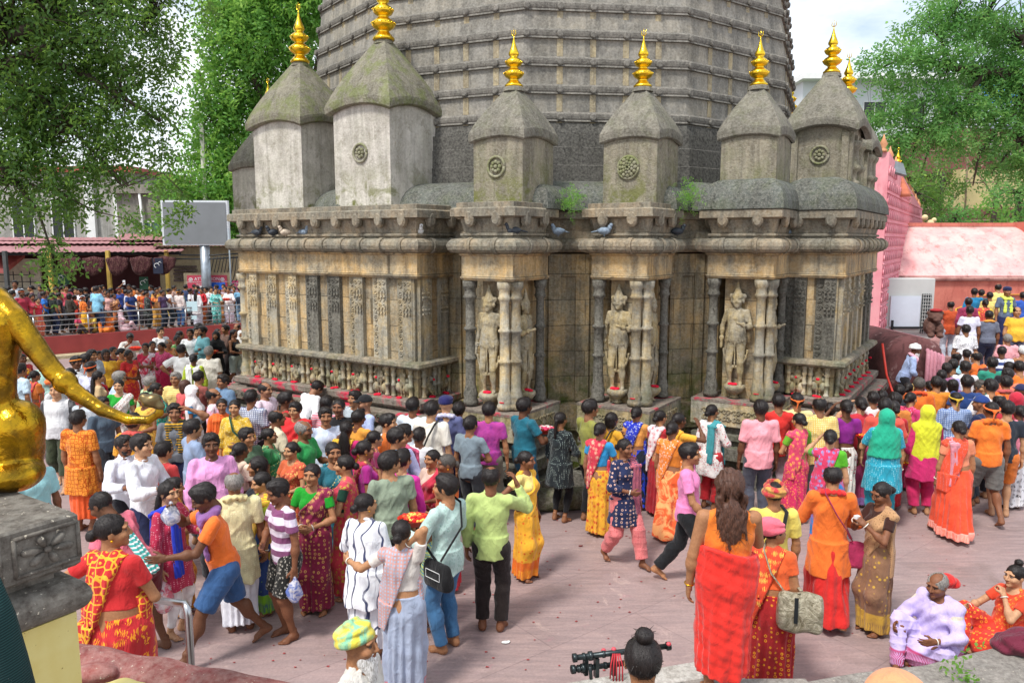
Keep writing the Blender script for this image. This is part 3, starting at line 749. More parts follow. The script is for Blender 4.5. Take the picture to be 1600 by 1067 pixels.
def words(c):
    names = {'black': '1c1c1e', 'white': 'f0f0ee', 'grey': '8a8a8c', 'navy': '1c2448', 'blue': '2858b8', 'light blue': '9cc8e8', 'sky blue': '3a9ad8', 'teal': '128088', 'turquoise': '20b0b0', 'green': '2a9a48',
             'light green': 'b0d898', 'lime': 'c8d820', 'olive': '76783a', 'yellow': 'f0c020', 'pale yellow': 'ece0a0', 'orange': 'f07018', 'rust': 'b04818', 'red': 'd01820', 'maroon': '701828', 'pink': 'f088a8', 'magenta': 'c81878',
             'purple': '702888', 'lavender': 'c0b0e0', 'brown': '70452c', 'tan': 'b89868', 'cream': 'e8dcc0', 'coral': 'e06058', 'mint': 'a0d8c8', 'charcoal': '3c3c42', 'light grey': 'c4c8cc', 'pale pink': 'f0c8d0', 'mustard': 'd89a18', 'dark green': '1e4830', 'pale blue': 'c4dcec', 'powder blue': 'a8bce8', 'beige': 'c8b89c', 'dusty rose': 'b87878'}
    a = np.array([int(c_ * 255) for c_ in [int(x, 16) / 255 for x in ((c if len(c) == 6 else ''.join(q * 2 for q in c))[i:i + 2] for i in (0, 2, 4))]])
    return min(names, key=lambda n: sum((a[i] - int(names[n][2 * i:2 * i + 2], 16)) ** 2 for i in range(3)))
TW = {'tee': 't-shirt', 'polo': 'polo shirt', 'shirt': 'long-sleeved shirt', 'hshirt': 'half-sleeved shirt', 'kurta': 'long kurta', 'kurtas': 'short-sleeved kurta', 'blouse': 'blouse', 'vest': 'sleeveless top', 'uniform': 'uniform shirt', 'blazer': 'long-sleeved top', 'wide': 'loose short-sleeved top'}
BW = {'trousers': 'trousers', 'jeans': 'jeans', 'shorts': 'shorts', 'salwar': 'loose trousers', 'leggings': 'leggings', 'rolled': 'rolled-up trousers', 'skirt': 'skirt', 'sari': 'sari', 'dhoti': 'dhoti', 'wrap': 'wrapped cloth'}
PW = {'hs': 'striped ', 'hs2': 'fine-striped ', 'vs': 'striped ', 'wide': 'broad-striped ', 'chk': 'checked ', 'dot': 'dotted ', 'dots': 'dotted ', 'flo': 'printed ', 'flos': 'small-printed ', 'geo': 'block-printed ', 'ring': 'ring-printed ', 'lines': 'line-printed ', 'tie': 'dyed ', 'bor': 'bordered ', 'borf': 'bordered ', 'two': 'two-tone '}
HW = {'bun': 'hair in a bun', 'long': 'long loose hair', 'pony': 'ponytail', 'wild': 'matted hair', 'bald': 'bald head', 'recede': 'receding hair', 'topbun': 'hair knotted on top', 'bob': 'bobbed hair', 'curly': 'curly hair'}
def pc(sx):
    c, _, p = sx.partition(','); c1, _, c2 = c.partition('/'); return c1, (c2 or None), (p or 'plain')
PEOPLE = []; ZONE = ['']; ZG = [('', None)]
def zone(z, g, lod=None): ZONE[0] = z; ZG[0] = (g, lod)
def P(px, py, h, a, top, bot, hair='short', pose='down down st', ex='', note='', z0=0, Y=None, fat=0., lean=0, yaw=0, pitch=0, sit=None, skin=None, tw=0, fem=None, lod=None, hc=None, mark=0, beard=0):
    hk, _, hcol = hair.partition(' ')
    if fem is None: fem = 1 if (hk in ('bun', 'long', 'pony', 'bob') or 'pal' in ex) else 0
    PEOPLE.append(dict(px=px, py=py, h=h, a=a, top=top, bot=bot, hk=hk, hcol=hcol or 'black', pose=pose.split(), ex=ex.split(), note=note, z0=z0, Y=Y, fat=fat, lean=lean, yaw=yaw, pitch=pitch, sit=sit, skin=skin, tw=tw, fem=fem, lod=lod or ZG[0][1], mark=mark, beard=beard, zone=ZONE[0], grp=ZG[0][0]))
RES = {'near': (.0105, .0088, .0052, .0048, .0075), 'mid': (.0150, .0125, .0078, .0065, .0105), 'far': (.022, .021, .0135, .0, .017)}   # body, cloth, head, hands, hair
def join(ms):
    V, Fc, T = [], [], []; n = 0
    for v, f, t in ms:
        if len(v) == 0: continue
        V.append(v); Fc.append(f + n); T.append(t); n += len(v)
    return np.concatenate(V), np.concatenate(Fc), np.concatenate(T)
_pcache = {}
def figure_parts(sp, lod):
    """-> list of (name, mesh, slot)"""
    rb, rc_, rh, rn, rr = RES[lod]
    arms = sp['pose'][:2]; legs = sp['pose'][2]
    J = skeleton(sp['h'], sp['fem'], sp['fat'], sp['lean'], legs, arms, sp['yaw'], sp['pitch'], sp['sit'], sp['tw'])
    seed = sp['seed']; lo, hi = bbox(J, .16); lo[2] = max(lo[2], -.02); skin = np.array(sp['skinc']); parts = []
    covered = sp['top'] and True
    V, Fc = surf(body_fn(J, rn > 0), lo, hi, rb)
    T = np.tile(skin, (len(V), 1)); ms = [(V, Fc, T)]
    Hc, s = J['Hd'], J['s']
    v, f = surf(head_fn(J), Hc - .15 * s, Hc + .145 * s, rh, .006); ms.append((v, f, head_tint(v, J, skin, sp['beard'], None, sp['mark'])))
    if rn > 0:
        for i in (0, 1):
            v, f = hand_mesh(J, i, rn); ms.append((v, f, np.tile(skin * .95, (len(v), 1))))
            v, f = foot_mesh(J, i, rn * 1.15); t = np.tile(skin * .9, (len(v), 1)); t[v[:, 2] < .02 + J['ft'][i][1] * h0(J)] = skin * 1.15; ms.append((v, f, t))
    V, Fc, T = join(ms); parts.append(('person', np_mesh('person', V, Fc, True, {'tint': ('FLOAT_COLOR', T)}), 'skin'))
    def add(name, fn, slot, r=rc_, l=None, u=None, mg=.012):
        v, f = surf(fn, lo if l is None else l, hi if u is None else u, r, mg)
        if name == 'hair' and lod != 'far' and len(v):      # loose strands break up the outline
            rg = np.random.RandomState(seed + 5); soft = sp['hk'] in ('bun', 'pony', 'topbun'); n = 700 if sp['hk'] in ('wild', 'long') else 260 if soft else 420
            P = v[rg.randint(0, len(v), n)]; C = Hc + np.array((0, .02, .03)); C = np.where((P[:, 2] < Hc[2] - .06)[:, None], np.stack([P[:, 0] * .5 + C[0] * .5, P[:, 1] * .6 + C[1] * .4, P[:, 2]], 1), C)
            N = P - C; N /= np.linalg.norm(N, axis=1, keepdims=True) + 1e-6
            D = rg.normal(size=(n, 3)) * .5 + N * .28 + np.array((0, .25, -.55 if not soft else -.1)); D -= N * (D * N).sum(1, keepdims=True) * (.75 if not soft else .9); D /= np.linalg.norm(D, axis=1, keepdims=True) + 1e-6
            L = rg.uniform(.012, .034, n)[:, None] * (2 if sp['hk'] in ('wild', 'long') else 1) * (.8 if soft else 1); W = np.cross(D, N) * .0022
            P0 = P - N * .002; P1 = P + D * L + N * .004; k = len(v)
            v = np.concatenate([v, np.stack([P0 + W, P0 - W, P1 - W * .3, P1 + W * .3], 1).reshape(-1, 3)]); f = np.concatenate([f, k + np.arange(4 * n).reshape(-1, 4)])
        if len(f): parts.append((name, np_mesh(name, v, f), slot))
    hk = sp['hk']
    if hk not in ('none',):
        hl, hu = Hc - np.array((.16, .2, .2)) * s, Hc + np.array((.16, .24, .2)) * s
        if hk in ('long', 'wild', 'pony'): hl[2] -= .45 * s; hu[1] += .12
        add('hair', hair_fn(J, hk), 'hair', rr if hk != 'wild' else min(rr, .006), hl, hu)
    if sp['beardx']: add('beard', beard_fn(J, {'beard': .02, 'longbeard': .10}[sp['beardx']]), 'beard', rr, Hc - .25, Hc + .12)
    if sp['bot']:
        k = sp['bot'].split()[0]
        if k in ('sari', 'skirt', 'dhoti', 'wrap'):
            if sp['sit']: add('skirt', sit_skirt_fn(J, seed), 'bot', l=lo - .1, u=hi + .1)
            else: add({'sari': 'sari_skirt', 'dhoti': 'dhoti', 'wrap': 'wrapped_cloth', 'skirt': 'skirt'}[k], skirt_fn(J, seed, {'sari': .035, 'skirt': .06, 'dhoti': .06, 'wrap': .12}[k], .88 if k == 'wrap' else 1.0, {'sari': .015, 'skirt': .015, 'dhoti': .012, 'wrap': .009}[k], .145 if sp['hk'] == 'wild' else .075), 'bot', l=lo - .08, u=hi + .08)
        else: add('trousers' if k != 'shorts' else 'shorts', leg_fn(J, k, seed), 'bot')
    if sp['top']:
        k = sp['top'].split()[0]; add({'blouse': 'blouse', 'kurta': 'kurta', 'kurtas': 'kurta'}.get(k, 'shirt'), top_fn(J, k, seed), 'top')
    for e in sp['ex']:
        k = e.split(':')[0]
        if k == 'pal': add('sari_drape', pallu_fn(J, seed), k, l=lo - .06, u=hi + .08)
        if k == 'palf': add('sari_drape', pallu_fn(J, seed, back=False), k, l=lo - .06, u=hi + .08)
        if k == 'shawl': add('shawl', shawl_fn(J, seed), k)
        if k == 'scarf': add('scarf', scarf_fn(J, seed), k, rc_ * .85)
        if k in ('dupl', 'dupr'): add('scarf', sidescarf_fn(J, seed, 0 if k == 'dupl' else 1), k, l=lo - .1, u=hi + .1)
        if k == 'hijab': add('head_scarf', hijab_fn(J, seed), k, u=hi + .15)
        if k == 'hood': add('head_scarf', hijab_fn(J, seed, 2.2), k, u=hi + .15)
        if k in ('cap', 'beret', 'band', 'turban', 'openturban', 'puff', 'bundle', 'topi'):
            add({'cap': 'cap', 'beret': 'beret', 'band': 'headband', 'topi': 'cap'}.get(k, 'turban'), turban_fn(J, k, seed), k, rr * .9, Hc - .25, Hc + .32)
        if k == 'glasses':
            m = MB(); Mh = Matrix([list(map(float, r)) for r in J['Rh']]).to_4x4(); m.M = Matrix.Translation(Vector(map(float, Hc))) @ Mh
            for sg in (-1, 1):
                m.tube([(sg * .032 + .019 * s * math.cos(q * .63), -.105 * s, .010 * s + .015 * s * math.sin(q * .63)) for q in range(11)], .0016, 5)
                m.tube([(sg * .051, -.103 * s, .014), (sg * .078 * s, -.05, .014), (sg * .080 * s, .015, .010)], .0016, 5)
            m.tube([(-.013, -.107 * s, .012), (.013, -.107 * s, .012)], .0014, 5)
            parts.append(('glasses', m.mesh('glasses'), 'glasses'))
        if k in ('bangle', 'bangles', 'goldbangle', 'earring', 'strap', 'watch'):
            m = MB()
            if k == 'earring':
                for sg in (-1, 1):
                    c = Hc + J['Rh'] @ V3(sg * .082, .006, -.040) * s; m.sphere(c, .009, 8, 5)
            elif k == 'strap': pass
            else:
                for i in ((0, 1) if k != 'watch' else (0,)):
                    d = J['hd'][i]; a = np.cross(d, V3(.1, .2, 1)); a = nrm(a); b = np.cross(d, a)
                    for q in range(1 if k != 'bangles' else 3):
                        c = J['Wr'][i] - d * (.018 + .012 * q)
                        m.tube([tuple(c + (a * math.cos(x * .628) + b * math.sin(x * .628)) * .033 * s) for x in range(11)], .005 if k != 'watch' else .009, 6)
            if m.v: parts.append((k.replace('goldbangle', 'bangle').replace('bangles', 'bangle'), m.mesh(k), k))
    return parts, J
def h0(J): return 3.0
SHARE = {'far'}
def place_people():
    # first: where everybody stands (on the ray of the head top, at the height of the person), then ease crowding along the ray
    for i, sp in enumerate(PEOPLE):
        sp['seed'] = (i * 37) % 91; rs = random.Random(i * 7 + 3)
        sp['skinc'] = SKINS[sp['skin'] if sp['skin'] is not None else rs.randrange(len(SKINS))]
        sp['beardx'] = None
        for e in sp['ex']:
            k, _, c = e.partition(':')
            if k in ('beard', 'longbeard'): sp['beardx'] = k; sp['bcol'] = c or 'black'
        ht = sp['h'] * (1 if not sp['sit'] else (.565 if sp['sit'] == 'floor' else .64))
        L = R(sp['lean']); ht -= .48 * sp['h'] * (1 - math.cos(L)); sp['ht'] = ht
        if callable(sp['z0']):
            z = .3
            for _ in range(25): p = at_z(sp['px'], sp['py'], z + ht); z = .5 * z + .5 * sp['z0'](p)
            z = sp['z0'](p); p = at_z(sp['px'], sp['py'], z + ht)
        else: z = sp['z0']; p = at_z(sp['px'], sp['py'], z + ht) if sp['Y'] is None else at_y(sp['px'], sp['py'], sp['Y'])
        if sp['Y'] is not None:
            k = (p.z - z) / ht; k = max(.86, min(1.12, k)); sp['h'] *= k
        if sp['lean']:
            a = R(sp['a']); p = p - Vector((math.sin(a), -math.cos(a), 0)) * (.42 * sp['h'] * math.sin(L))
        sp['pos'] = Vector((p.x, p.y, z))
    for it in range(30):
        for i, A in enumerate(PEOPLE):
            for B in PEOPLE[i + 1:]:
                if A['Y'] is not None or B['Y'] is not None or callable(A['z0']): continue
                d = A['pos'] - B['pos']; L = math.hypot(d.x, d.y)
                if L < .40 and abs(A['h'] - B['h']) < 1 and not A.get('fix') and A['z0'] == B['z0']:
                    F_, N_ = (A, B) if A['pos'].y > B['pos'].y else (B, A)
                    for Q, sg in ((F_, 1), (N_, -1)):
                        base = Q.setdefault('s0', 1.0); ns = base * (1 - sg * .010)
                        if .90 < ns < 1.10:
                            q = at_z(Q['px'], Q['py'], Q['z0'] + Q['ht'] * ns); Q['s0'] = ns; dd = q - Q.setdefault('q0', at_z(Q['px'], Q['py'], Q['z0'] + Q['ht'] * base))
                            Q['pos'] = Q['pos'] + Vector((dd.x, dd.y, 0)); Q['q0'] = q
    for sp in PEOPLE:
        if 's0' in sp: sp['h'] *= sp['s0']
def mat_for(sp, slot):
    if slot == 'skin': return SKIN
    if slot == 'hair': return HAIRM[sp['hcol']]
    if slot == 'beard': return HAIRM[sp['bcol']]
    if slot == 'top': return cloth(*pc(sp['top'].split()[1]))
    if slot == 'bot': return cloth(*pc(sp['bot'].split()[1]))
    if slot in ('bangle', 'bangles'): return WHITEB
    if slot in ('earring', 'goldbangle'): return GOLD
    if slot in ('glasses', 'watch'): return cloth('151515')
    for e in sp['ex']:
        k, _, c = e.partition(':')
        if k == slot: return cloth(*pc(c or '1a1a1c'))
def describe(sp):
    out = []
    child = 'child' if sp['h'] < 1.3 else 'person'
    def g(s_, W):
        k, c = s_.split(); c1, c2, p = pc(c)
        return f"{words(c1)} {PW.get(p, '')}{W[k]}"
    t = g(sp['top'], TW) if sp['top'] else 'bare shoulders'
    b = g(sp['bot'], BW) if sp['bot'] else ''
    ex = {e.partition(':')[0]: e.partition(':')[2] for e in sp['ex']}
    pal = ex.get('pal') or ex.get('palf'); hd = ''
    if pal: b = f"{words(pc(pal)[0])} {PW.get(pc(pal)[2], '')}sari"
    for k, w_ in (('hijab', 'head scarf'), ('hood', 'head cloth'), ('turban', 'turban'), ('openturban', 'head wrap'), ('puff', 'head wrap'), ('bundle', 'head wrap'), ('cap', 'cap'), ('beret', 'beret'), ('topi', 'cap'), ('band', 'headband')):
        if k in ex: hd = f"{words(pc(ex[k])[0])} {w_}"
    if not hd:
        hw = HW.get(sp['hk'], ''); hd = (sp['hcol'] + ' ' + hw if sp['hcol'] in ('grey', 'white') and hw and sp['hk'] != 'bald' else hw) or (sp['hcol'] + ' hair' if sp['hcol'] in ('grey', 'white', 'salt') else '')
        hd = hd.replace('salt', 'greying')
    return child, t, b, hd
def build_people():
    place_people(); cache = {}
    used = {}
    for i, sp in enumerate(PEOPLE):
        D = sp['pos'].y; lod = sp['lod'] or ('near' if D < 9.0 else 'mid' if D < 18 else 'far')
        J = None; sc = 1.0
        if lod == 'far' and not sp['sit']:
            s2 = dict(sp); hh = 1.55 if sp['fem'] else 1.66; sc = sp['h'] / hh; s2['h'] = hh; s2['fat'] = round(sp['fat'] / .03) * .03; s2['seed'] = sp['seed'] % 2; s2['yaw'] = round(sp['yaw'] / 30) * 30; s2['pitch'] = 0
            key = (sp['top'].split()[0] if sp['top'] else '', sp['bot'].split()[0] if sp['bot'] else '', sp['hk'], tuple(sp['pose']), sp['fem'], s2['fat'], sp['lean'], s2['yaw'], tuple(e.partition(':')[0] for e in sp['ex']), s2['seed'])
            if key not in cache: cache[key] = figure_parts(s2, lod)
            parts, J = cache[key]
        else: parts, J = figure_parts(sp, lod)
        root = None
        for name, me, slot in parts:
            m = mat_for(sp, slot)
            o = bpy.data.objects.new(name, me); COL.objects.link(o)
            if len(me.materials) == 0: me.materials.append(m)
            elif me.materials[0] is not m:
                o.material_slots[0].link = 'OBJECT'; o.material_slots[0].material = m
            if root is None: root = o
            else: o.parent = root
        root.location = sp['pos']; root.rotation_euler = (0, 0, R(sp['a'])); root.scale = (sc,) * 3
        sp['obj'] = root; sp['J'] = J; sp['sc'] = sc
        child, t, b, hd = describe(sp)
        sp['base'] = (child, t, b, hd)
        root['category'] = 'person'
        if sp['grp']: root['group'] = sp['grp']
    label_people()
def label_people():
    def cap(s_, n=16): return ' '.join(s_.split()[:n])
    labs = {}
    for sp in PEOPLE:
        c, t, b, hd = sp['base']; core = f"{c} in {t}" + (f" and {b}" if b else '') 
        if sp['note']: L = f"{core}, {sp['note']}"
        else: L = core + (f", {hd}" if hd else '')
        sp['lab'] = L; labs.setdefault(L, []).append(sp)
    for sp in PEOPLE:
        L = sp['lab']
        z = sp['zone']
        if len((L + ' ' + z).split()) <= 16 : L2 = f"{L}, {z}" if z else L
        else: L2 = cap(L)
        sp['lab'] = L2
    labs = {}
    for sp in PEOPLE: labs.setdefault(sp['lab'], []).append(sp)
    for L, ss in labs.items():
        if len(ss) == 1: continue
        for sp in ss:
            best = sorted((q for q in PEOPLE if q not in ss), key=lambda q: abs(q['px'] - sp['px']) + 1.5 * abs(q['py'] - sp['py']))
            side = 'left' if best[0]['px'] > sp['px'] else 'right'
            c, t, b, hd = sp['base']; bt = best[0]['base'][1]
            sp['lab'] = cap(f"{c} in {t}, {hd + ', ' if hd else ''}just {side} of person in {bt} {sp['zone']}")
    labs = {}
    for sp in PEOPLE: labs.setdefault(sp['lab'], []).append(sp)
    for L, ss in labs.items():
        if len(ss) > 1:
            ss.sort(key=lambda q: q['px']); od = ['leftmost', 'second from left', 'third from left', 'fourth from left', 'fifth from left', 'sixth from left']
            for i, sp in enumerate(ss): sp['lab'] = (' '.join(L.split()[:12])) + ', ' + od[min(i, 5)]
    for sp in PEOPLE: sp['obj']['label'] = sp['lab']
# ---------------------------------------------------------------- stone materials
def stone(name, a, b, dark, streak=.5, moss=.35, scale=1.0, red=0.0, mossz=(1.1, 1.9), ba=.5, bumpd=.03, blocks=True, mtop=0, speck=0.0, cov=(.36, .56), ovar=0.0):
    t = NT(name); v = t.coord(kind='Object'); a, b, dark = lin(a), lin(b), lin(dark); z = t.sep(v)[2]
    n1 = t.noise(v, 1.3 * scale, 7, .62); n2 = t.noise(v, 5 * scale, 8, .68); vs = t.coord((5 * scale, 5 * scale, .55 * scale)); n3 = t.noise(vs, 1.0, 7, .65, .6)
    c = t.mix(t.rng(t.math('ADD', t.math('MULTIPLY', n1, .6), t.math('MULTIPLY', n2, .4)), *cov), a, b)
    c = t.mix(t.math('MULTIPLY', t.rng(n3, .43, .60), streak), c, dark)
    c = t.mix(t.math('MULTIPLY', t.rng(t.noise(v, 2.6, 9, .72), .48, .64), streak * .9), c, tuple(q * 1.3 for q in dark))
    n4 = t.noise(v, 26, 6, .7); c = t.mix(t.rng(n4, .3, .75), t.mix(1.0, c, (.72, .70, .68), 'MULTIPLY'), t.mix(.30, c, (.62, .60, .52)))
    mo = t.math('MULTIPLY', t.rng(t.noise(v, 2.2, 7, .7), .46, .60), t.rng(z, mossz[1], mossz[0]))
    c = t.mix(t.math('MULTIPLY', mo, moss), c, lin('47551c'))
    if mtop: c = t.mix(t.math('MULTIPLY', t.rng(t.noise(v, 3.1, 8, .7), .47, .60), mtop), c, lin('6a7a2a'))
    if name in ('lime_washed_turret', 'plastered_turret'):
        c = t.mix(t.math('MULTIPLY', t.rng(t.noise(v, 2.4, 8, .72, .4), .48, .58), t.rng(z, 5.2, 4.5)), c, lin('6d7040')); c = t.mix(t.math('MULTIPLY', t.rng(t.noise(v, 5, 8, .75), .56, .62), .6), c, lin('8f8a7c'))
    if red: c = t.mix(t.rng(t.noise(v, 3.4, 5, .6), .62 - red * .35, .70 - red * .3), c, lin('c03a50'))
    if speck: c = t.mix(t.rng(t.noise(v, 70, 3, .6), .66, .72), c, lin('c8c0ae'))
    h = t.math('ADD', t.math('MULTIPLY', n4, .5), t.math('MULTIPLY', n2, .9))
    nr = t.bump(h, .75, bumpd)
    oi = t.n('ShaderNodeObjectInfo'); rv_ = t.rng(oi.outputs['Random'], 0, 1, .72, 1.18); cc_ = t.n('ShaderNodeCombineXYZ'); [t.l(rv_, cc_.inputs[i]) for i in range(3)]
    c = t.mix(ovar, c, cc_.outputs[0], 'MULTIPLY')
    if blocks:
        bk = t.n('ShaderNodeTexBrick'); rv = t.coord((1, 1, 1), rot=(R(90), 0, R(0)))
        sx = t.n('ShaderNodeCombineXYZ'); s3 = t.sep(v); t.l(t.math('ADD', s3[0], s3[1]), sx.inputs[0]); t.l(s3[2], sx.inputs[1])
        t.l(sx.outputs[0], bk.inputs['Vector']); bk.inputs['Scale'].default_value = 1.0; bk.inputs['Brick Width'].default_value = .83; bk.inputs['Row Height'].default_value = .42; bk.inputs['Mortar Size'].default_value = .008
        bk.inputs['Color1'].default_value = (.74, .74, .76, 1); bk.inputs['Color2'].default_value = (1.12, 1.10, 1.06, 1); bk.inputs['Mortar'].default_value = (1, 1, 1, 1); c = t.mix(.85, c, bk.outputs['Color'], 'MULTIPLY')
        c = t.mix(t.math('MULTIPLY', bk.outputs['Fac'], .55), c, tuple(q * .5 for q in dark)); nr = t.bump(t.math('SUBTRACT', 1, bk.outputs['Fac']), .5, .012, nr)
    return t.done(c, .9, nr, 0, .15)
ST_WALL = stone('weathered_ochre_sandstone', 'd8b272', 'b8ac90', '352f26', .55, .7, 1, mossz=(.9, 2.1), cov=(.43, .60))
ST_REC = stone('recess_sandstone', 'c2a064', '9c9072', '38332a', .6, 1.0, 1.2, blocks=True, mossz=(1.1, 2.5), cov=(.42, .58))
ST_PIL = stone('carved_grey_sandstone', 'd6ba80', 'b8b2a0', '3a362e', .52, .5, 1.6, blocks=False, mossz=(1.4, 2.2), cov=(.40, .56), ovar=1)
ST_PILD = stone('blackened_sandstone', '7b766a', '5c5a53', '26251f', .6, .6, 1.6, blocks=False, mossz=(1.4, 2.2), ovar=1)
ST_STAT = stone('statue_stone', 'b0aa9a', 'b8a26e', '3b392f', .5, .35, 2.2, blocks=False, mossz=(1.3, 2.0))
ST_DARK = stone('dark_plinth_stone', '77736a', '55524a', '1f1e1a', .6, .35, 1.4, mossz=(.8, 1.6), blocks=False)
ST_PINK = stone('vermilion_stained_stone', '7d7268', '8c7a70', '332a28', .45, .2, 2, red=.22, blocks=False)
ST_CORN = stone('cornice_stone', 'ab9474', '8a8474', '2f2c26', .55, .3, 1.2, blocks=False, mossz=(3.4, 4.0))
ST_ROOF = stone('shoulder_roof_plaster', '5a625f', '474e4c', '1e2120', .6, .1, 1, blocks=False, mtop=.10, speck=1)
ST_SPIRE = stone('spire_stone', 'aaa394', '8c8a85', '464542', .55, 0, .9, bumpd=.012, blocks=False)
ST_SPIRED = stone('spire_ring_stone', '837f79', '6b6864', '32302f', .5, 0, 1.2, bumpd=.014, blocks=False, speck=1)
ST_SPIREB = stone('spire_base_stone', '4d4c4c', '3b3a3a', '1c1c1c', .5, 0, 1, bumpd=.010, blocks=False, speck=0)
ST_STRIP = stone('pale_spire_strip', 'cdbb90', 'aa9e80', '6a6050', .5, 0, 1.5, blocks=False)
ST_TWHITE = stone('lime_washed_turret', 'e6e2da', 'c6c1b7', '6b665c', .40, .0, 1.1, blocks=False, mtop=.08, cov=(.40, .62))
ST_TGREY = stone('plastered_turret', 'aaa18c', '8f8774', '453f34', .55, .0, 1.3, blocks=False, mtop=.12)
ST_TRW = stone('mossy_turret_roof', '8f8a78', '787362', '403d33', .5, 0, 1.3, blocks=False, mtop=.42)
ST_TRG = stone('grey_turret_roof', '8d887c', '757166', '3b3932', .5, 0, 1.3, blocks=False, mtop=.10)
ST_MED = stone('medallion_stone', 'b5b19f', '8a8a64', '3b3a2c', .4, 0, 3, blocks=False, mtop=.45)
GILT = simple('gilded_brass', 'ffcf3a', .2, 1, .18, 9, .25)
POWDER = simple('vermilion_powder', 'e01638', .95, 0, .3, 30, .5)
# ---------------------------------------------------------------- temple plan
TH = R(33); U = Vector((math.cos(TH), -math.sin(TH))); Vv = Vector((math.sin(TH), math.cos(TH))); TC = Vector((.95, 18.7))
def uv(c, a, b): return (c[0] + U.x * a + Vv.x * b, c[1] + U.y * a + Vv.y * b)
def rect(c, a0, a1, b0, b1): return [uv(c, a0, b0), uv(c, a1, b0), uv(c, a1, b1), uv(c, a0, b1)]
def offset(poly, d):
    n = len(poly); out = []
    for i in range(n):
        p, a, b = Vector(poly[i]), Vector(poly[i - 1]), Vector(poly[(i + 1) % n])
        n1 = (p - a).normalized(); n2 = (b - p).normalized(); q1 = Vector((n1.y, -n1.x)); q2 = Vector((n2.y, -n2.x))
        m = (q1 + q2); k = max(.35, 1 + q1.dot(q2)); out.append(tuple(p + m * (d / k)))
    return out
def profile(mb, poly, prof): mb.rings([[(x, y, z) for x, y in offset(poly, o)] for z, o in prof])
def torus_prof(z0, z1, o, n=6):
    r = (z1 - z0) / 2; return [((z0 + z1) / 2 - r * math.cos(math.pi * i / n), o + r * .95 * math.sin(math.pi * i / n)) for i in range(n + 1)]
temple = empty('temple', (TC.x, TC.y, 0)); tag(temple, 'old grey and ochre stone temple with golden finials, domed turrets and a ringed spire', 'temple')
def part(mb, name, m, parent=None, **k):
    o = mb.build(name, m, None, **k); o.parent = parent or temple; o.matrix_parent_inverse = Matrix.Translation(-temple.location) if parent is None else Matrix(); return o
temple.location = (0, 0, 0)
def plinths(name_c, poly, low=False):
    m = MB(); profile(m, poly, [(-.1, .42), (.30, .42), (.32, .30), (.42, .30), (.44, .36), (.60, .36), (.62, .26), (.70, .22), (.72, .30), (.86, .30), (.88, .2), (1.0, .2)] if not low else
            [(-.1, .62), (.22, .62), (.24, .40), (.40, .40), (.42, .50), (.56, .50), (.58, .36), (.70, .3)])
    part(m, 'plinth', ST_DARK)
def roll_bosses(m, poly, z, o, step, r=.062, dz=.0, up=False):
    q = offset(poly, o); n = len(q)
    for i in range(n):
        a, b = Vector(q[i]), Vector(q[(i + 1) % n]); L = (b - a).length; k = max(1, round(L / step)); d = (b - a).normalized(); nn = Vector((d.y, -d.x))
        for j in range(k):
            p = a + (b - a) * ((j + .5) / k); yield p, d, nn
def disc(m, p, nn, z, r, t, n=14, half=False, rz=1.0):
    """a round boss facing nn"""
    d = Vector((-nn.y, nn.x)); rr = []
    for s_, sc in ((0, 1.0), (t * .7, 1.0), (t, .7)):
        rr.append([(p.x + nn.x * s_ + d.x * r * sc * math.cos(2 * math.pi * i / n), p.y + nn.y * s_ + d.y * r * sc * math.cos(2 * math.pi * i / n), z + (r * rz * sc * math.sin(2 * math.pi * i / n) if not half or math.sin(2 * math.pi * i / n) < 0 else 0)) for i in range(n)])
    m.rings(rr)
def entablature(poly, corner=True):
    m = MB(); profile(m, poly, [(3.30, .025), (3.34, .05), (3.38, .03), (3.66, .03), (3.68, .06), (3.70, .06)]); part(m, 'lintel_band', ST_WALL)
    m = MB(); profile(m, poly, [(3.70, .04)] + torus_prof(3.705, 3.925, .09) + [(3.93, .04)])
    for p, d, nn in roll_bosses(m, poly, 3.8, .02, .45): 
        for k in (-1, 0, 1):
            pts = [(p.x + nn.x * (.075 + .113 * math.sin(a)) + d.x * .022 * k, p.y + nn.y * (.075 + .113 * math.sin(a)) + d.y * .022 * k, 3.815 - .112 * math.cos(a)) for a in [math.pi * i / 7 for i in range(8)]]
            m.tube(pts, .018, 5)
    part(m, 'roll_cornice', ST_CORN)
    m = MB(); profile(m, poly, [(3.93, .0), (3.96, .0), (3.97, .04), (4.0, .04), (4.01, -.01), (4.03, .0), (4.22, .04), (4.24, .12), (4.25, .15), (4.36, .15), (4.38, .12)])
    for p, d, nn in roll_bosses(m, poly, 4.3, .05, .50): disc(m, p + nn * .02, nn, 4.22, .085, .09, half=False, rz=1.5)
    part(m, 'bracket_cornice', ST_CORN)
def spiral(m, c, du, r, dz0=1, turns=1.4, w=.010, out=None):
    n = 18; pts = []
    for i in range(n + 1):
        a = 2 * math.pi * turns * i / n; k = r * (1 - .72 * i / n)
        pts.append((c.x + du.x * k * math.cos(a) + out.x * .004, c.y + du.y * k * math.cos(a) + out.y * .004, c.z + dz0 * k * math.sin(a)))
    m.tube(pts, w, 5)
def scroll_strip(m, p, d, nn, z0, z1, w):
    n = int((z1 - z0) / (w * .95)); s = 1
    for i in range(n):
        z = z0 + (i + .5) * (z1 - z0) / n; spiral(m, Vector((p.x, p.y, z)), d * s, w * .40, s, 1.5, .009, nn); s = -s
def square_panel(m, p, d, nn, z, w):
    for sx in (-1, 1):
        for sz in (-1, 1):
            q = p + d * (sx * w * .24); spiral(m, Vector((q.x, q.y, z + sz * w * .26)), d * sx, w * .20, sz, 1.3, .009, nn)
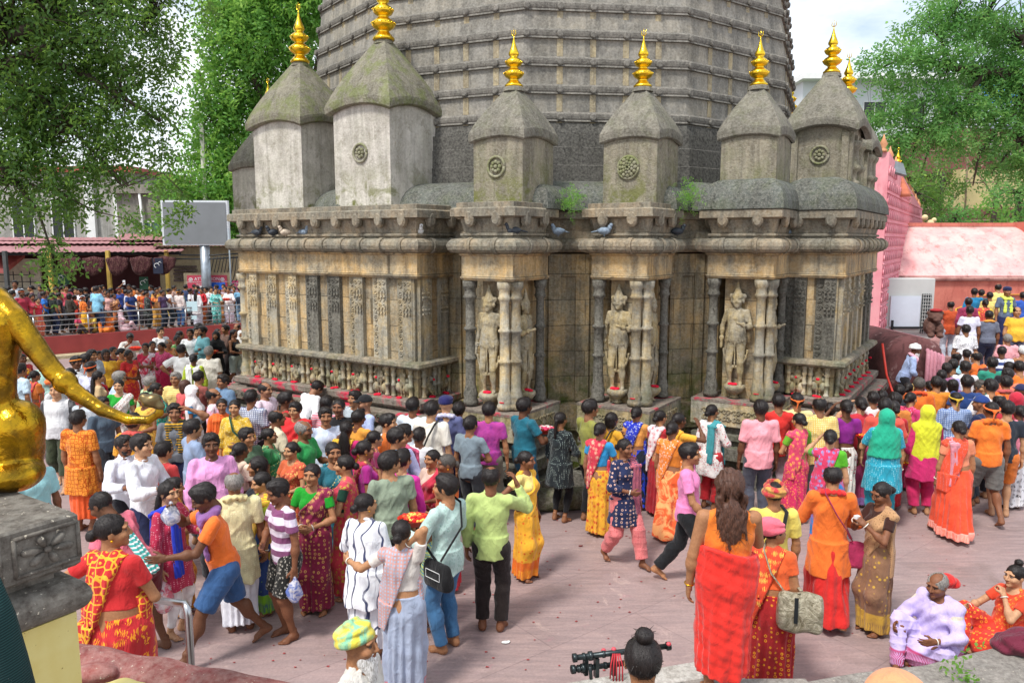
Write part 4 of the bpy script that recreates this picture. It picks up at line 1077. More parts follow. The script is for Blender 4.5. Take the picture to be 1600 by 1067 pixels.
def peg_row(m, p, d, nn, z, w):
    for k in (-1, 0, 1):
        q = p + d * (k * w * .33)
        for zz in (-.035, .035): m.box((q.x + nn.x * .0, q.y + nn.y * .0, z + zz), (w * .20, .035, .030), math.atan2(d.y, d.x))
_pc = [0]
def pilaster(p, d, nn, w, z0=1.97, z1=3.30, dep=.10, carve=True, strip=None):
    """p on the outer face, dep back to the wall"""
    m = MB(); c = p - nn * (dep / 2); rz = math.atan2(d.y, d.x)
    m.box((c.x, c.y, (z0 + z1) / 2), (w, dep, z1 - z0), rz)
    if carve:
        H = z1 - z0
        for fz in (.90, .70): square_panel(m, p, d, nn, z0 + H * fz, w * .92)
        for fz in (.80, .60): peg_row(m, p + nn * .012, d, nn, z0 + H * fz, w)
    if strip:
        sw = strip[1]; q = p + d * strip[0] - nn * .055; m.box((q.x - nn.x * .025, q.y - nn.y * .025, (z0 + z1) / 2), (sw, .05, z1 - z0 - .004), rz); scroll_strip(m, q, d, nn, z0 + .03, z1 - .05, sw)
    _pc[0] += 1; part(m, 'pilaster', ST_PILD if _pc[0] % 7 in (4, 5) else ST_PIL)
def column(p, r=.085, z0=1.38, z1=3.29, mat=None):
    H = z1 - z0; m = MB()
    pr = [(1.5, 0), (1.5, .03), (1.25, .05), (1.45, .09), (1.2, .12), (1.15, .14), (1.0, .16), (.96, .33), (.94, .36), (1.28, .375), (1.28, .385), (.94, .40), (.90, .60), (1.25, .615), (1.25, .627), (.90, .64), (.86, .84), (1.1, .86), (1.35, .875), (1.1, .89), (1.05, .93), (1.35, .95), (1.45, 1.0)]
    m.lathe((p[0], p[1], z0), [(a * r, b * H) for a, b in pr], 14); part(m, 'column', mat or ST_PIL)
# small figures used in the friezes
def stone_figure(h, arms, legs='st', sit=None, crown=True, res=.012, seed=1, flat=.62, orn=True, fat=.02):
    J = skeleton(h, 1 if seed % 2 else 0, fat, 0, legs, arms, 0, 0, sit, 0); s = J['s']; b = body_fn(J, False); J2 = dict(J); J2['s'] = s * 1.18; hd = head_fn(J2)
    def f(p):
        q = p.copy(); q[:, 1] = p[:, 1] / flat; d = np.minimum(b(q), hd(q)) * flat
        if crown:
            C = J['Hd']; c = q - C
            d = smin(d, capsule(q, C + V3(0, 0, .07) * s, C + V3(0, .0, .17) * s, .090 * s, .052 * s) * flat, .02); d = smin(d, capsule(q, C + V3(0, 0, .17) * s, C + V3(0, .0, .30) * s, .050 * s, .020 * s) * flat, .01)
            d = np.minimum(d, torus(q, C + V3(0, 0, .068) * s, np.eye(3, dtype=F4), .088 * s, .017 * s) * flat)
            for sg in (-1, 1): d = np.minimum(d, ell(q, C + V3(sg * .105, 0, -.02) * s, (.022 * s, .03 * s, .045 * s)) * flat); d = smin(d, ell(q, C + V3(sg * .11, .02, .07) * s, (.045 * s, .03 * s, .05 * s)) * flat, .01)
        if orn and not sit:
            for zc, R1, r_, tl in ((.66, .10, .012, 30), (.60, .13, .012, 38)): d = np.minimum(d, torus(q, V3(0, -.03, zc * h + .10 * h), rot('x', R(tl)), R1 * s, r_ * s) * flat)
            for zc in (.555, .53): d = np.minimum(d, torus(q * np.array((1, 1.25, 1), dtype=F4), V3(0, 0, zc * h), np.eye(3, dtype=F4), .150 * s, .015 * s) * flat)
            d = np.minimum(d, ell(q, V3(0, -.12 * s, .52 * h), (.10 * s, .025 * s, .035 * s)) * flat)
            for i in range(7): d = np.minimum(d, ell(q, V3((i - 3) * .045 * s, -.135 * s, (.505 - .004 * (3 - abs(i - 3))) * h), (.014 * s, .014 * s, .03 * s)) * flat)
            d = np.minimum(d, capsule(q, V3(0, -.13 * s, .5 * h), V3(0, -.10 * s, .24 * h), .014, .012) * flat)
            g = np.stack([q[:, 0], q[:, 1], q[:, 2]], 1); t = np.sqrt((q[:, 0] / 1.0) ** 2 + ((q[:, 2] - .42 * h) / 1.55) ** 2)
            ga = np.sqrt((t - .21 * s) ** 2 + (q[:, 1] + .05) ** 2) - .021 * s; ga = np.maximum(ga, q[:, 2] - .42 * h); d = np.minimum(d, ga * flat)
            for i in (0, 1):
                for a, bb, k in ((J['Sh'][i], J['El'][i], .62), (J['El'][i], J['Wr'][i], .9), (J['El'][i], J['Wr'][i], .78)):
                    c = a + (bb - a) * k; dd = nrm(bb - a); x = nrm(np.cross(dd, V3(.3, 1, .2))); Mx = np.stack([x, np.cross(dd, x), dd], 1).astype(F4); d = np.minimum(d, torus(q, c, Mx, .040 * s, .012 * s) * flat)
            d = smin(d, ell(q, J['P'] + V3(0, 0, .02 * h), (.165 * s, .12 * s, .09 * s)) * flat, .03)
        return d
    lo, hi = bbox(J, .2); lo[2] = -.02
    return surf(f, lo, hi + .25, res)
SMALL = [stone_figure(.46, a, sit=s_, res=.0125, seed=i, flat=.7, orn=False, crown=True) for i, (a, s_) in enumerate(((('belly', 'lift'), None), (('knee', 'knee'), 'floor'), (('lift', 'down'), None)))]
def put_np(name, V, Fc, loc, nn, m, scale=1.0, attrs=None):
    a = math.atan2(nn.x, -nn.y); c, s_ = math.cos(a), math.sin(a); W = V * scale
    X = np.stack([W[:, 0] * c - W[:, 1] * s_ + loc[0], W[:, 0] * s_ + W[:, 1] * c + loc[1], W[:, 2] + loc[2]], 1)
    return X
def powder(p, r, squash=.35, seed=0):
    rs = random.Random(seed); m = MB()
    for i in range(5):
        m.sphere((p[0] + rs.uniform(-.5, .5) * r, p[1] + rs.uniform(-.5, .5) * r, p[2]), r * rs.uniform(.35, .7), 9, 6, (1, 1, squash))
    part(m, 'vermilion_powder', POWDER)
def frieze(c, a0, a1, face, bays, red=True):
    """the band of small figures between balusters; face 0 = front left, 1 = right"""
    d = U if face == 0 else Vv; nn = -Vv if face == 0 else U
    m = MB(); Vs, Fs, n = [], [], 0
    L = a1 - a0
    for i in range(bays):
        t = a0 + (i + .5) * L / bays; P0 = Vector(uv(c, t, 0)) if face == 0 else Vector(uv(c, 0, t))
        for s_ in (-1, 1):
            q = P0 + d * (s_ * L / bays * .36) - nn * .03
            m.lathe((q.x, q.y, 1.36), [(.045, 0), (.045, .03), (.032, .05), (.032, .17), (.045, .18), (.045, .21), (.032, .22), (.032, .33), (.045, .35), (.045, .38), (.034, .40), (.034, .44), (.048, .46), (.048, .49)], 10)
        V_, F_ = SMALL[(i * 2 + face) % 3]; X = put_np('f', V_, F_, (P0.x - nn.x * .05, P0.y - nn.y * .05, 1.37 if (i * 2 + face) % 3 != 1 else 1.40), nn, None)
        Vs.append(X); Fs.append(F_ + n); n += len(X)
        for s_ in (-.19, .19):
            q = P0 + d * (s_ * L / bays) - nn * .07; m.sphere((q.x, q.y, 1.47 + .05 * (i % 3)), .07, 8, 6, (1, 1, 1.3)); m.sphere((q.x, q.y, 1.64), .05, 8, 6)
        if red:
            q = P0 + nn * .02; powder((q.x, q.y, 1.37), .075, .5, i); 
            q = P0 + nn * .055; powder((q.x, q.y, 1.66), .028, 1.2, i + 9)
    part(m, 'baluster_row', ST_PIL)
    o = link('figure_frieze', np_mesh('figure_frieze', np.concatenate(Vs), np.concatenate(Fs)), ST_STAT, temple)
def corner_block(c, La, Lb, bays_a, bays_b, npa, npb, flip=False):
    """projecting corner block: La along the front left face, Lb along the right face"""
    poly = rect(c, -La, 0, 0, Lb)
    inner = offset(poly, -.075)
    plinths('', poly)
    m = MB(); profile(m, poly, [(.98, .30), (1.0, .34), (1.16, .34), (1.17, .28)]); part(m, 'carved_ledge', ST_PINK)
    m = MB(); d0 = [(0, (U, -Vv, -La, 0)), (1, (Vv, U, 0, Lb))]
    for k, (d, nn, s0, s1) in d0:       # scroll carving on the lowest slab
        n = int(abs(s1 - s0) / .22)
        for i in range(n):
            t = s0 + (i + .5) * (s1 - s0) / n; q = Vector(uv(c, t, 0)) if k == 0 else Vector(uv(c, 0, t)); q = q + nn * .345
            spiral(m, Vector((q.x, q.y, 1.075)), d * (1 if i % 2 else -1), .062, 1, 1.5, .011, nn)
            q = q + nn * -.04; 
            spiral(m, Vector((q.x, q.y, .80)), d * (1 if i % 2 else -1), .062, 1, 1.5, .011, nn)
    part(m, 'scroll_carving', ST_DARK)
    m = MB(); profile(m, poly, [(1.18, .06), (1.22, .06), (1.23, .14), (1.26, .16), (1.345, .16), (1.36, .13)]); part(m, 'stained_ledge', ST_PINK)
    m = MB(); profile(m, inner, [(1.0, 0), (3.30, 0)]); part(m, 'wall', ST_WALL)
    m = MB(); profile(m, poly, [(1.85, .03), (1.87, .10), (1.90, .12), (1.95, .11), (1.975, .04)]); part(m, 'baluster_cap', ST_CORN)
    frieze(c, -La + .1, -.12, 0, bays_a); frieze(c, .12, Lb - .1, 1, bays_b)
    for k, (d, nn, s0, s1), n in ((0, d0[0][1], npa), (1, d0[1][1], npb)):
        L = abs(s1 - s0); st = L / n
        for i in range(n):
            t = (s0 + (i + .5) * st) if k == 0 else (s0 + (i + .5) * st)
            q = Vector(uv(c, t, 0)) if k == 0 else Vector(uv(c, 0, t)); w = min(.20, st * .40)
            sg = -1 if k == 0 else 1
            pilaster(q + d * (-sg * w * .25), d, nn, w, strip=(sg * (w * .5 + st * .15), st * .27), dep=.12)
    m = MB()        # clustered edges at the corner
    for i, (o, zz) in enumerate(((.0, 0), (.055, 0))):
        q = Vector(uv(c, -.03 - o * 1.4, .03 + .07 - o)); m.box((q.x, q.y, 2.635), (.07, .07, 1.33 - i * .006), -TH)
        q = Vector(uv(c, -.10 + o, .05 + o * 1.4)); m.box((q.x, q.y, 2.635), (.066, .066, 1.322 - i * .006), -TH)
    part(m, 'corner_shaft', ST_PIL)
    entablature(poly); return poly
STAT = []
for i, arms in enumerate((('down2', 'down'), ('down2', 'hold'), ('hold', 'down2'))):
    STAT.append(stone_figure(1.36, arms, 'st', None, True, .0125, 2 * i, .62, fat=.045))
_sc = [0]
def statue(loc, nn, k, sc=1.0):
    sc *= 1.12
    V_, F_ = STAT[k]; X = put_np('s', V_, F_, (loc[0], loc[1], loc[2] + .17), nn, None, sc)
    o = link('statue', np_mesh('statue', X, F_), ST_STAT, temple)
    m = MB(); m.lathe((loc[0], loc[1], loc[2]), [(.05, 0), (.09, .015), (.05, .04), (.07, .07), (.13, .11), (.175, .17), (.16, .215), (.1, .225)], 14); part(m, 'lotus_pedestal', ST_STAT)
    q = Vector(loc[:2]) + nn * .07; powder((q.x, q.y, loc[2] + .235), .085, .45, k)
    q = Vector(loc[:2]) + nn * .10; powder((q.x, q.y, loc[2] + .19), .055, .6, k + 5)
def statue_block(c, La, Lb, ks, sc=1.0):
    poly = rect(c, -La, 0, 0, Lb); inner = offset(poly, -.20); body = rect(c, -La + .2, -.2, .2, Lb + .9)
    m = MB(); profile(m, poly, [(-.1, .28), (.24, .28), (.26, .10), (.40, .10), (.42, .26), (.60, .26), (.62, .10), (.70, .10), (.72, .17), (.80, .17), (.82, .08), (.92, .08)]); part(m, 'plinth', ST_DARK)
    m = MB(); profile(m, poly, [(.93, .14), (.95, .18), (1.32, .18)]); part(m, 'carved_slab', ST_PIL)
    m = MB(); profile(m, poly, [(1.32, .185), (1.36, .185)]); part(m, 'stained_slab_top', ST_PINK)
    m = MB()
    for d, nn, s0, s1, k in ((U, -Vv, -La, 0, 0), (Vv, U, 0, Lb, 1)):
        n = max(3, int(abs(s1 - s0 + .2) / .19))
        for i in range(n):
            t = s0 + (i + .5) * (s1 - s0) / n; q = (Vector(uv(c, t, 0)) if k == 0 else Vector(uv(c, 0, t))) + nn * .185
            for a in range(4):
                th_ = a * math.pi / 2 + math.pi / 4; e = q + d * (.042 * math.cos(th_)); spiral(m, Vector((e.x, e.y, 1.13 + .072 * math.sin(th_))), d * (1 if math.cos(th_) > 0 else -1), .045, 1 if math.sin(th_) > 0 else -1, 1.2, .010, nn)
            m.box((q.x, q.y, 1.13), (.03, .02, .03), math.atan2(d.y, d.x))
    part(m, 'flower_carving', ST_STAT)
    m = MB(); profile(m, inner, [(1.30, 0), (3.32, 0)]); profile(m, rect(c, -La + .24, -.24, .3, Lb + .9), [(-.1, 0), (4.34, 0)]); part(m, 'wall', ST_WALL)
    q = Vector(uv(c, -La + .06, .06)); column(q, .080, mat=ST_DARK)
    q = Vector(uv(c, -.16, .045)); column(q, .078); q = Vector(uv(c, -.035, .16)); column(q, .078)
    q = Vector(uv(c, -.06, Lb - .05)); column(q, .070, mat=ST_DARK)
    q = Vector(uv(c, -La / 2 - .055, .115)); statue((q.x, q.y, 1.37), -Vv, ks[0], sc)
    q = Vector(uv(c, -.115, Lb / 2 + .075)); statue((q.x, q.y, 1.37), U, ks[1], sc * .96)
    q = Vector(uv(c, -.15, .02)) - Vv * .06; powder((q.x, q.y, 1.50), .05, .5, 3)
    entablature(poly)
# core wall, recesses
core = [(TC.x + 6.35 * math.cos(R(-8 + 30 * k)), TC.y + 6.35 * math.sin(R(-8 + 30 * k))) for k in range(12)]
m = MB(); profile(m, core, [(-.1, .25), (.5, .25), (.52, .12), (.78, .12), (.80, .2), (1.22, .2), (1.24, 0), (3.30, 0), (3.32, .03), (3.68, .03)]); part(m, 'recess_wall', ST_REC)
m = MB()
for i in range(12):        # shallow vertical offsets of the recessed wall
    a, b = Vector(core[i]), Vector(core[(i + 1) % 12]); d = (b - a).normalized(); nn = Vector((d.y, -d.x))
    for t, w in ((.07, .16), (.19, .2), (.33, .22), (.5, .26), (.67, .22), (.81, .2), (.93, .16)):
        q = a + (b - a) * t; m.box((q.x, q.y, 2.47), (w, .10, 2.42), math.atan2(d.y, d.x))
part(m, 'recess_offset', ST_REC)
m = MB(); profile(m, core, [(3.70, .0)] + torus_prof(3.705, 3.925, .05) + [(3.93, 0), (4.02, 0), (4.05, -.02), (4.22, .04), (4.24, .10), (4.35, .10), (4.37, .06)]); part(m, 'core_cornice', ST_CORN)
corner_block((-1.49, 12.07), 4.25, .98, 8, 2, 8, 2)
corner_block((5.25, 12.2), .92, 3.25, 2, 7, 2, 7)
statue_block((0.0, 11.2), .86, .95, (0, 1)); statue_block((2.0, 11.5), .86, .95, (2, 0)); statue_block((4.0, 11.85), .98, 1.0, (2, 1), 1.0)
m = MB(); m.prism(rect((-4.9, 14.3), -.2, 1.2, .05, 5), -.1, 4.35); part(m, 'rear_wall', ST_WALL)
m = MB(); q = uv((-1.49, 12.07), -4.33, .12)
column(q, .10, 1.3, 3.28); m.box((q[0], q[1], .65), (.5, .5, 1.1), -TH); part(m, 'corner_pedestal', ST_PINK); powder((q[0], q[1] - .1, 1.33), .12, .4, 4)
# shoulder roofs
def shoulder(poly, z0, h, inn, name='shoulder_roof', m_=None):
    m = MB(); n = 7; pr = [(z0, .17), (z0 + .03, .17)]
    for i in range(n + 1): a = math.pi / 2 * i / n; pr.append((z0 + .03 + h * math.sin(a), .17 - inn * (1 - math.cos(a))))
    m.rings([[(x, y, z) for x, y in offset(poly, o)] for z, o in pr]); part(m, name, m_ or ST_ROOF)
shoulder(core, 4.37, .48, .75); 
shoulder(rect((4.0, 11.85), -.98, 0, 0, 2.4), 4.38, .44, .32); shoulder(rect((5.25, 12.2), -.92, 0, 0, 3.25), 4.38, .50, .46)
shoulder(rect((-1.49, 12.07), -4.25, 0, 1.0, 3), 4.38, .30, .32); shoulder(rect((0., 11.2), -.86, 0, .9, 2.2), 4.375, .36, .3); shoulder(rect((2., 11.5), -.86, 0, .9, 2.2), 4.375, .36, .3)
m = MB()
for c, La, Lb in (((-1.49, 12.07), 4.25, 1.2), ((0., 11.2), .86, 1.2), ((2., 11.5), .86, 1.2)): profile(m, rect(c, -La, 0, 0, Lb), [(4.38, .08), (4.45, .08), (4.46, .02)])
part(m, 'turret_footing', ST_CORN)
# spire
def ngon(r, k0=-8): return [(TC.x + r * math.cos(R(k0 + 30 * k)), TC.y + r * math.sin(R(k0 + 30 * k))) for k in range(12)]
SR = [(4.8, 5.62), (5.15, 5.62), (5.16, 5.60), (5.45, 5.60), (5.46, 5.58), (5.70, 5.58), (5.71, 5.52), (5.86, 5.50)]
m = MB(); m.rings([[(x, y, z) for x, y in ngon(r)] for z, r in SR]); part(m, 'spire_base', ST_SPIREB)
def sr(z): return float(np.interp(z, [5.9, 7.4, 9.2, 10.6, 12], [5.47, 5.43, 5.22, 4.9, 4.5]))
m = MB(); zz = [5.86 + .3 * i for i in range(19)]; m.rings([[(x, y, z) for x, y in ngon(sr(z))] for z in zz]); spire = part(m, 'spire', ST_SPIRE)
mr, ms_ = MB(), MB()
for i in range(12):
    z = 5.93 + .45 * i
    mr.rings([[(x, y, zq) for x, y in ngon(sr(z) + o)] for zq, o in ((z - .05, .0), (z - .045, .05), (z - .01, .035), (z + .0, .045), (z + .04, .052), (z + .08, .052), (z + .10, .03), (z + .12, .0))])
    q = ngon(sr(z) + .055)
    for k in range(12):
        a, b = Vector(q[k]), Vector(q[(k + 1) % 12]); d = (b - a).normalized(); nn = Vector((d.y, -d.x))
        for t in (.02, .22, .42, .62, .82):
            p = a + (b - a) * t; disc(mr, p, nn, z + .025, .06, .035, 10)
            pp = p - nn * .048
            if t > .03: ms_.box((pp.x, pp.y, z - .185), (.10, .022, .29), math.atan2(d.y, d.x))
o = link('ring_moulding', mr.mesh('ring_moulding'), ST_SPIRED, spire); o = link('drip_strip', ms_.mesh('drip_strip'), ST_STRIP, spire)
# turrets
def finial(c, z, H, parent):
    m = MB(); s = H / .95
    pr = [(.155, 0), (.155, .03), (.13, .05), (.115, .075), (.085, .10), (.075, .12), (.09, .135), (.14, .165), (.168, .20), (.170, .215), (.168, .23), (.14, .265), (.09, .30), (.07, .315), (.08, .33), (.12, .352), (.143, .385), (.145, .40), (.143, .415), (.12, .45), (.075, .48), (.06, .495), (.085, .52), (.09, .55), (.07, .60), (.045, .66), (.022, .74), (.010, .80), (.008, .84)]
    m.lathe((c[0], c[1], z), [(a * s, b * s) for a, b in pr], 22)
    for zb, rb in ((.215, .170), (.40, .145)):
        for i in range(20):
            a = 2 * math.pi * i / 20; m.sphere((c[0] + rb * s * math.cos(a), c[1] + rb * s * math.sin(a), z + (zb + .012) * s), .011 * s, 6, 4)
    t = z + .82 * s
    m.tube([(c[0], c[1], t), (c[0], c[1], t + .14 * s)], [.008 * s, .003 * s], 5)
    for sg in (-1, 1): m.tube([(c[0] + sg * x * s * U.x, c[1] + sg * x * s * U.y, t + q * s) for x, q in ((0, .02), (.03, .03), (.042, .055), (.034, .085), (.044, .115))], [.008 * s, .008 * s, .008 * s, .006 * s, .002], 5)
    o = link('finial', m.mesh('finial'), GILT, parent)
def turret(corner, a, b, z0, z1, za, zt, wall, roof, med='ring', ov=.055, arch=.07):
    c = uv(corner, -a / 2, b / 2); poly = rect(corner, -a, 0, 0, b)
    m = MB(); profile(m, poly, [(z0, .03), (z0 + .03, .035), (z0 + .035, 0), (z1 + .06, 0)]); body = part(m, 'turret', wall)
    m = MB(); q = offset(poly, ov); n = 9; K = 9
    def eave(t): return z1 - .03 + arch * (1 - (2 * t - 1) ** 2)
    for i in range(4):
        A, B = Vector(q[i]), Vector(q[(i + 1) % 4]); C = Vector(c); rr = []
        for (ins, dz) in ((-.02 - ov * .8, -.10), (-.015, -.085), (.0, -.075), (.006, .0), (.0, .045)):
            rr.append([(*(C + (A.lerp(B, j / n) - C) * (1 + ins)), eave(j / n) + dz) for j in range(n + 1)])
        for k in range(1, K + 1):
            f = k / K; rho = (1 - f) + .13 * f; bulge = .075 * math.sin(math.pi * f ** .75) * (za - z1) * (1 - .5 * f)
            rr.append([(*(C + (A.lerp(B, j / n) - C) * rho), (eave(j / n) + .05) * (1 - f) + za * f + bulge) for j in range(n + 1)])
        m.rings(rr, cap=False, close=False, smooth=False)
    m.lathe((c[0], c[1], za - .07), [(.17, 0), (.16, .05), (.12, .09)], 12)
    o = link('turret_roof', m.mesh('turret_roof'), roof, body)
    o.data.polygons.foreach_set('use_smooth', [False] * len(o.data.polygons))
    if med:
        for d, nn, p0, L in ((U, -Vv, Vector(uv(corner, -a / 2 - .02, 0)), a),) + (((Vv, U, Vector(uv(corner, 0, b / 2)), b),) if med == 'big' and False else ()):
            m = MB(); zc = z0 + (z1 - z0) * .55; r0 = .17 if med == 'rose' else .15
            cx = p0 + nn * .005
            def pt(x, z, o=0): return (cx.x + d.x * x + nn.x * o, cx.y + d.y * x + nn.y * o, zc + z)
            m.tube([pt(r0 * math.cos(t * .3307), r0 * math.sin(t * .3307), .01) for t in range(20)], .022, 6)
            if med == 'rose':
                for ring, (rr_, k, s_) in enumerate(((.125, 12, .036), (.078, 9, .030), (.036, 6, .022))):
                    for j in range(k): th_ = 2 * math.pi * j / k + ring; m.sphere(pt(rr_ * math.cos(th_), rr_ * math.sin(th_), .02 + .012 * ring), s_, 8, 5, (1, 1, 1))
            else:
                for j in range(8): th_ = 2 * math.pi * j / 8; m.sphere(pt(.07 * math.cos(th_), .07 * math.sin(th_), .015), .032, 8, 5)
                m.sphere(pt(0, 0, .02), .035, 8, 5)
            link('medallion', m.mesh('medallion'), ST_MED, body)
    if zt: finial(c, za, zt - za, body)
    return body
turret((-5.3, 17.0), 1.2, 1.2, 4.38, 5.55, 6.6, 7.5, ST_TWHITE, ST_TRG, None)
turret((-3.8, 14.2), 1.30, 1.25, 4.4, 6.06, 7.22, 8.30, ST_TWHITE, ST_TRW, None, .10, .13)
turret((-2.0, 12.9), 1.28, 1.22, 4.4, 6.14, 7.30, 8.45, ST_TWHITE, ST_TRW, 'ring', .10, .13)
turret((.16, 11.65), .90, .90, 4.4, 5.50, 6.24, 7.10, ST_TGREY, ST_TRG, 'ring')
turret((2.2, 11.9), .90, .86, 4.4, 5.52, 6.28, 7.16, ST_TGREY, ST_TRG, 'rose')
turret((4.11, 12.2), .88, .86, 4.7, 5.60, 6.36, 7.22, ST_TGREY, ST_TRG, None)
t6 = turret((5.79, 13.5), .92, 1.1, 4.8, 5.85, 6.85, 7.75, ST_TGREY, ST_TRG, 'ring', .16, .14)
t7 = turret((7.05, 15.7), .95, 1.0, 4.8, 5.75, 6.75, 7.72, ST_TGREY, ST_TRG, None, .16, .14)
for tq, cc in ((t6, (5.79, 13.5)), (t7, (7.05, 15.7))):
    m = MB()
    for s_ in (.06, .5, .94):
        q = uv(cc, .02, s_); m.box((q[0], q[1], 5.25), (.07, .11, .95), -TH)
    for s_ in (-.9, -.06): q = uv(cc, s_, -.02); m.box((q[0], q[1], 5.25), (.11, .07, .95), -TH)
    for s_ in (.28, .72):
        q = uv(cc, .02, s_); m.lathe((q[0], q[1], 4.85), [(.13, 0), (.13, .06), (.07, .1), (.07, .22), (.13, .26), (.15, .32), (.1, .36), (.09, .6), (.13, .66), (.15, .72), (.1, .76)], 10)
    link('niche_pillar', m.mesh('niche_pillar'), ST_TGREY, tq)
# ---------------------------------------------------------------- courtyard
def text_mesh(s_, size, ext=.002):
    cu = bpy.data.curves.new('lettering', 'FONT'); cu.body = s_; cu.size = size; cu.extrude = ext; cu.align_x = 'CENTER'; cu.align_y = 'CENTER'; cu.resolution_u = 2
    o = bpy.data.objects.new('lettering', cu); COL.objects.link(o); bpy.context.view_layer.update()
    me = bpy.data.meshes.new_from_object(o.evaluated_get(bpy.context.evaluated_depsgraph_get())); bpy.data.objects.remove(o); return me
def lettering(s_, size, m, parent, loc, rz=0, sx=1):
    o = link('lettering', text_mesh(s_, size), m, parent); o.location = loc; o.rotation_euler = (R(90), 0, rz); o.scale = (sx, 1, 1); return o
def structure(mb, name, m): return tag(mb.build(name, m), kind='structure')
t = NT('pink_paving'); v = t.coord(rot=(0, 0, R(-38)))
n1 = t.noise(v, .55, 5, .6); n2 = t.noise(t.coord((1.2, 9, 1), rot=(0, 0, R(-30))), 1.6, 7, .65, .4); n3 = t.noise(v, 34, 4, .7)
c = t.mix(t.rng(n1, .35, .65), lin('93807e'), lin('aa9592')); c = t.mix(t.math('MULTIPLY', t.rng(n2, .42, .66), .75), c, lin('b89f9a'))
c = t.mix(t.rng(n3, .3, .75), t.mix(1.0, c, (.74, .74, .76), 'MULTIPLY'), c)
c = t.mix(t.math('MULTIPLY', t.rng(t.noise(v, .9, 6, .65, .8), .56, .72), .55), c, lin('75645f'))
c = t.mix(t.math('MULTIPLY', t.rng(t.noise(t.coord(rot=(0, 0, .4)), 1.7, 8, .75, 1.5), .58, .66), .45), c, lin('d3b9ae'))
c = t.mix(t.math('MULTIPLY', t.rng(t.noise(v, 3.1, 6, .7), .63, .72), .5), c, lin('b07080'))
c = t.mix(t.rng(t.noise(v, 75, 2, .6), .70, .76), c, lin('4f4244'))
bk = t.n('ShaderNodeTexBrick'); t.l(v, bk.inputs['Vector']); bk.inputs['Scale'].default_value = 1; bk.inputs['Brick Width'].default_value = 2.3; bk.inputs['Row Height'].default_value = 1.05; bk.inputs['Mortar Size'].default_value = .006
bk.inputs['Color1'].default_value = (.86, .86, .86, 1); bk.inputs['Color2'].default_value = (1, 1, 1, 1); bk.inputs['Mortar'].default_value = (1, 1, 1, 1)
c = t.mix(1.0, c, bk.outputs['Color'], 'MULTIPLY'); c = t.mix(t.math('MULTIPLY', bk.outputs['Fac'], .35), c, lin('55474a'))
nr = t.bump(t.math('ADD', n3, n2), .22, .006); nr = t.bump(t.math('SUBTRACT', 1, bk.outputs['Fac']), .4, .004, nr)
PAVE = t.done(c, t.rng(n2, .3, .7, .62, .42), nr, 0, .4)
m = MB(); m.box((0, 60, -.05), (260, 220, .1)); structure(m, 'courtyard_paving', PAVE)
STEEL = simple('brushed_steel', 'b9bbbd', .28, 1, .1, 20); REDW = simple('dull_red_paint', '98403f', .75, 0, .18, 2.2, .3)
CREAMP = stone('cream_plaster', 'cdbf9a', 'b7a77f', '6b5f49', .3, 0, 1, blocks=False); CONC = stone('stained_concrete', 'a39f95', '87837a', '3b3934', .5, 0, .8, blocks=False)
WHITEP = simple('white_paint', 'e2e3e2', .6, 0, .07, 3); BLACKP = simple('black_plastic', '1d2226', .45, 0, .2, 4); GLASS = simple('dark_window_glass', '232a2c', .12, 0, .4, 3)
# terrace, its wall and rail
def terrY(px): return 24.5 + .0134 * px
TA, TB = Vector((-26.4, 16.3)), Vector((-5.2, 34.4)); td = (TB - TA).normalized(); tn = Vector((td.y, -td.x))
m = MB(); m.prism([tuple(TA), tuple(TB), tuple(TB - tn * 40), tuple(TA - tn * 40)], -.02, .65); structure(m, 'terrace_floor', simple('terrace_paving', '8a7f7b', .8, 0, .2, 2))
def strip(a, b, off, w, z0, z1, name, mt):
    m = MB(); p, q = a + tn * off, b + tn * off; m.prism([tuple(p + tn * w), tuple(q + tn * w), tuple(q), tuple(p)], z0, z1); return m.build(name, mt)
tag(strip(TA, TB, .0, .16, 0, .70, 'terrace_wall', REDW), 'long low dull red retaining wall under the steel railing', 'wall')
tag(strip(TA, TB, .17, .55, 0, .10, 'kerb_step', CREAMP), kind='structure')
rail = empty('railing', (0, 0, 0)); tag(rail, 'polished steel railing with four bars along the red terrace wall', 'railing')
L = (TB - TA).length
m = MB(); m.tube([(*(TA + tn * .06), 1.42), (*(TB + tn * .06), 1.42)], .028, 8); m.build('handrail', STEEL, rail)
for z in (1.24, 1.07, .90): m = MB(); m.tube([(*(TA + tn * .06), z), (*(TB + tn * .06), z)], .014, 6); m.build('rail_bar', STEEL, rail)
for i in range(int(L / 1.62)): m = MB(); p = TA + td * (i * 1.62 + .9) + tn * .06; m.tube([(*p, .70), (*p, 1.40)], .024, 8); m.build('post', STEEL, rail)
# shed with pink corrugated roofs
def corrugated(m, A, B, zA, depth, zB, n, amp=.035):
    d = (B - A).normalized(); nn = Vector((-d.y, d.x)); rows = []
    for f in (0, .5, 1):
        rows.append([(*(A + (B - A) * (i / n) + nn * depth * f), zA + (zB - zA) * f + amp * (i % 2)) for i in range(n + 1)])
    for k in range(2): m.add(rows[k] + rows[k + 1], [(i, i + 1, n + 2 + i, n + 1 + i) for i in range(n)])
    m.add([(x, y, z - .02) for x, y, z in rows[0] + rows[1]], [(i + 1, i, n + 1 + i, n + 2 + i) for i in range(n)])
PINKR = simple('faded_pink_roof_sheet', 'a87678', .6, 0, .3, 1.8); POSTY = simple('yellow_post', 'c8a850', .6, 0, .2, 5); DRK = simple('dark_shed_interior', '2b2426', .9, 0, .3, 2); MARW = simple('maroon_back_wall', '5a3436', .9, 0, .25, 1.5)
shed = empty('market_shed'); tag(shed, 'long open shed with faded pink corrugated roof and yellow posts behind the crowd', 'shed')
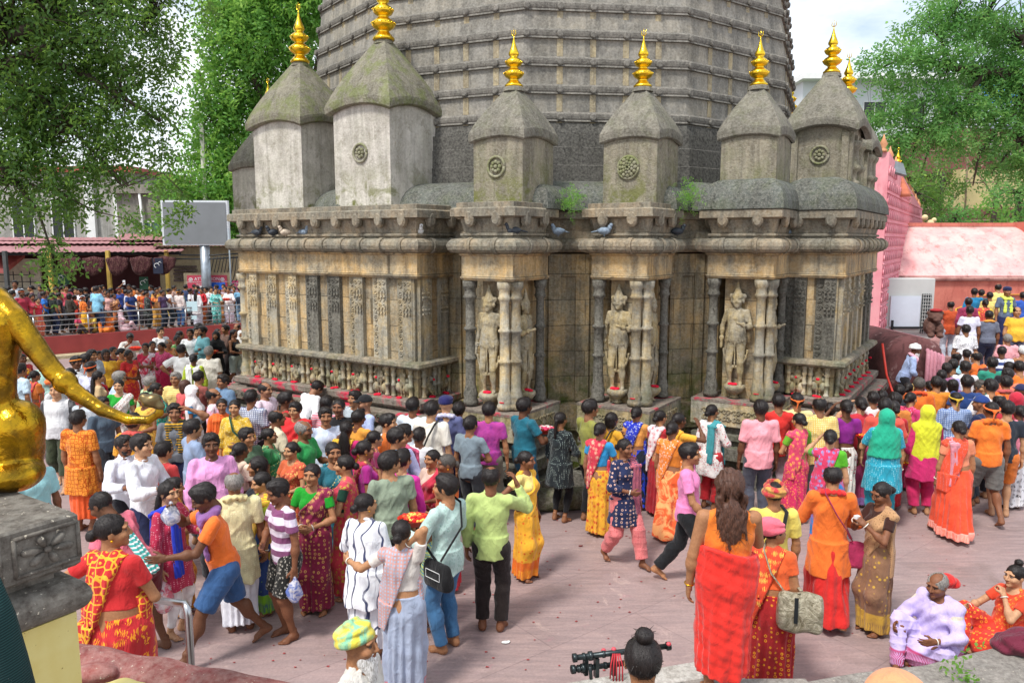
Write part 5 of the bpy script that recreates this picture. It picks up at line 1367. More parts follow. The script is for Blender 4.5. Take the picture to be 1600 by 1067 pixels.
sA, sB = Vector((-26, 30.0)), Vector((-14.3, 33.3)); sd_ = (sB - sA).normalized(); sn = Vector((-sd_.y, sd_.x))
m = MB(); corrugated(m, sA, sB, 3.40, 3.4, 3.64, 110); m.build('lower_roof', PINKR, shed)
m = MB(); corrugated(m, sA + sn * 3.2 - sd_ * 2, sB + sn * 3.2 - sd_ * 1.2, 3.74, 3.0, 4.02, 100); m.build('upper_roof', PINKR, shed)
m = MB(); corrugated(m, sB + sn * 3.6 - sd_ * 3.4, sB + sn * 3.6 + sd_ * .2, 3.9, 2.6, 4.2, 34); m.build('small_roof', PINKR, shed)
for i, px in enumerate((-60, 12, 81, 172, 263)):
    p = at_y(px, 450, 31.0 + .0088 * px); m = MB(); m.box((p.x, p.y, 2.05), (.14, .14, 2.85)); m.build('post', POSTY if i != 1 else simple('grey_post', '4a4c4c', .6), shed)
m = MB(); q = [sA + sn * 4.2, sB + sn * 4.2]; m.prism([tuple(q[0]), tuple(q[1]), tuple(q[1] + sn * .2), tuple(q[0] + sn * .2)], .65, 3.9); m.build('back_wall', MARW, shed)
m = MB(); q = [sA + sn * .25, sB + sn * .25]; m.prism([tuple(q[0]), tuple(q[1]), tuple(q[1] + sn * .1), tuple(q[0] + sn * .1)], 3.28, 3.40); m.build('beam', simple('dark_beam', '2c2c2e', .7), shed)
CLD = cloth('4a2026', '8a6a5a', 'ring')
for i in range(5):      # cloth swags under the eave
    a, b = at_y(92 + 37 * i, 400, 31.6 + .3 * i), at_y(126 + 37 * i, 400, 31.9 + .3 * i); m = MB(); rr = []
    for k in range(5):
        rr.append([(a.x + (b.x - a.x) * j / 10, a.y + (b.y - a.y) * j / 10 - .05 * math.sin(j * 2.2 + k), 3.25 - k * .20 * (.35 + .65 * math.sin(math.pi * (j / 10) ** .8)) - .08 * abs(math.cos(j * .31))) for j in range(11)])
    m.rings(rr, cap=False, close=False, smooth=True); sw_ = m.build('cloth_swag', CLD, shed); so2 = sw_.modifiers.new('s', 'SOLIDIFY'); so2.thickness = .02
GRN = simple('green_board', '1d4a34', .6, 0, .2, 3)
for px, py, w_, h_, Y in ((97, 434, .62, .55, 33.2), (225, 442, .38, .55, 33.5), (247, 415, .42, .66, 32.8)):
    p = at_y(px, py, Y); b = empty('hanging_board', p); tag(b, {97: 'dark green board with a white curl sign under the shed roof', 225: 'small dark green board beside the shed post, low', 247: 'dark blue banner hanging at the right end of the shed'}[px], 'sign board')
    m = MB(); m.box((0, 0, 0), (w_, .04, h_)); m.build('panel', GRN if px != 247 else simple('navy_banner', '1c2238', .7), b)
    m = MB(); m.tube([(.12 * math.cos(a) * (1 - .07 * a) - .05, -.03, .12 * math.sin(a) * (1 - .07 * a)) for a in [i * .5 for i in range(10)]], .014, 5); m.tube([(-.02, -.03, .10), (.10, -.03, .18), (.16, -.03, .12)], .012, 5); m.build('emblem', WHITEP, b)
# buildings behind
def window(m_, g, x0, x1, z0, z1, y, n=2):
    fr = MB()
    for a, b, c_, d in ((x0, x1, z1 - .05, z1), (x0, x1, z0, z0 + .05)): fr.box(((a + b) / 2, y - .02, (c_ + d) / 2), (b - a, .08, d - c_))
    for i in range(n + 1): x = x0 + (x1 - x0) * i / n; fr.box((x, y - .025, (z0 + z1) / 2), (.05, .08, z1 - z0 - .1))
    o = fr.build('window', WHITEP, g); q = MB(); q.box(((x0 + x1) / 2, y + .0, (z0 + z1) / 2), (x1 - x0 - .06, .03, z1 - z0 - .06)); q.build('pane', m_, o)
b = empty('building'); tag(b, 'white painted building with tall windows behind the left tree', 'building')
m = MB(); m.box((-25.6, 47, 3.5), (9.2, 8, 8.2)); m.build('wall', stone('white_building_plaster', 'c8c8c4', 'a4a4a0', '5b5a58', .5, 0, .6, blocks=False), b)
for x0 in (-29.8, -27.6, -25.4): window(GLASS, b, x0, x0 + 1.2, 4.0, 6.2, 42.98)
for x in (-23.2, -21.6): m = MB(); m.box((x, 42.9, 4.0), (.5, .3, 7.4)); m.build('pillar', WHITEP, b)
m = MB(); m.box((-25.6, 47, 7.75), (9.8, 8.6, .3)); m.build('roof', simple('red_roof', 'a8524a', .7), b)
b = empty('building'); tag(b, 'grey stained concrete building with water tank on its flat roof', 'building')
m = MB(); m.box((-16.9, 44, 3.6), (7.8, 6, 6.4)); m.build('wall', CONC, b)
m = MB(); m.box((-16.9, 44, 6.55), (8.4, 6.6, .45)); m.build('parapet', CONC, b)
m = MB(); m.prism([(-20.4, 40.6), (-16.2, 40.6), (-16.2, 40.98), (-20.4, 40.98)], 3.9, 4.0); m.build('ledge', CONC, b)
m = MB(); m.rings([[(-18.9, 40.5, 6.0), (-18.9, 40.97, 6.0), (-18.9, 40.97, 5.7), (-18.9, 40.5, 5.7)], [(-15.2, 40.5, 4.6), (-15.2, 40.97, 4.6), (-15.2, 40.97, 4.3), (-15.2, 40.5, 4.3)]]); m.build('stair_slab', CONC, b)
window(simple('green_window', '4b6a5c', .3), b, -19.6, -17.9, 4.1, 4.9, 40.98, 3); window(GLASS, b, -17.4, -16.3, 4.1, 4.9, 40.98, 1); window(BLACKP, b, -15.9, -15.1, 4.0, 4.75, 40.98, 1)
m = MB(); m.tube([(-19.3, 40.8, 3.8), (-19.5, 40.8, 6.6)], .07, 8); m.build('drain_pipe', WHITEP, b)
m = MB()
for x in (-18.2, -17.2, -16.2, -15.2, -14.2): m.tube([(x, 41.2, 6.75), (x, 41.2, 7.5)], .03, 5)
m.tube([(-18.2, 41.2, 7.5), (-14.2, 41.2, 7.5)], .03, 5); m.build('roof_rail', WHITEP, b)
def tank(x, y, z, r, h, lab):
    m = MB(); m.lathe((x, y, z), [(r, 0), (r * 1.04, .03), (r, .08)] + [(r * (1 + .03 * (i % 2)), .1 + (h - .3) * i / 8) for i in range(9)] + [(r * .9, h - .1), (r * .35, h), (r * .3, h + .06)], 20)
    o = m.build('water_tank', BLACKP); tag(o, lab, 'water tank')
tank(-14.6, 42.8, 6.78, .62, .85, 'black water tank on the grey concrete building roof'); tank(-15.3, 37.5, 3.55, .85, 1.35, 'big black water tank beside the right end of the pink roofs')
m = MB(); m.box((-18.1, 41.6, 6.95), (.8, .5, .35)); tag(m.build('crate', simple('red_crate', 'c83a3a', .6)), 'red crate on the roof of the grey concrete building', 'crate')
m = MB(); rz = math.atan2(td.y, td.x)
b = empty('boundary_wall'); tag(b, 'cream plastered wall with a bare brick patch right of the shed', 'wall')
p0, p1 = at_y(250, 430, 34.6), at_y(400, 430, 36.2); dd = (p1 - p0); m.prism([(p0.x, p0.y), (p1.x, p1.y), (p1.x, p1.y + .2), (p0.x, p0.y + .2)], .6, 3.6); m.build('wall', CREAMP, b)
m = MB()
for i in range(5):
    for j in range(9): q = p0.lerp(p1, .17 + .022 * j); m.box((q.x + .03 * (i % 2), q.y - .03, 2.1 + i * .15), (.28, .06, .11))
m.build('brick_patch', simple('bare_brick', '6f625c', .9, 0, .3, 9), b)
m = MB(); corrugated(m, Vector((p0.x, p0.y - .5)), Vector((p1.x, p1.y - .5)), 3.62, 1.6, 3.75, 50); m.build('coping_sheet', simple('rusty_sheet', '6b4a3a', .8), b)
# hoarding with the tobacco notice
SIGNR = simple('sign_red', 'c2445a', .5, 0, .1, 3); SIGNP = simple('sign_pink', 'cf4f80', .5, 0, .1, 3)
p = at_y(324, 452, 33.6); h = empty('notice_board', p, R(8)); tag(h, 'cream framed red notice board headed ATTENTION behind the crowd', 'notice board')
m = MB(); m.box((0, .05, -.15), (1.92, .08, 1.75)); m.build('frame', CREAMP, h); m = MB(); m.box((0.02, -.02, .05), (1.66, .05, 1.15)); m.build('panel', SIGNR, h)
lettering('ATTENTION', .19, WHITEP, h, (.02, -.05, .46)); lettering('CONSUMPTION AND SALE OF TOBACCO IS STRICTLY', .072, WHITEP, h, (.02, -.05, .33)); lettering('PROHIBITED IN THIS AREA', .075, WHITEP, h, (.02, -.05, .23))
m = MB(); m.box((.05, -.05, .12), (.8, .02, .10)); m.build('strip', WHITEP, h); lettering('SECTION', .075, simple('blue_ink', '2a4a9a'), h, (.05, -.065, .12))
for x in (-.66, .66): m = MB(); disc(m, Vector((x, -.045)), Vector((0, -1)), .44, .085, .01, 14); m.build('seal', WHITEP, h); m = MB(); m.tube([(x + .05 * math.cos(a * .63), -.06, .44 + .05 * math.sin(a * .63)) for a in range(11)], .008, 4); m.build('seal_ring', SIGNR, h)
m = MB(); m.box((.46, -.09, .0), (.72, .05, .62), bev=.0); tag(m.build('blue_sheet', simple('blue_plastic', '2060c8', .35, 0, .2, 4)), 'bright blue plastic sheet in front of the notice board', 'plastic sheet').location = p
p = at_y(376, 450, 35.2); h = empty('notice_board', p, R(8)); tag(h, 'smaller pink notice board headed ATTENTION beside the temple corner', 'notice board')
m = MB(); m.box((0, 0, -.1), (1.1, .05, .9)); m.build('panel', SIGNP, h); lettering('ATTENTION', .16, WHITEP, h, (.02, -.03, .20)); lettering('CONSUMPTION AND SALE OF', .06, WHITEP, h, (.02, -.03, .08))
m = MB(); m.box((0, -.03, -.3), (1.0, .03, .45)); m.build('strip', simple('pale_pink', 'e8c0cc'), h)
# big grey screen
p = at_y(305, 348, 33.0); h = empty('led_screen', (p.x, p.y, .65), R(6)); tag(h, 'large blank grey display screen in white frame on a thick pole', 'display screen')
zc = p.z - .65
m = MB(); m.box((0, .12, zc), (2.72, .28, 1.88)); m.build('frame', simple('screen_frame', 'd5dade', .45, 0, .06), h); m = MB(); m.box((0, -.03, zc), (2.56, .06, 1.72)); m.build('screen', simple('grey_screen', '7b7f82', .5, 0, .08, 2), h)
m = MB(); m.tube([(.28, .2, 0), (.28, .2, zc - .8)], .20, 16); m.build('pole', simple('galvanised_pole', '9fa8b0', .4, .6), h)
p = at_y(318, 260, 39); m = MB(); m.tube([(p.x, p.y, .6), (p.x, p.y, 9.6)], [.16, .10], 10); tag(m.build('pole', simple('weathered_pole', 'a8a99c', .6)), 'tall pale pole rising behind the display screen', 'pole')
m = MB(); p = at_y(374, 330, 33); m.tube([(p.x, p.y, .6), (p.x, p.y, 5.2)], .035, 6); m.tube([(p.x - .5, p.y, .6), (p.x - .5, p.y, 4.4)], .03, 6)
tag(m.build('conduit', simple('grey_conduit', '8f9aa2', .5)), 'thin grey conduit pipes beside the temple corner', 'pipe')
cb = MB(); rs = random.Random(5)
for i in range(9):
    a, b_ = at_y(335 + i * 5, 400, 35), at_y(320 + i * 6, 440, 35); cb.tube([tuple(a.lerp(b_, t_) + Vector((0, 0, -.25 * math.sin(math.pi * t_)))) for t_ in [k / 6 for k in range(7)]], .02, 5)
tag(cb.build('cable_bundle', BLACKP), 'loose bundle of dark cables hanging above the notice boards', 'cables')
for z, a, b_ in ((398, 280, 385), (404, 265, 385)):
    A_, B_ = at_y(a, z, 33.2), at_y(b_, z - 3, 33.2); m = MB(); m.tube([tuple(A_), tuple((A_ + B_) / 2 - Vector((0, 0, .05))), tuple(B_)], .03, 5); tag(m.build('overhead_cable', BLACKP), ('upper' if z == 398 else 'lower') + ' dark overhead cable running from shed roof to temple', 'cable')
b = empty('awning'); tag(b, 'pale red plastic awning with barred grille at the left edge', 'awning'); p = at_y(5, 420, 33)
m = MB(); m.rings([[(p.x - 2.5, p.y - 1.2, 2.55), (p.x + .9, p.y - 1.2, 2.55), (p.x + .9, p.y - 1.2, 2.75), (p.x - 2.5, p.y - 1.2, 2.75)], [(p.x - 2.5, p.y + .6, 3.15), (p.x + .6, p.y + .6, 3.15), (p.x + .6, p.y + .6, 3.3), (p.x - 2.5, p.y + .6, 3.3)]]); m.build('canopy', simple('salmon_plastic', 'c86e68', .5), b)
m = MB()
for i in range(9): m.box((p.x - 2.2 + i * .36, p.y + .7, 2.0), (.03, .03, 1.1))
for i in range(4): m.box((p.x - .7, p.y + .74, 1.5 + i * .3), (3.2, .03, .03))
m.build('grille', BLACKP, b); m = MB(); m.box((p.x - .7, p.y + 1.0, 1.9), (3.4, .1, 2.4)); m.build('panel', simple('cream_panel', 'c9c3ae'), b)
# ---------------------------------------------------------------- right side
def pinkm(nm, a='e2a4a4', b='ecbcb8', d='c07a76'):
    t = NT(nm); v = t.coord(); n = t.noise(v, 1.4, 8, .68, .5); c = t.mix(t.rng(n, .38, .56), lin(a), lin(b)); c = t.mix(t.math('MULTIPLY', t.rng(t.noise(t.coord((3, 3, .8)), 1.3, 7, .7), .52, .66), .7), c, lin(d))
    c = t.mix(t.math('MULTIPLY', t.rng(t.noise(v, 3.2, 7, .7), .60, .74), .45), c, lin('eed2cc')); c = t.mix(t.math('MULTIPLY', t.rng(t.noise(t.coord((6, 6, .5)), 1, 6, .7), .58, .7), .3), c, lin('6b4444'))
    return t.done(c, .85, t.bump(t.noise(v, 22, 5, .7), .3, .01), 0, .2)
PK1 = pinkm('mottled_pink_plaster'); PK2 = pinkm('salmon_wall', 'bf6f62', 'cd8070', 'a3564c'); PK3 = pinkm('bright_pink_wall', 'ec98a4', 'f2aab2', 'd8808c'); MARO = pinkm('stained_maroon', '4c3030', '6a4444', '1e1414')
b = empty('pink_hall'); tag(b, 'low salmon building with sloping mottled pink roof at the right', 'building')
m = MB(); m.box((18.0, 24.4, 1.3), (12.2, .8, 2.66)); m.build('wall', PK2, b)
m = MB(); profile(m, [(11.9, 24.0), (24.1, 24.0), (24.1, 25.0), (11.9, 25.0)], [(2.63, .02), (2.66, .10), (2.72, .12), (2.76, .04), (2.80, .0)]); m.build('cornice', pinkm('dusty_cornice', '9a6c66', 'b08a84', '5c3a38'), b)
m = MB(); rr = []
for i in range(7): f = i / 6; rr.append([(11.9 + .2 * f, 23.98 + 2.1 * f, 2.80 + 1.55 * math.sin(f * 1.35) / math.sin(1.35)), (24.1, 23.98 + 2.1 * f, 2.80 + 1.55 * math.sin(f * 1.35) / math.sin(1.35)), (24.1, 26.6, 2.80 + 1.5 * f), (11.9, 26.6, 2.80 + 1.5 * f)])
m.rings(rr); m.build('sloping_roof', PK1, b)
m = MB(); m.box((18, 26.2, 4.42), (12.4, .3, .12)); m.box((16.95, 25.1, 3.6), (.12, 2.2, 1.8)); m.build('roof_ridge', PK2, b)
m = MB(); yl = [(13.9, 1.0), (13.9, 1.78), (14.15, 1.86), (14.5, 2.15), (14.9, 2.22), (17.5, 2.22)]
m.tube([(x, 23.985, z) for x, z in yl], .06, 4, flat=.2); m.tube([(12.9, 23.985, .4), (12.9, 23.985, 2.4)], .07, 4, flat=.2); m.build('painted_line', simple('yellow_paint', 'd9a63a', .7), b)
window(GLASS, b, 14.3, 15.6, 1.3, 1.9, 23.97, 2)
# pierced pink wall running away
b = empty('pierced_wall'); tag(b, 'tall bright pink wall pierced with rows of small openings beside the temple', 'wall')
A_, B_ = Vector((9.7, 20.2)), Vector((16.6, 31.5)); L_ = (B_ - A_).length; d_ = (B_ - A_).normalized(); n_ = Vector((d_.y, -d_.x))
def topz(t_): return 6.15 - 1.05 * t_
m = MB(); q = [A_, B_, B_ - n_ * .3, A_ - n_ * .3]; m.add([(*q[0], 0), (*q[1], 0), (*q[2], 0), (*q[3], 0), (*q[0], topz(0)), (*q[1], topz(1)), (*q[2], topz(1)), (*q[3], topz(0))], [(3, 2, 1, 0), (4, 5, 6, 7), (0, 1, 5, 4), (1, 2, 6, 5), (2, 3, 7, 6), (3, 0, 4, 7)]); m.build('wall', PK3, b)
m = MB(); mh = MB()
for j in range(15):
    for i in range(26):
        t_ = (i + .5) / 26; z = .5 + j * .37
        if z > topz(t_) - .3: continue
        p = A_ + (B_ - A_) * t_ + n_ * .02; w_ = L_ / 26 * .32
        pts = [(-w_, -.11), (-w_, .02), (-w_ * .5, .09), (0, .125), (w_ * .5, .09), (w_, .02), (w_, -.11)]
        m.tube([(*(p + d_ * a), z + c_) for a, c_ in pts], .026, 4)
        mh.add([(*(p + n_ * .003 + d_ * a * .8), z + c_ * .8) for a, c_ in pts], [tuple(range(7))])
    z = .5 + j * .37 + .185
    if z < 5.2: m.tube([(*(A_ + n_ * .02), z), (*(B_ + n_ * .02), z)], .02, 4)
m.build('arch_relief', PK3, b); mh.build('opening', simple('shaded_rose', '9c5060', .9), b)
m = MB()
for i in range(9):
    t_ = i / 8; p = A_ + (B_ - A_) * t_ - n_ * .15; m.lathe((p.x, p.y, topz(t_)), [(.10, 0), (.10, .06), (.05, .1), (.11, .2), (.03, .36), (.01, .45)], 8)
m.build('finial_row', simple('peach_finial', 'd89a70', .7), b)
m = MB(); p = at_y(1405, 300, 23.5); m.lathe((p.x - .1, p.y, 5.2), [(.42, 0), (.4, .1), (.2, .5), (.06, .75)], 12); k_ = m.build('domed_cap', simple('orange_cap', 'd27a5c', .7), b)
finial((p.x - .1, p.y), 5.95, .7, b)
b = empty('far_spire'); tag(b, 'slim gold and peach spire top between the great spire and right turret', 'spire'); p = at_y(1235, 150, 27)
m = MB(); m.lathe((p.x, p.y, 0), [(1.3, 0), (1.2, 4), (.7, 6.5), (.3, 7.6), (.2, 8.1)], 12); m.build('shaft', simple('peach_plaster', 'c98870', .8), b); finial((p.x, p.y), 8.1, 1.3, b)
b = empty('gable'); tag(b, 'small peach tiled gable end with ornaments beyond the pierced wall', 'roof gable'); p = at_y(1438, 335, 33)
m = MB(); m.rings([[(p.x - 1.1, p.y, 4.55), (p.x - 1.1, p.y + 2, 4.55), (p.x - 1.1, p.y + 2, 5.5), (p.x - 1.1, p.y, 5.5)], [(p.x + .4, p.y, 4.3), (p.x + .4, p.y + 2, 4.3), (p.x + .4, p.y + 2, 4.55), (p.x + .4, p.y, 4.55)]]); m.box((p.x - .5, p.y + 1, 2.6), (1.2, 1.6, 4.0)); m.build('roof', simple('peach_tiles', 'c98a70', .8), b)
m = MB(); m.sphere((p.x + .45, p.y, 4.6), .16); m.sphere((p.x + .2, p.y, 4.85), .13); m.sphere((p.x + .6, p.y, 4.75), .10); m.build('ornament', simple('cream_ornament', 'dfc79a', .7), b)
b = empty('floodlight', at_y(1400, 262, 21.5)); tag(b, 'grey floodlight tilted on a bracket above the pink pierced wall', 'floodlight')
m = MB(); m.M = Matrix.Rotation(R(-35), 4, 'X') @ Matrix.Rotation(R(20), 4, 'Z'); m.box((0, 0, 0), (.55, .08, .42)); m.build('lamp_housing', simple('grey_metal', '8c9294', .4, .5), b); m = MB(); m.tube([(-.2, .1, -.1), (-.5, .5, -.35)], .03); m.build('bracket', BLACKP, b)
# cabinet
p = at_y(1421, 476, 21.6); b = empty('equipment_cabinet', (p.x, p.y, .9)); tag(b, 'pale grey steel cabinet with white board and barred vent against the salmon wall', 'cabinet')
CAB = simple('pale_grey_metal', 'c3c5c2', .5, .1, .06, 3)
m = MB(); m.box((0, .25, 1.08), (1.36, .5, 1.72), bev=.02); m.build('body', CAB, b); m = MB(); m.box((-.14, -.05, 1.02), (.84, .03, .86)); m.build('white_board', simple('bluish_white_board', 'cdd6e2', .3, 0, .04), b)
m = MB(); m.box((.47, -.012, .95), (.26, .02, 1.12)); m.build('vent', simple('vent_dark', '3b4345', .6), b); m = MB()
for i in range(4): m.box((.37 + .066 * i, -.03, .95), (.012, .014, 1.12))
for i in range(12): m.box((.47, -.042, .42 + i * .097), (.26, .010, .014))
m.build('bars', CAB, b); m = MB(); m.box((-.5, -.1, .42), (.05, .05, .7)); m.box((.2, -.1, .56), (1.3, .05, .05)); m.build('stand', BLACKP, b)
# stair with cheek wall
def stairz(p):
    return max(0, min(6, math.floor((p.y - 17.2) / .85) + 1)) * .15 if p.x > 9.6 and p.y > 17.2 else 0.0
m = MB()
for i in range(6): y0 = 17.2 + .85 * i; m.prism([(9.9, y0), (22, y0), (22, 24.0), (9.9, 24.0)], -.01 if i == 0 else .15 * i - .02, .15 * (i + 1))
structure(m, 'stair', pinkm('dusty_rose_step', '8f6d6c', 'a98685', '4d3838'))
b = empty('stair_cheek_wall'); tag(b, 'rounded maroon and pink stained cheek wall beside the stair', 'wall')
m = MB(); rr = []
for y in (17.6, 17.75, 22.0):
    i_ = .08 if y == 17.6 else 0; rr.append([(8.75 + i_, y, 0)] + [(9.4 - (.65 - i_) * math.cos(a), y, 1.25 + (.42 - i_) * math.sin(a)) for a in [math.pi * k / 10 for k in range(11)]] + [(10.05 - i_, y, 0)])
m.rings(rr, smooth=True); m.build('cheek', MARO, b)
m = MB(); 
for k in range(5): m.tube([(9.62 + .085 * k, 17.56, 0), (9.62 + .085 * k, 17.56, 1.35 - .03 * k), (9.62 + .085 * k, 17.9, 1.60 - .05 * k), (9.62 + .085 * k, 21.9, 1.60 - .05 * k)], .05, 8)
m.build('ribs', pinkm('ribbed_pink', 'a8606c', 'c48a98', '6a3a48'), b)
m = MB(); m.sphere((9.15, 17.66, 1.02), .13, 10, 6, (1, .5, .6)); m.build('niche_shade', simple('niche_shade_black', '0c0a0a', .9), b)  # solid black lump, the shade of a hollow put into its colour
def stone_beast():
    def f(p):
        m_ = np.stack([np.abs(p[:, 0]), p[:, 1], p[:, 2]], 1)
        d = ell(m_, (0, .12, .26), (.20, .25, .25)); d = smin(d, ell(m_, (.10, -.12, .20), (.10, .12, .17)), .05); d = smin(d, ell(m_, (0, -.08, .52), (.17, .16, .15)), .06)
        d = smin(d, ell(m_, (.07, -.20, .50), (.06, .06, .06)), .03); d = smin(d, ell(m_, (0, -.22, .44), (.08, .07, .05)), .03); d = smin(d, ell(m_, (.15, -.05, .60), (.05, .05, .06)), .03)
        d = smin(d, ell(m_, (.10, -.20, .05), (.08, .12, .06)), .04); return d - .008 * np.sin(p[:, 2] * 55) * np.sin(p[:, 0] * 40 + 1)
    return surf(f, (-.35, -.45, 0), (.35, .5, .75), .02)
V_, F_ = stone_beast(); o = link('lion_statue', np_mesh('lion_statue', V_ * .95, F_), simple('worn_brown_stone', '66483f', .85, 0, .35, 8, .4)); o.location = (10.05, 18.2, 1.62); o.rotation_euler = (0, 0, R(-12))
tag(o, 'worn brown stone lion with reddened head sitting on the stair cheek wall', 'statue'); m = MB(); m.sphere((0, -.1, .64), .12, 12, 6, (1.2, 1, .35)); m.build('red_powder', simple('dull_red_powder', 'a02c30', .9), o)
# offerings heap against the temple
b = empty('offering_heap', (6.9, 13.3, 0)); tag(b, 'heap of marigolds, flowers and offerings on a table beside the temple corner', 'flower heap')
m = MB(); m.box((.25, .3, .45), (1.5, 1.0, .9), R(-33) * -1); m.build('table', simple('dull_brown_cloth', '5d4434', .9), b); rs = random.Random(4)
for nm, c_, n_k in (('marigolds', 'f2a010', 90), ('red_flowers', 'd8202c', 60), ('leaves', '4c7a2a', 35), ('white_flowers', 'ece4d0', 40)):
    m = MB()
    for i in range(n_k):
        x, y = rs.gauss(0, .33), rs.gauss(0, .22); m.sphere((.25 + x, .3 + y, .90 + .22 * math.exp(-(x * x + y * y) * 5) * rs.uniform(.3, 1)), rs.uniform(.03, .055), 7, 5, (1, 1, .8))
    m.build(nm, simple(nm, c_, .8, 0, .35, 12, .5), b)
m = MB(); pts = [(7.2 + .02 * i, 14.75 - .01 * i, 1.9 - .35 * i) for i in range(5)]; m.tube([(7.25, 14.9, 1.9), (7.32, 14.8, 1.3), (7.38, 14.6, .95), (7.3, 14.4, .75), (7.15, 14.3, .8)], .022, 7); tag(m.build('hose', simple('red_hose', 'd23a2a', .4)), 'red hose hanging down beside the temple corner', 'hose')
m = MB(); m.tube([(6.85, 13.1, .8), (6.9, 13.0, 1.45)], .03, 6); tag(m.build('bamboo_stick', simple('bamboo', 'c8a860', .6)), 'short bamboo stick upright by the flower heap', 'stick')
# hillside houses and scaffolding
HILL = simple('wooded_slope', '3c5a26', .95, 0, .5, 1.1, .6)
m = MB(); m.rings([[(14, 38, -.1), (60, 38, -.1), (60, 80, -.1), (14, 80, -.1)], [(17, 42, 4.0), (60, 41, 5.0), (60, 80, 12), (15, 80, 8)]]); structure(m, 'hillside', HILL)
b = empty('hill_house'); tag(b, 'yellow and maroon house under scaffolding on the wooded slope', 'house')
m = MB(); m.box((31.5, 47, 6.6), (12, 5, 2.6)); m.build('yellow_wall', simple('yellow_plaster', 'c4b684', .8, 0, .15, 1.5), b); m = MB(); m.box((30.5, 47.6, 9.0), (13, 4.6, 2.6)); m.build('maroon_wall', simple('maroon_wall', '7a4a4a', .8, 0, .2, 1.4), b)
m = MB(); m.box((30.5, 46.6, 4.9), (11, 5, 1.6)); m.build('lower_wall', simple('maroon_base', '7b4c4a', .8, 0, .2, 1.4), b)
m = MB(); m.rings([[(26.5, 43.6, 10.0), (40, 43.6, 10.0), (40, 43.6, 10.15), (26.5, 43.6, 10.15)], [(27.5, 49, 12.1), (40, 49, 12.1), (40, 49, 12.25), (27.5, 49, 12.25)]]); m.build('roof', simple('grey_tin_roof', '8d97a4', .6, 0, .12, 1), b)
m = MB(); m.rings([[(29.5, 49.2, 12.3), (40, 49.2, 12.3), (40, 49.2, 12.4), (29.5, 49.2, 12.4)], [(30, 51, 13.7), (40, 51, 13.7), (40, 51, 13.8), (30, 51, 13.8)]]); m.build('blue_sheet', simple('blue_tarpaulin', '3f86cc', .5), b)
for x in (27.5, 30.1, 33.0): window(GLASS, b, x, x + 1.2, 8.7, 9.6, 45.27, 2)
b2 = empty('scaffolding'); tag(b2, 'bamboo scaffolding poles in front of the house on the slope', 'scaffolding'); BAM = simple('old_bamboo', '8a7a62', .8)
rs = random.Random(8)
for i in range(8):
    x = 23.5 + i * 1.7; m = MB(); m.tube([(x, 43.2, 3.5), (x + rs.uniform(-.3, .3), 43.2, 10.8 + rs.uniform(-1, 1))], .055, 5); m.build('pole', BAM, b2)
for z in (5.2, 7.0, 8.8, 10.3): m = MB(); m.tube([(22.5, 43.1, z + rs.uniform(-.3, .3)), (37, 43.1, z + rs.uniform(-.2, .5))], .045, 5); m.build('cross_pole', BAM, b2)
for a, c_ in ((23, 27), (28, 24), (30, 35)): m = MB(); m.tube([(a, 43.0, 4.5), (c_, 43.0, 9.5)], .045, 5); m.build('brace', BAM, b2)
b = empty('far_building'); tag(b, 'long white flat roofed building seen through the right tree', 'building'); m = MB(); m.box((41, 75, 14), (30, 8, 8)); m.build('wall', simple('pale_wall', 'c8cccf', .8, 0, .08, .4), b); m = MB(); m.box((41, 74.5, 18.2), (31, 9.5, .5)); m.build('roof', WHITEP, b)
for i in range(6): window(GLASS, b, 28 + i * 3.5, 30 + i * 3.5, 14.2, 16.2, 70.98, 2)
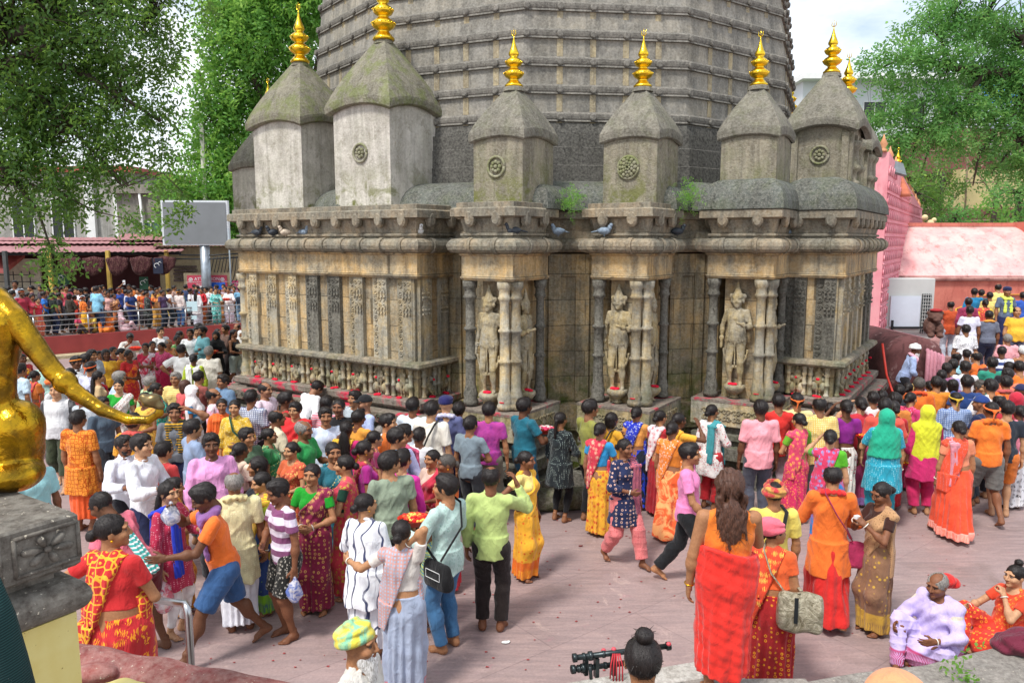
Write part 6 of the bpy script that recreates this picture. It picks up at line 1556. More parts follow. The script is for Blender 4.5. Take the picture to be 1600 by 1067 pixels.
# ---------------------------------------------------------------- trees
def leafmat(nm, a, b, c_):
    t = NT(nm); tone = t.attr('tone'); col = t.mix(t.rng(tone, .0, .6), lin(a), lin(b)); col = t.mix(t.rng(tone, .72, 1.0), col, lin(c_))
    t.val(t.b.inputs['Base Color'], col); t.b.inputs['Roughness'].default_value = .5; t.b.inputs['Specular IOR Level'].default_value = .35
    tr = t.n('ShaderNodeBsdfTranslucent'); t.val(tr.inputs[0], t.mix(.6, col, lin(c_))); mxs = t.n('ShaderNodeMixShader'); mxs.inputs[0].default_value = .5
    t.l(t.b.outputs[0], mxs.inputs[1]); t.l(tr.outputs[0], mxs.inputs[2]); t.l(mxs.outputs[0], t.out.inputs[0]); return t.m
BARK = simple('dark_bark', '4a4038', .9, 0, .35, 7, .6)
def leaves(rng, C, per, spread, lw, ll, droop, tone):
    """C clump centres (n,3): every clump carries twigs of paired leaflets"""
    n = len(C); tw = 5; lf = max(2, per // tw // 2)
    D = rng.normal(size=(n, tw, 3)); D[..., 2] -= droop; D /= np.linalg.norm(D, axis=2, keepdims=True)
    O = C[:, None, :] + rng.normal(size=(n, tw, 3)) * spread * .55
    t_ = (np.arange(lf) + .5) / lf
    P = O[:, :, None, :] + D[:, :, None, :] * (t_[None, None, :, None] * spread * 1.1)
    P[..., 2] -= (t_ ** 2)[None, None, :] * spread * .35 * (droop + .3)
    S = np.cross(D, rng.normal(size=(n, tw, 3))); S /= np.linalg.norm(S, axis=2, keepdims=True)
    Q = []; T = []
    tn_ = tone[:, None, None] + rng.uniform(-.22, .22, size=(n, tw, 1)) + rng.uniform(-.08, .08, size=(n, tw, lf))
    for sg in (-1, 1):
        L = S[:, :, None, :] * sg + D[:, :, None, :] * .55 + rng.normal(size=P.shape) * .25; L[..., 2] -= .25 * droop; L /= np.linalg.norm(L, axis=3, keepdims=True)
        N = np.cross(L, D[:, :, None, :] + .001); N = np.cross(N, L); N += rng.normal(size=N.shape) * .35; N /= np.linalg.norm(N, axis=3, keepdims=True)
        k = rng.uniform(.7, 1.25, size=P.shape[:3])[..., None]; W = N * lw * k; A = L * ll * k
        Q.append(np.stack([P, P + A * .5 + W, P + A, P + A * .5 - W], 3).reshape(-1, 4, 3)); T.append(np.repeat(tn_.reshape(-1), 4))
    Q = np.concatenate(Q); return Q.reshape(-1, 3), np.arange(len(Q) * 4).reshape(-1, 4), np.clip(np.concatenate(T), 0, 1)
def tree(name, label, base, limbs, blobs, dens, per, spread, lw, ll, droop, mat, seed=1, trunk_r=.3, twigs=.35):
    rng = np.random.RandomState(seed); root = empty(name, base); tag(root, label, 'tree'); B = np.array(base)
    m = MB()
    for l in limbs: m.tube([tuple(np.array(p[:3]) - B) for p in l], [p[3] for p in l], 8)
    Cs, Tn = [], []
    for c_, r in blobs:
        c_, r = np.array(c_), np.array(r if hasattr(r, '__len__') else (r, r, r)); vol = float(r[0] * r[1] * r[2]) ** (2 / 3); n = max(4, int(dens * vol))
        d = rng.normal(size=(n, 3)); d /= np.linalg.norm(d, axis=1, keepdims=True); rad = rng.uniform(.25, 1, size=n) ** .5
        k = .8 + .35 * np.sin(d[:, 0] * 5 + seed + c_[0]) * np.sin(d[:, 1] * 4 + c_[1]) + .2 * np.sin(d[:, 2] * 7)
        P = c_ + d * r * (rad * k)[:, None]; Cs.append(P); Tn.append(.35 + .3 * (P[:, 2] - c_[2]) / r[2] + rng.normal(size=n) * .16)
    C = np.concatenate(Cs); T = np.clip(np.concatenate(Tn), .02, .98)
    V, F_, Tv = leaves(rng, C, per, spread, lw, ll, droop, T)
    for i in range(0, len(C), max(1, int(1 / max(twigs, .01)))):      # fine branches towards the clumps
        tgt = C[i]; best = None
        for l in limbs:
            for p in l:
                d = sum((p[k] - tgt[k]) ** 2 for k in range(3))
                if best is None or d < best[0]: best = (d, p)
        p = np.array(best[1][:3]); r0 = min(.035, best[1][3] * .4); mid = (p + tgt) / 2 + rng.normal(size=3) * .12 * math.sqrt(best[0]) + np.array((0, 0, .08 * math.sqrt(best[0])))
        m.tube([tuple(p - B), tuple(mid - B), tuple(tgt - B)], [r0, r0 * .6, r0 * .25], 4)
    m.build('trunk', BARK, root)
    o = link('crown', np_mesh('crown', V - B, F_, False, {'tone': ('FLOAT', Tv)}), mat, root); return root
LF1 = leafmat('deep_green_leaves', '35572a', '557d38', '9fc257'); LF2 = leafmat('fresh_green_leaves', '457a34', '6aa042', 'a9d062'); LF3 = leafmat('feathery_green_leaves', '47793f', '6aa356', 'a4cf72')
def pb(px, py, r, Y, sc=(1, 1, 1)): p = at_y(px, py, Y); k = Y / 1200 * r; return ((p.x, p.y, p.z), (k * sc[0], k * sc[1], k * sc[2]))
def lp(Y, *pts): return [(*at_y(x, y, Y + (q[0] if q else 0)), r) for x, y, r, *q in pts]
Yl = 15.0
limbs = [[(-13.5, 14, -.1, .5), (-13.2, 14.3, 3, .42), (-12.4, 14.6, 5.5, .34), (-11.2, 15, 7.2, .24)], lp(Yl, (-160, 60, .24), (-60, 110, .2), (0, 108, .15), (45, 85, .11), (90, 70, .08), (135, 62, .05)),
         lp(Yl, (-60, 110, .15), (10, 60, .12), (80, 30, .08), (160, 20, .06), (240, 30, .03)), lp(Yl, (0, 108, .1), (60, 150, .07), (110, 200, .05), (150, 240, .03), (190, 290, .02), (235, 268, .012)),
         lp(Yl, (45, 85, .08), (120, 110, .06), (190, 150, .04), (250, 190, .02)), lp(Yl, (-60, 110, .13), (-30, 220, .1), (20, 280, .05), (60, 330, .03), (80, 390, .015), (85, 430, .01)),
         lp(Yl, (150, 240, .025), (200, 290, .018), (255, 270, .012), (285, 300, .008)), lp(Yl, (20, 280, .03), (90, 300, .02), (150, 330, .012), (210, 345, .008))]
bl = [pb(*a, Yl + q) for a, q in (((30, 40, 85), .5), ((110, 40, 80), 0), ((190, 25, 65), -.5), ((250, 30, 40), 0), ((-90, 90, 140), 0), ((60, 120, 85), 0), ((150, 115, 75), .4), ((215, 110, 48), 0), ((262, 90, 26), 0), ((20, 190, 80), 0), ((100, 195, 75), .5), ((175, 190, 62), 0), ((235, 175, 38), 0), ((268, 160, 18), 0),
    ((30, 265, 60), 0), ((110, 265, 58), 0), ((175, 245, 40), 0), ((230, 225, 26), 0), ((30, 320, 34), .4), ((90, 305, 36), 0), ((265, 250, 16), 0), ((252, 285, 15), 0), ((205, 335, 17), 0), ((222, 348, 11), 0), ((150, 300, 22), 0), ((85, 375, 22), 0), ((72, 395, 18), 0), ((100, 405, 17), 0), ((88, 430, 13), 0), ((270, 322, 9), 0), ((287, 328, 7), 0), ((60, -120, 170), 0), ((220, -90, 90), 0), ((-120, 260, 100), 0))]
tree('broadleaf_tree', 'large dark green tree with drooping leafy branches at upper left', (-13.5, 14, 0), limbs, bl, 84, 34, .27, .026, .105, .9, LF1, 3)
Ym = 40
bl = [pb(*a, Ym + q) for a, q in (((430, 40, 95), 0), ((370, 90, 80), 0), ((470, 130, 70), 1), ((340, 170, 60), 0), ((400, 180, 70), 2), ((345, 30, 38), 0), ((380, 10, 60), 0), ((490, 20, 60), 0), ((330, 240, 58), 0), ((390, 250, 50), 0), ((290, 290, 45), -1), ((350, 300, 50), -1), ((270, 345, 32), -2), ((325, 360, 40), -2), ((385, 340, 40), 0), ((450, -60, 90), 0), ((395, 400, 30), -1))]
limbs = [[(*at_y(420, 560, Ym)[:2], 0, .55), (*at_y(425, 380, Ym), .45), (*at_y(440, 200, Ym), .32), (*at_y(460, 60, Ym), .18), (*at_y(470, -40, Ym), .08)], lp(Ym, (428, 340, .3), (370, 260, .2), (330, 180, .12), (310, 110, .06)), lp(Ym, (440, 220, .25), (400, 130, .16), (380, 60, .09), (350, 20, .05)), lp(Ym, (426, 370, .2), (350, 340, .12), (290, 310, .06)), lp(Ym, (445, 180, .2), (490, 120, .12), (505, 60, .06))]
tree('broadleaf_tree', 'bright green tree behind the display screen and left turrets', (*at_y(420, 560, Ym)[:2], 0), limbs, bl, 24, 30, .60, .066, .25, .35, LF2, 5, twigs=.1)
Yr = 26
bl = [pb(*a, Yr + q, (1.35, 1.2, .5)) for a, q in (((1520, 40, 55), 0), ((1590, 60, 60), 1), ((1470, 95, 48), 0), ((1415, 85, 36), -.5), ((1375, 108, 24), 0), ((1540, 115, 55), .6), ((1600, 130, 60), 0), ((1400, 130, 26), .5), ((1455, 150, 42), 0), ((1510, 170, 50), 0), ((1580, 185, 55), 0), ((1395, 175, 34), 0), ((1365, 195, 22), 0), ((1440, 205, 42), 0), ((1500, 225, 34), -.5), ((1390, 225, 30), 0), ((1560, 232, 36), 0), ((1410, 258, 28), 0), ((1375, 250, 20), .5), ((1395, 288, 18), 0), ((1600, 258, 30), 0), ((1440, 45, 30), 0), ((1480, 15, 38), 0), ((1352, 90, 12), 0), ((1545, 270, 18), 0), ((1660, 100, 90), 0), ((1540, -60, 80), 0), ((1640, 250, 50), 0))]
limbs = [[(22.5, 26, 0, .6), (22.0, 26, 4, .5), (20.5, 26, 7, .35), (19.2, 26, 9, .25)], lp(Yr, (1700, 150, .3), (1600, 120, .2), (1540, 110, .14), (1480, 105, .1), (1440, 90, .07), (1400, 95, .04), (1370, 110, .02)), lp(Yr, (1700, 170, .22), (1600, 150, .12), (1560, 200, .08), (1530, 240, .05), (1520, 290, .02)), lp(Yr, (1540, 110, .1), (1500, 170, .07), (1440, 200, .05), (1400, 250, .03)), lp(Yr, (1480, 105, .06), (1470, 60, .04), (1450, 40, .02)), lp(Yr, (1650, 140, .16), (1600, 60, .1), (1540, 30, .06), (1490, 20, .03)), lp(Yr, (1600, 150, .08), (1590, 220, .05), (1550, 270, .03)), lp(Yr, (1430, 230, .03), (1410, 280, .025), (1395, 310, .015)), lp(Yr, (1460, 200, .03), (1440, 270, .025))]
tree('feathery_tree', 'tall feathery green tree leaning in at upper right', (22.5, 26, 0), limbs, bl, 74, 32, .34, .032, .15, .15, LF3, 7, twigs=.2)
for i, (px, py, r, Y, lab, mt) in enumerate(((1430, 300, 42, 38, 'dark rounded tree beyond the pink pierced wall', LF1), (1550, 330, 24, 33, 'light green bush above the mottled pink roof', LF2), (1490, 335, 30, 39, 'dark green bush below the scaffolding', LF3), (1590, 300, 40, 37, 'leafy tree in front of the yellow house', LF3), (1470, 270, 30, 42, 'dark tree beside the maroon house on the slope', LF1))):
    p = at_y(px, py, Y); k = Y / 1200
    tree('broadleaf_tree' if r > 29 else 'bush', lab, (p.x, p.y, 0), [[(p.x, p.y, 0, .22), (p.x + .1, p.y, p.z, .1)]], [((p.x, p.y, p.z), r * k), ((p.x + r * k * .8, p.y, p.z - .5), r * k * .7), ((p.x - r * k * .7, p.y, p.z - .3), r * k * .7), ((p.x, p.y, p.z - r * k), r * k * .9)], 26, 26, .36, .045, .17, .3, mt, 20 + i, twigs=.15)
for i, (px, py, lab) in enumerate(((893, 308, 'green weed tuft growing from the cornice between two middle turrets'), (1078, 305, 'green weed tuft on the cornice right of the rose medallion turret'))):
    p = at_y(px, py, 11.9); rng = np.random.RandomState(i); C = np.array([p]) + rng.normal(size=(26, 3)) * np.array((.06, .06, .09))
    V, F_, T_ = leaves(rng, C, 40, .10, .007, .03, .1, np.full(26, .6)); o = link('weed_tuft', np_mesh('weed_tuft', V, F_, False, {'tone': ('FLOAT', T_)}), LF2); tag(o, lab, 'plant')

rs = random.Random(12); m = MB()
for i in range(260):
    p = at_z(rs.uniform(250, 1560), rs.uniform(800, 1050), 0); k = rs.uniform(.008, .02); a = rs.uniform(0, 3)
    m.add([(p.x + k * math.cos(a + q * 1.57), p.y + k * .7 * math.sin(a + q * 1.57), .006 + .004 * (q % 2)) for q in range(4)], [(0, 1, 2, 3)])
tag(m.build('scattered_petals', simple('old_petals', '9a3a3a', .9, 0, .6, 60)), 'tiny flower petals and crumbs scattered over the open paving', 'petals', kind='stuff')
# ---------------------------------------------------------------- near left: gilded animal on its pedestal
Yg = 2.28
def g3(px, py, dy=0): p = at_y(px, py, Yg + dy); return V3(p.x, p.y, p.z)
kp = Yg * 1.04 / 1200
tailp = [g3(-10, 470, .02), g3(22, 498), g3(52, 538), g3(84, 580, -.01), g3(120, 614, -.02), g3(160, 640, -.03), g3(200, 655, -.03), g3(232, 656, -.03), g3(249, 645, -.03), g3(250, 632, -.03)]
tailr = [24, 19, 16.5, 14.5, 12, 9.6, 7.6, 6.4, 6, 5.5]
def lion_f(p):
    d = ell(p, g3(-42, 545, .06), (52 * kp, 90 * kp, 66 * kp)); d = smin(d, capsule(p, g3(8, 505), g3(4, 560), 26 * kp, 20 * kp), .02)
    d = smin(d, capsule(p, g3(4, 560), g3(-4, 690), 20 * kp, 24 * kp), .015); d = smin(d, capsule(p, g3(2, 690), g3(6, 745), 24 * kp, 26 * kp), .02)
    d = smin(d, ell(p, g3(30, 668, .02), (34 * kp, 42 * kp, 44 * kp)), .018); d = smin(d, ell(p, g3(18, 700, .03), (44 * kp, 50 * kp, 58 * kp)), .02)
    d = smin(d, ell(p, g3(28, 740, -.01), (34 * kp, 46 * kp, 26 * kp)), .012); d = smin(d, ell(p, g3(0, 742, -.04), (40 * kp, 44 * kp, 20 * kp)), .012)
    d = smin(d, ell(p, g3(-45, 650, .05), (60 * kp, 80 * kp, 90 * kp)), .03)
    return d
def tail_f(p):
    d = None
    for i in range(len(tailp) - 1):
        a = capsule(p, tailp[i], tailp[i + 1], tailr[i] * kp, tailr[i + 1] * kp); d = a if d is None else smin(d, a, .006)
    q = (tailp[3] + tailp[4]) * .5; d = smin(d, capsule(p, q - (tailp[4] - tailp[3]) * .03, q + (tailp[4] - tailp[3]) * .03, 17.5 * kp, 17 * kp), .003)
    return d
t = NT('polished_gilt'); v = t.coord(); n = t.noise(v, 9, 6, .6, .8); c = t.mix(t.rng(n, .40, .62), lin('c89a24'), lin('7a6024')); c = t.mix(t.rng(t.noise(v, 22, 6, .7), .60, .72), c, lin('54401a'))  # brown patches in the gilt colour stand in for reflected surroundings
GILT2 = t.done(c, t.rng(n, .3, .7, .14, .34), t.bump(t.noise(v, 11, 5, .6), .5, .02), 1.0, .5)
V_, F_ = surf(lion_f, g3(-120, 780) - .12, g3(95, 440) + .2, .0052); lo_ = np.minimum(g3(-120, 780) - .15, g3(95, 440) - .25)
V_, F_ = surf(lion_f, np.minimum(g3(-120, 790), g3(95, 440)) - .16, np.maximum(g3(-120, 790), g3(95, 440)) + .2, .0055)
lion = link('lion_statue', np_mesh('lion_statue', V_, F_), GILT2); tag(lion, 'polished golden animal statue, hindquarters with long curling tail, on carved pedestal', 'statue')
V_, F_ = surf(tail_f, np.min(tailp, 0) - .06, np.max(tailp, 0) + .06, .004); link('tail', np_mesh('tail', V_, F_), GILT2, lion)
def bulb_f(p): return smin(ell(p, g3(236, 625, -.03), (15 * kp, 11 * kp, 10 * kp), rot('y', R(-22))), capsule(p, g3(224, 620, -.03), g3(250, 634, -.03), 6 * kp, 7 * kp), .01)
V_, F_ = surf(bulb_f, g3(200, 660, -.1) , g3(270, 590, .05), .003); link('tail_tuft', np_mesh('tail_tuft', V_, F_), simple('tarnished_brass', '7a6a4a', .35, .9, .3, 30), lion)
C_ = (-1.206, 2.05); pp = rect(C_, -.55, 0, -.75, 0)
ped = empty('pedestal', (0, 0, 0)); tag(ped, 'dark carved stone pedestal with flower panel over a pale yellow base', 'pedestal')
GRAN = stone('dark_pedestal_stone', '6b635c', '57504b', '2a2522', .4, 0, 3, blocks=False, speck=1, bumpd=.012)
t = NT('pale_yellow_paint'); v = t.coord(); c = t.mix(t.rng(t.noise(v, 6, 5), .35, .65), lin('d8cc8c'), lin('cdbb72')); c = t.mix(t.rng(t.noise(v, 45, 3, .7), .66, .72), c, lin('8a7440'))
YELP = t.done(c, .8, t.bump(t.noise(v, 60, 4), .25, .004), 0, .2)
m = MB(); profile(m, offset(pp, -.015), [(0, 0), (2.865, 0)]); m.build('base', YELP, ped)
m = MB(); profile(m, pp, [(2.86, -.03)] + torus_prof(2.865, 2.965, -.03, 10) + [(2.97, -.05), (2.985, -.05), (3.0, -.01), (3.01, 0), (3.145, 0), (3.153, -.006)])
m.build('moulding', GRAN, ped)
m = MB()
d_, n_ = -Vv, U
for k in range(3):
    q0 = Vector(C_) + d_ * (.085 + .20 * k)
    for s0, s1, zz in ((-.082, .082, 3.128), (-.082, .082, 3.025)): m.tube([(*(q0 + d_ * s0 + n_ * .001), zz), (*(q0 + d_ * s1 + n_ * .001), zz)], .006, 6)
    for s0 in (-.082, .082): m.tube([(*(q0 + d_ * s0 + n_ * .001), 3.025), (*(q0 + d_ * s0 + n_ * .001), 3.128)], .006, 6)
    for a in range(6):
        th_ = math.pi * a / 3 + .2; 
        pts = [(*(q0 + d_ * (r_ * 1.25 * math.cos(th_)) + n_ * .0), 3.077 + r_ * .78 * math.sin(th_)) for r_ in (.012, .03, .048, .055)]; m.tube(pts, [.006, .014, .013, .005], 8, flat=.8)
    m.sphere((*(q0 + n_ * .003), 3.077), .010)
m.build('flower_carving', GRAN, ped)
t = NT('ribbed_teal_cloth'); v = t.coord(); h_ = t.wave(t.coord(rot=(0, R(20), 0)), 60, .3, 'Z'); c = t.mix(h_, lin('142a2c'), lin('274a4a')); TEAL = t.done(c, .8, t.bump(h_, .5, .004), 0, .2)
m = MB(); a, b_ = at_y(-34, 900, 1.35), at_y(24, 1120, 1.42); m.tube([tuple(a), tuple(a.lerp(b_, .3)), tuple(a.lerp(b_, .6)), tuple(b_)], [.03, .042, .045, .046], 14); tag(m.build('cloth_sleeve', TEAL), 'dark teal ribbed cloth sleeve at the bottom left corner', 'cloth')  # somebody's sleeve, drawn as a bare cloth tube
# red stair parapet with a yellow patch
REDP = stone('red_painted_parapet', 'a4544c', '96484a', '5b2c28', .35, 0, 2, blocks=False, speck=1, bumpd=.02)
def par_f(p):
    a, b2 = at_y(90, 1045, 3.0), at_y(470, 1112, 2.85); d = capsule(p, tuple(a), tuple(b2), .115, .10); d = smin(d, capsule(p, (a.x, a.y - .1, a.z - .22), (b2.x, b2.y - .1, b2.z - .22), .16, .16), .08)
    d = smin(d, ell(p, tuple(at_y(205, 1068, 2.86)), (.07, .05, .035)), .03); d = smin(d, ell(p, tuple(at_y(150, 1050, 2.86)), (.09, .05, .03)), .03)
    return d - .006 * np.sin(p[:, 0] * 23) * np.sin(p[:, 2] * 31)
V_, F_ = surf(par_f, (-2.3, 2.4, 1.3), (-.6, 3.4, 2.5), .014); o = link('stair_parapet', np_mesh('stair_parapet', V_, F_), REDP); tag(o, 'rounded dull red stair parapet crossing the bottom left of the photo', 'parapet')
m = MB(); m.box((-1.35, 2.75, .9), (1.5, .3, 1.9)); m.build('core', REDP, o)
def pat_f(p): return ell(p, tuple(at_y(188, 1078, 2.62)), (.10, .06, .03)) - .004 * np.sin(p[:, 0] * 60)
V_, F_ = surf(pat_f, (-1.9, 2.4, 1.9), (-1.0, 2.9, 2.4), .008); link('yellow_edge', np_mesh('yellow_edge', V_, F_), YELP, o)
hr = empty('handrail', (0, 0, 0)); tag(hr, 'bent stainless steel handrail end post beside the stair parapet', 'handrail')
a, b_, c_ = at_y(205, 931, 5.2), at_y(292, 943, 4.62), at_y(299, 1040, 4.6)
m = MB(); m.tube([tuple(a), tuple(b_.lerp(a, .12)), tuple(b_.lerp(a, .03)), (c_.x - .004, c_.y, b_.z - .02), (c_.x, c_.y, b_.z - .07), (c_.x, c_.y, -.02)], .0235, 14); m.build('rail', STEEL, hr)
m = MB(); m.tube([(a.x, a.y, a.z), (a.x, a.y, 0)], .022, 10); m.build('post', STEEL, hr)
# steps under the camera, kerb and polished ledge
STEP = stone('grey_step_stone', '9b948f', '8a8480', '4c4644', .35, 0, 2, blocks=False, speck=1)
m = MB(); m.prism([(-.6, -1), (9, -1), (9, 5.38), (2.3, 5.38), (2.3, 5.62), (1.35, 5.62), (1.3, 5.38), (-.6, 5.38)], 0, .5); structure(m, 'lower_platform', STEP)
m = MB(); m.prism([(-.6, -1), (9, -1), (9, 2.6), (-.6, 2.6)], .5, 1.15); structure(m, 'upper_platform', STEP)
pl = [at_z(x, y, .5) for x, y in ((1262, 1072), (1340, 1058), (1447, 1046), (1520, 1027), (1563, 1017), (1592, 1028), (1720, 1070))]
m = MB(); m.box((-2.6, 4.3, .32), (1.5, 1.5, .66)); structure(m, 'stair_landing', STEP)
m = MB(); poly = [(p.x, p.y) for p in pl] + [(6, 5.0), (pl[0].x, 5.0)]; m.prism(poly[::-1], 0, .49, 0); profile(m, poly[::-1], [(.49, .0), (.50, .02), (.53, .02), (.535, .01)]); tag(m.build('stone_ledge', STEP, bevel=0), 'grey polished stone ledge at the bottom right', 'ledge')
k0, k1 = at_z(872, 1070, .5), at_z(1090, 1034, .5); dk = Vector((k1.x - k0.x, k1.y - k0.y)).normalized(); nk = Vector((dk.y, -dk.x))
m = MB(); a2, b2 = Vector((k0.x, k0.y)), Vector((k1.x, k1.y)); m.prism([tuple(a2 + nk * .2), tuple(b2 + nk * .2), tuple(b2), tuple(a2)], 0, .46); kb = m.build('kerb_wall', stone('brown_kerb', '7b6658', '6a574c', '33291f', .5, 0, 2, blocks=False)); tag(kb, 'low kerb wall with flaking white top beside the orange robed person', 'kerb')
m = MB(); profile(m, [tuple(a2 + nk * .2), tuple(b2 + nk * .2), tuple(b2), tuple(a2)], [(.46, .0), (.465, .012), (.50, .012), (.51, 0)]); m.build('white_top', stone('flaking_white', 'dcdad6', 'bfbcb6', '6b645e', .4, 0, 4, blocks=False), kb)
pi = empty('pipe_pair'); tag(pi, 'pair of dark metal pipes with clamps, red caps and sacred threads on the kerb', 'pipes'); DM = simple('dark_gun_metal', '3c4446', .35, .7, .3, 20)
for (x0, y0), (x1, y1), r_ in (((895, 1027), (1046, 1008), .022), ((893, 1045), (985, 1034), .021)):
    a, b_ = at_y(x0, y0, 5.62), at_y(x1, y1, 5.78); m = MB(); m.tube([tuple(a), tuple(b_)], r_, 12)
    for f, rr_, w_ in ((0, .034, .03), (.10, .03, .02), (.16, .036, .03), (.30, .028, .02), (.55, .028, .02), (.97, .034, .03)): q = a.lerp(b_, f); q2 = q + (b_ - a).normalized() * w_; m.tube([tuple(q), tuple(q2)], rr_, 12)
    m.build('pipe', DM, pi)
m = MB(); 
for x, y in ((915, 1030), (932, 1034), (958, 1030), (990, 1026)): q = at_y(x, y, 5.66); m.box((q.x, q.y, q.z - .04), (.03, .05, .16), .3)
m.build('clamp', DM, pi); m = MB(); q = at_y(922, 1040, 5.6); m.tube([(q.x, q.y, q.z), (q.x + .01, q.y, .5)], .014, 8); q = at_y(1020, 1020, 5.7); m.tube([(q.x, q.y, q.z), (q.x, q.y, .5)], .014, 8); m.build('support', DM, pi)
for x, y in ((943, 1015), (959, 1013), (1045, 1005)): q = at_y(x, y, 5.7); m = MB(); m.sphere(tuple(q), .02, 10, 6, (1, 1, .8)); m.build('red_cap', simple('pinkish_red_cap', 'c8505a', .5), pi)
m = MB()
for i in range(5): q = at_y(958 + i * 2.5, 1020, 5.6); m.tube([tuple(q), (q.x + .01 * (i - 2), q.y - .03, q.z - .08), (q.x + .012 * (i - 2), q.y - .03, q.z - .19 - .02 * i)], .006, 5)
m.build('red_thread', simple('red_thread', 'b8323a', .8), pi)
rng = np.random.RandomState(2); p = at_z(1495, 1050, .56); C = np.array([p]) + rng.normal(size=(5, 3)) * .03; V_, F_, T_ = leaves(rng, C, 14, .10, .014, .045, .0, np.full(5, .6)); tag(link('leaf_sprig', np_mesh('leaf_sprig', V_, F_, False, {'tone': ('FLOAT', T_)}), LF2), 'small green leaf sprig lying on the grey stone ledge', 'leaves')
def bag_f(p): c = at_z(1603, 1006, .6); q = p - np.array(tuple(c), dtype=F4); return smin(ell(q, (0, 0, .02), (.19, .16, .10)), ell(q, (-.14, .05, -.03), (.10, .12, .06)), .06) - .008 * np.sin(q[:, 0] * 40 + 3 * np.sin(q[:, 2] * 20)) - .005 * np.sin(q[:, 1] * 50 + q[:, 2] * 40)
c_ = at_z(1603, 1006, .6); V_, F_ = surf(bag_f, (c_.x - .3, c_.y - .25, .48), (c_.x + .25, c_.y + .25, .8), .01); tag(link('cloth_bag', np_mesh('cloth_bag', V_, F_), cloth('6a1c34', '501426', 'flos')), 'soft crumpled maroon cloth bundle on the ledge at the right edge', 'bundle')
# litter on the floor
def litter(px, py, c, lab, cat, r=.03):
    p = at_z(px, py, .02); m = MB(); m.sphere((p.x, p.y, .012), r, 8, 5, (1.6, .8, .4)); m.sphere((p.x + r, p.y + r * .4, .014), r * .6, 7, 4, (1.2, .8, .5)); tag(m.build(cat.replace(' ', '_'), simple('litter_' + c, c, .7)), lab, cat)
litter(790, 1001, 'd8dcd8', 'crumpled white wrapper on the paving right of the black trousers', 'wrapper', .028)
litter(907, 851, '6b2a2a', 'small dark petal scrap on the open paving', 'petal scrap', .018); litter(940, 700, 'e06020', 'orange flower scrap near the plinth', 'flower scrap', .02)
# pigeons on the cornice
PG = [simple('pigeon_' + n, c, .6, 0, .4, 30) for n, c in (('dark', '3a4048'), ('white', 'd8d8d6'), ('beige', 'c8b8a4'), ('grey', '8090a0'))]
def pigeon(px, py, k, a, lab):
    p = at_y(px, py, {0: 12}.get(0)); 
    # the roll cornice top is at z = 3.93: follow the block faces
    if px < 700: t_ = (px - 372) / (690 - 372); Yp = 14.3 - 2.25 * t_ - .12
    else: Yp = {803: 11.25, 872: 12.0, 944: 11.75, 1058: 12.3, 1230: 12.7}[px]
    p = at_y(px, py, Yp); p.z = 3.955; b = empty('pigeon', p, R(a)); tag(b, lab, 'pigeon', 'pigeons on the cornice')
    m = MB(); m.sphere((0, 0, .085), .065, 12, 8, (.85, 1.55, .9)); m.sphere((0, -.085, .135), .036, 10, 6, (.85, 1, 1.3)); m.sphere((0, -.105, .172), .030, 10, 6); m.tube([(0, .07, .09), (0, .15, .075), (0, .20, .065)], [.04, .032, .026], 8, flat=.35); m.tube([(-.02, 0, .04), (-.022, -.005, 0)], .005, 5); m.tube([(.02, 0, .04), (.022, -.005, 0)], .005, 5); m.build('body', PG[k], b)
    m = MB(); m.tube([(0, -.13, .170), (0, -.152, .163)], [.008, .002], 6); m.build('beak', BLACKP, b)
    for s_ in (-1, 1): m = MB(); m.sphere((s_ * .042, .02, .09), .05, 10, 6, (.35, 1.7, .75)); m.build('wing', PG[k if k != 3 else 3], b)
for a in ((402, 371, 0, 60, 'dark pigeon at the left end of the roll cornice'), (427, 372, 0, -50, 'second dark pigeon from the left on the roll cornice'), (447, 371, 2, -70, 'beige pigeon among dark ones on the left cornice'), (475, 369, 3, 50, 'speckled grey pigeon right of the beige one'),
          (627, 362, 0, 80, 'dark pigeon beside the white one on the left block corner'), (656, 363, 1, 20, 'white pigeon on the left block corner'), (803, 358, 0, -80, 'black pigeon over the first statue bay'), (872, 362, 3, -60, 'grey pigeon in the recess right of the first statue bay'),
          (944, 367, 3, 70, 'bluish grey pigeon over the second statue bay'), (1058, 365, 0, 80, 'dark pigeon at the right of the second statue bay'), (1230, 362, 3, 85, 'grey pigeon at the right of the third statue bay')): pigeon(*a)
# ---------------------------------------------------------------- the people
zone('at left by golden tail', 'crowd in the left courtyard')
P(34,552,1.55,60,'blouse a01828','sari c02838/e0a030,flo','bun','down belly st','pal:c81e30/e8b030,tie',fem=1)
P(31,568,1.66,150,'hshirt c4dcec','jeans 2c3c5c','short','down down2 st')
P(10,572,1.66,120,'shirt 182c58','trousers 20242c','short','down down st')
P(66,557,1.68,160,'tee a8d4cc','trousers 5a4a40','short','back down wk',fat=.03)
P(54,578,1.5,150,'blouse e07820','sari e86a20/d02860,tie','bun','down down st','pal:e88030/d02860,tie')
P(87,597,1.70,8,'tee dadadc/26262a,two','rolled 38402a','crop','down2 down wk',note='raglan sleeves and a red forehead mark',fat=.035,mark=1)
P(84,588,1.62,90,'shirt c8c8c8','trousers 404040','none','belly down st','turban:f07020')
P(108,574,1.5,-20,'blouse c02028','sari c81e28/e8c040,flo','bun','hold hold st','pal:d02030/f0a030')
P(118,556,1.68,70,'shirt e8ebf0','trousers 2c2c34','short','belly down st','band:f08a20')
P(134,552,1.66,120,'tee 30343c','trousers 20242c','short','down down st')
P(141,565,1.66,170,'shirt d4d8f0','jeans 3462a8','short','down down st','band:e8601c')
P(153,579,1.55,120,'blouse d8b888','sari e8dcd8/d01828,bor','long','belly down st','dupl:d0182a',fem=1)
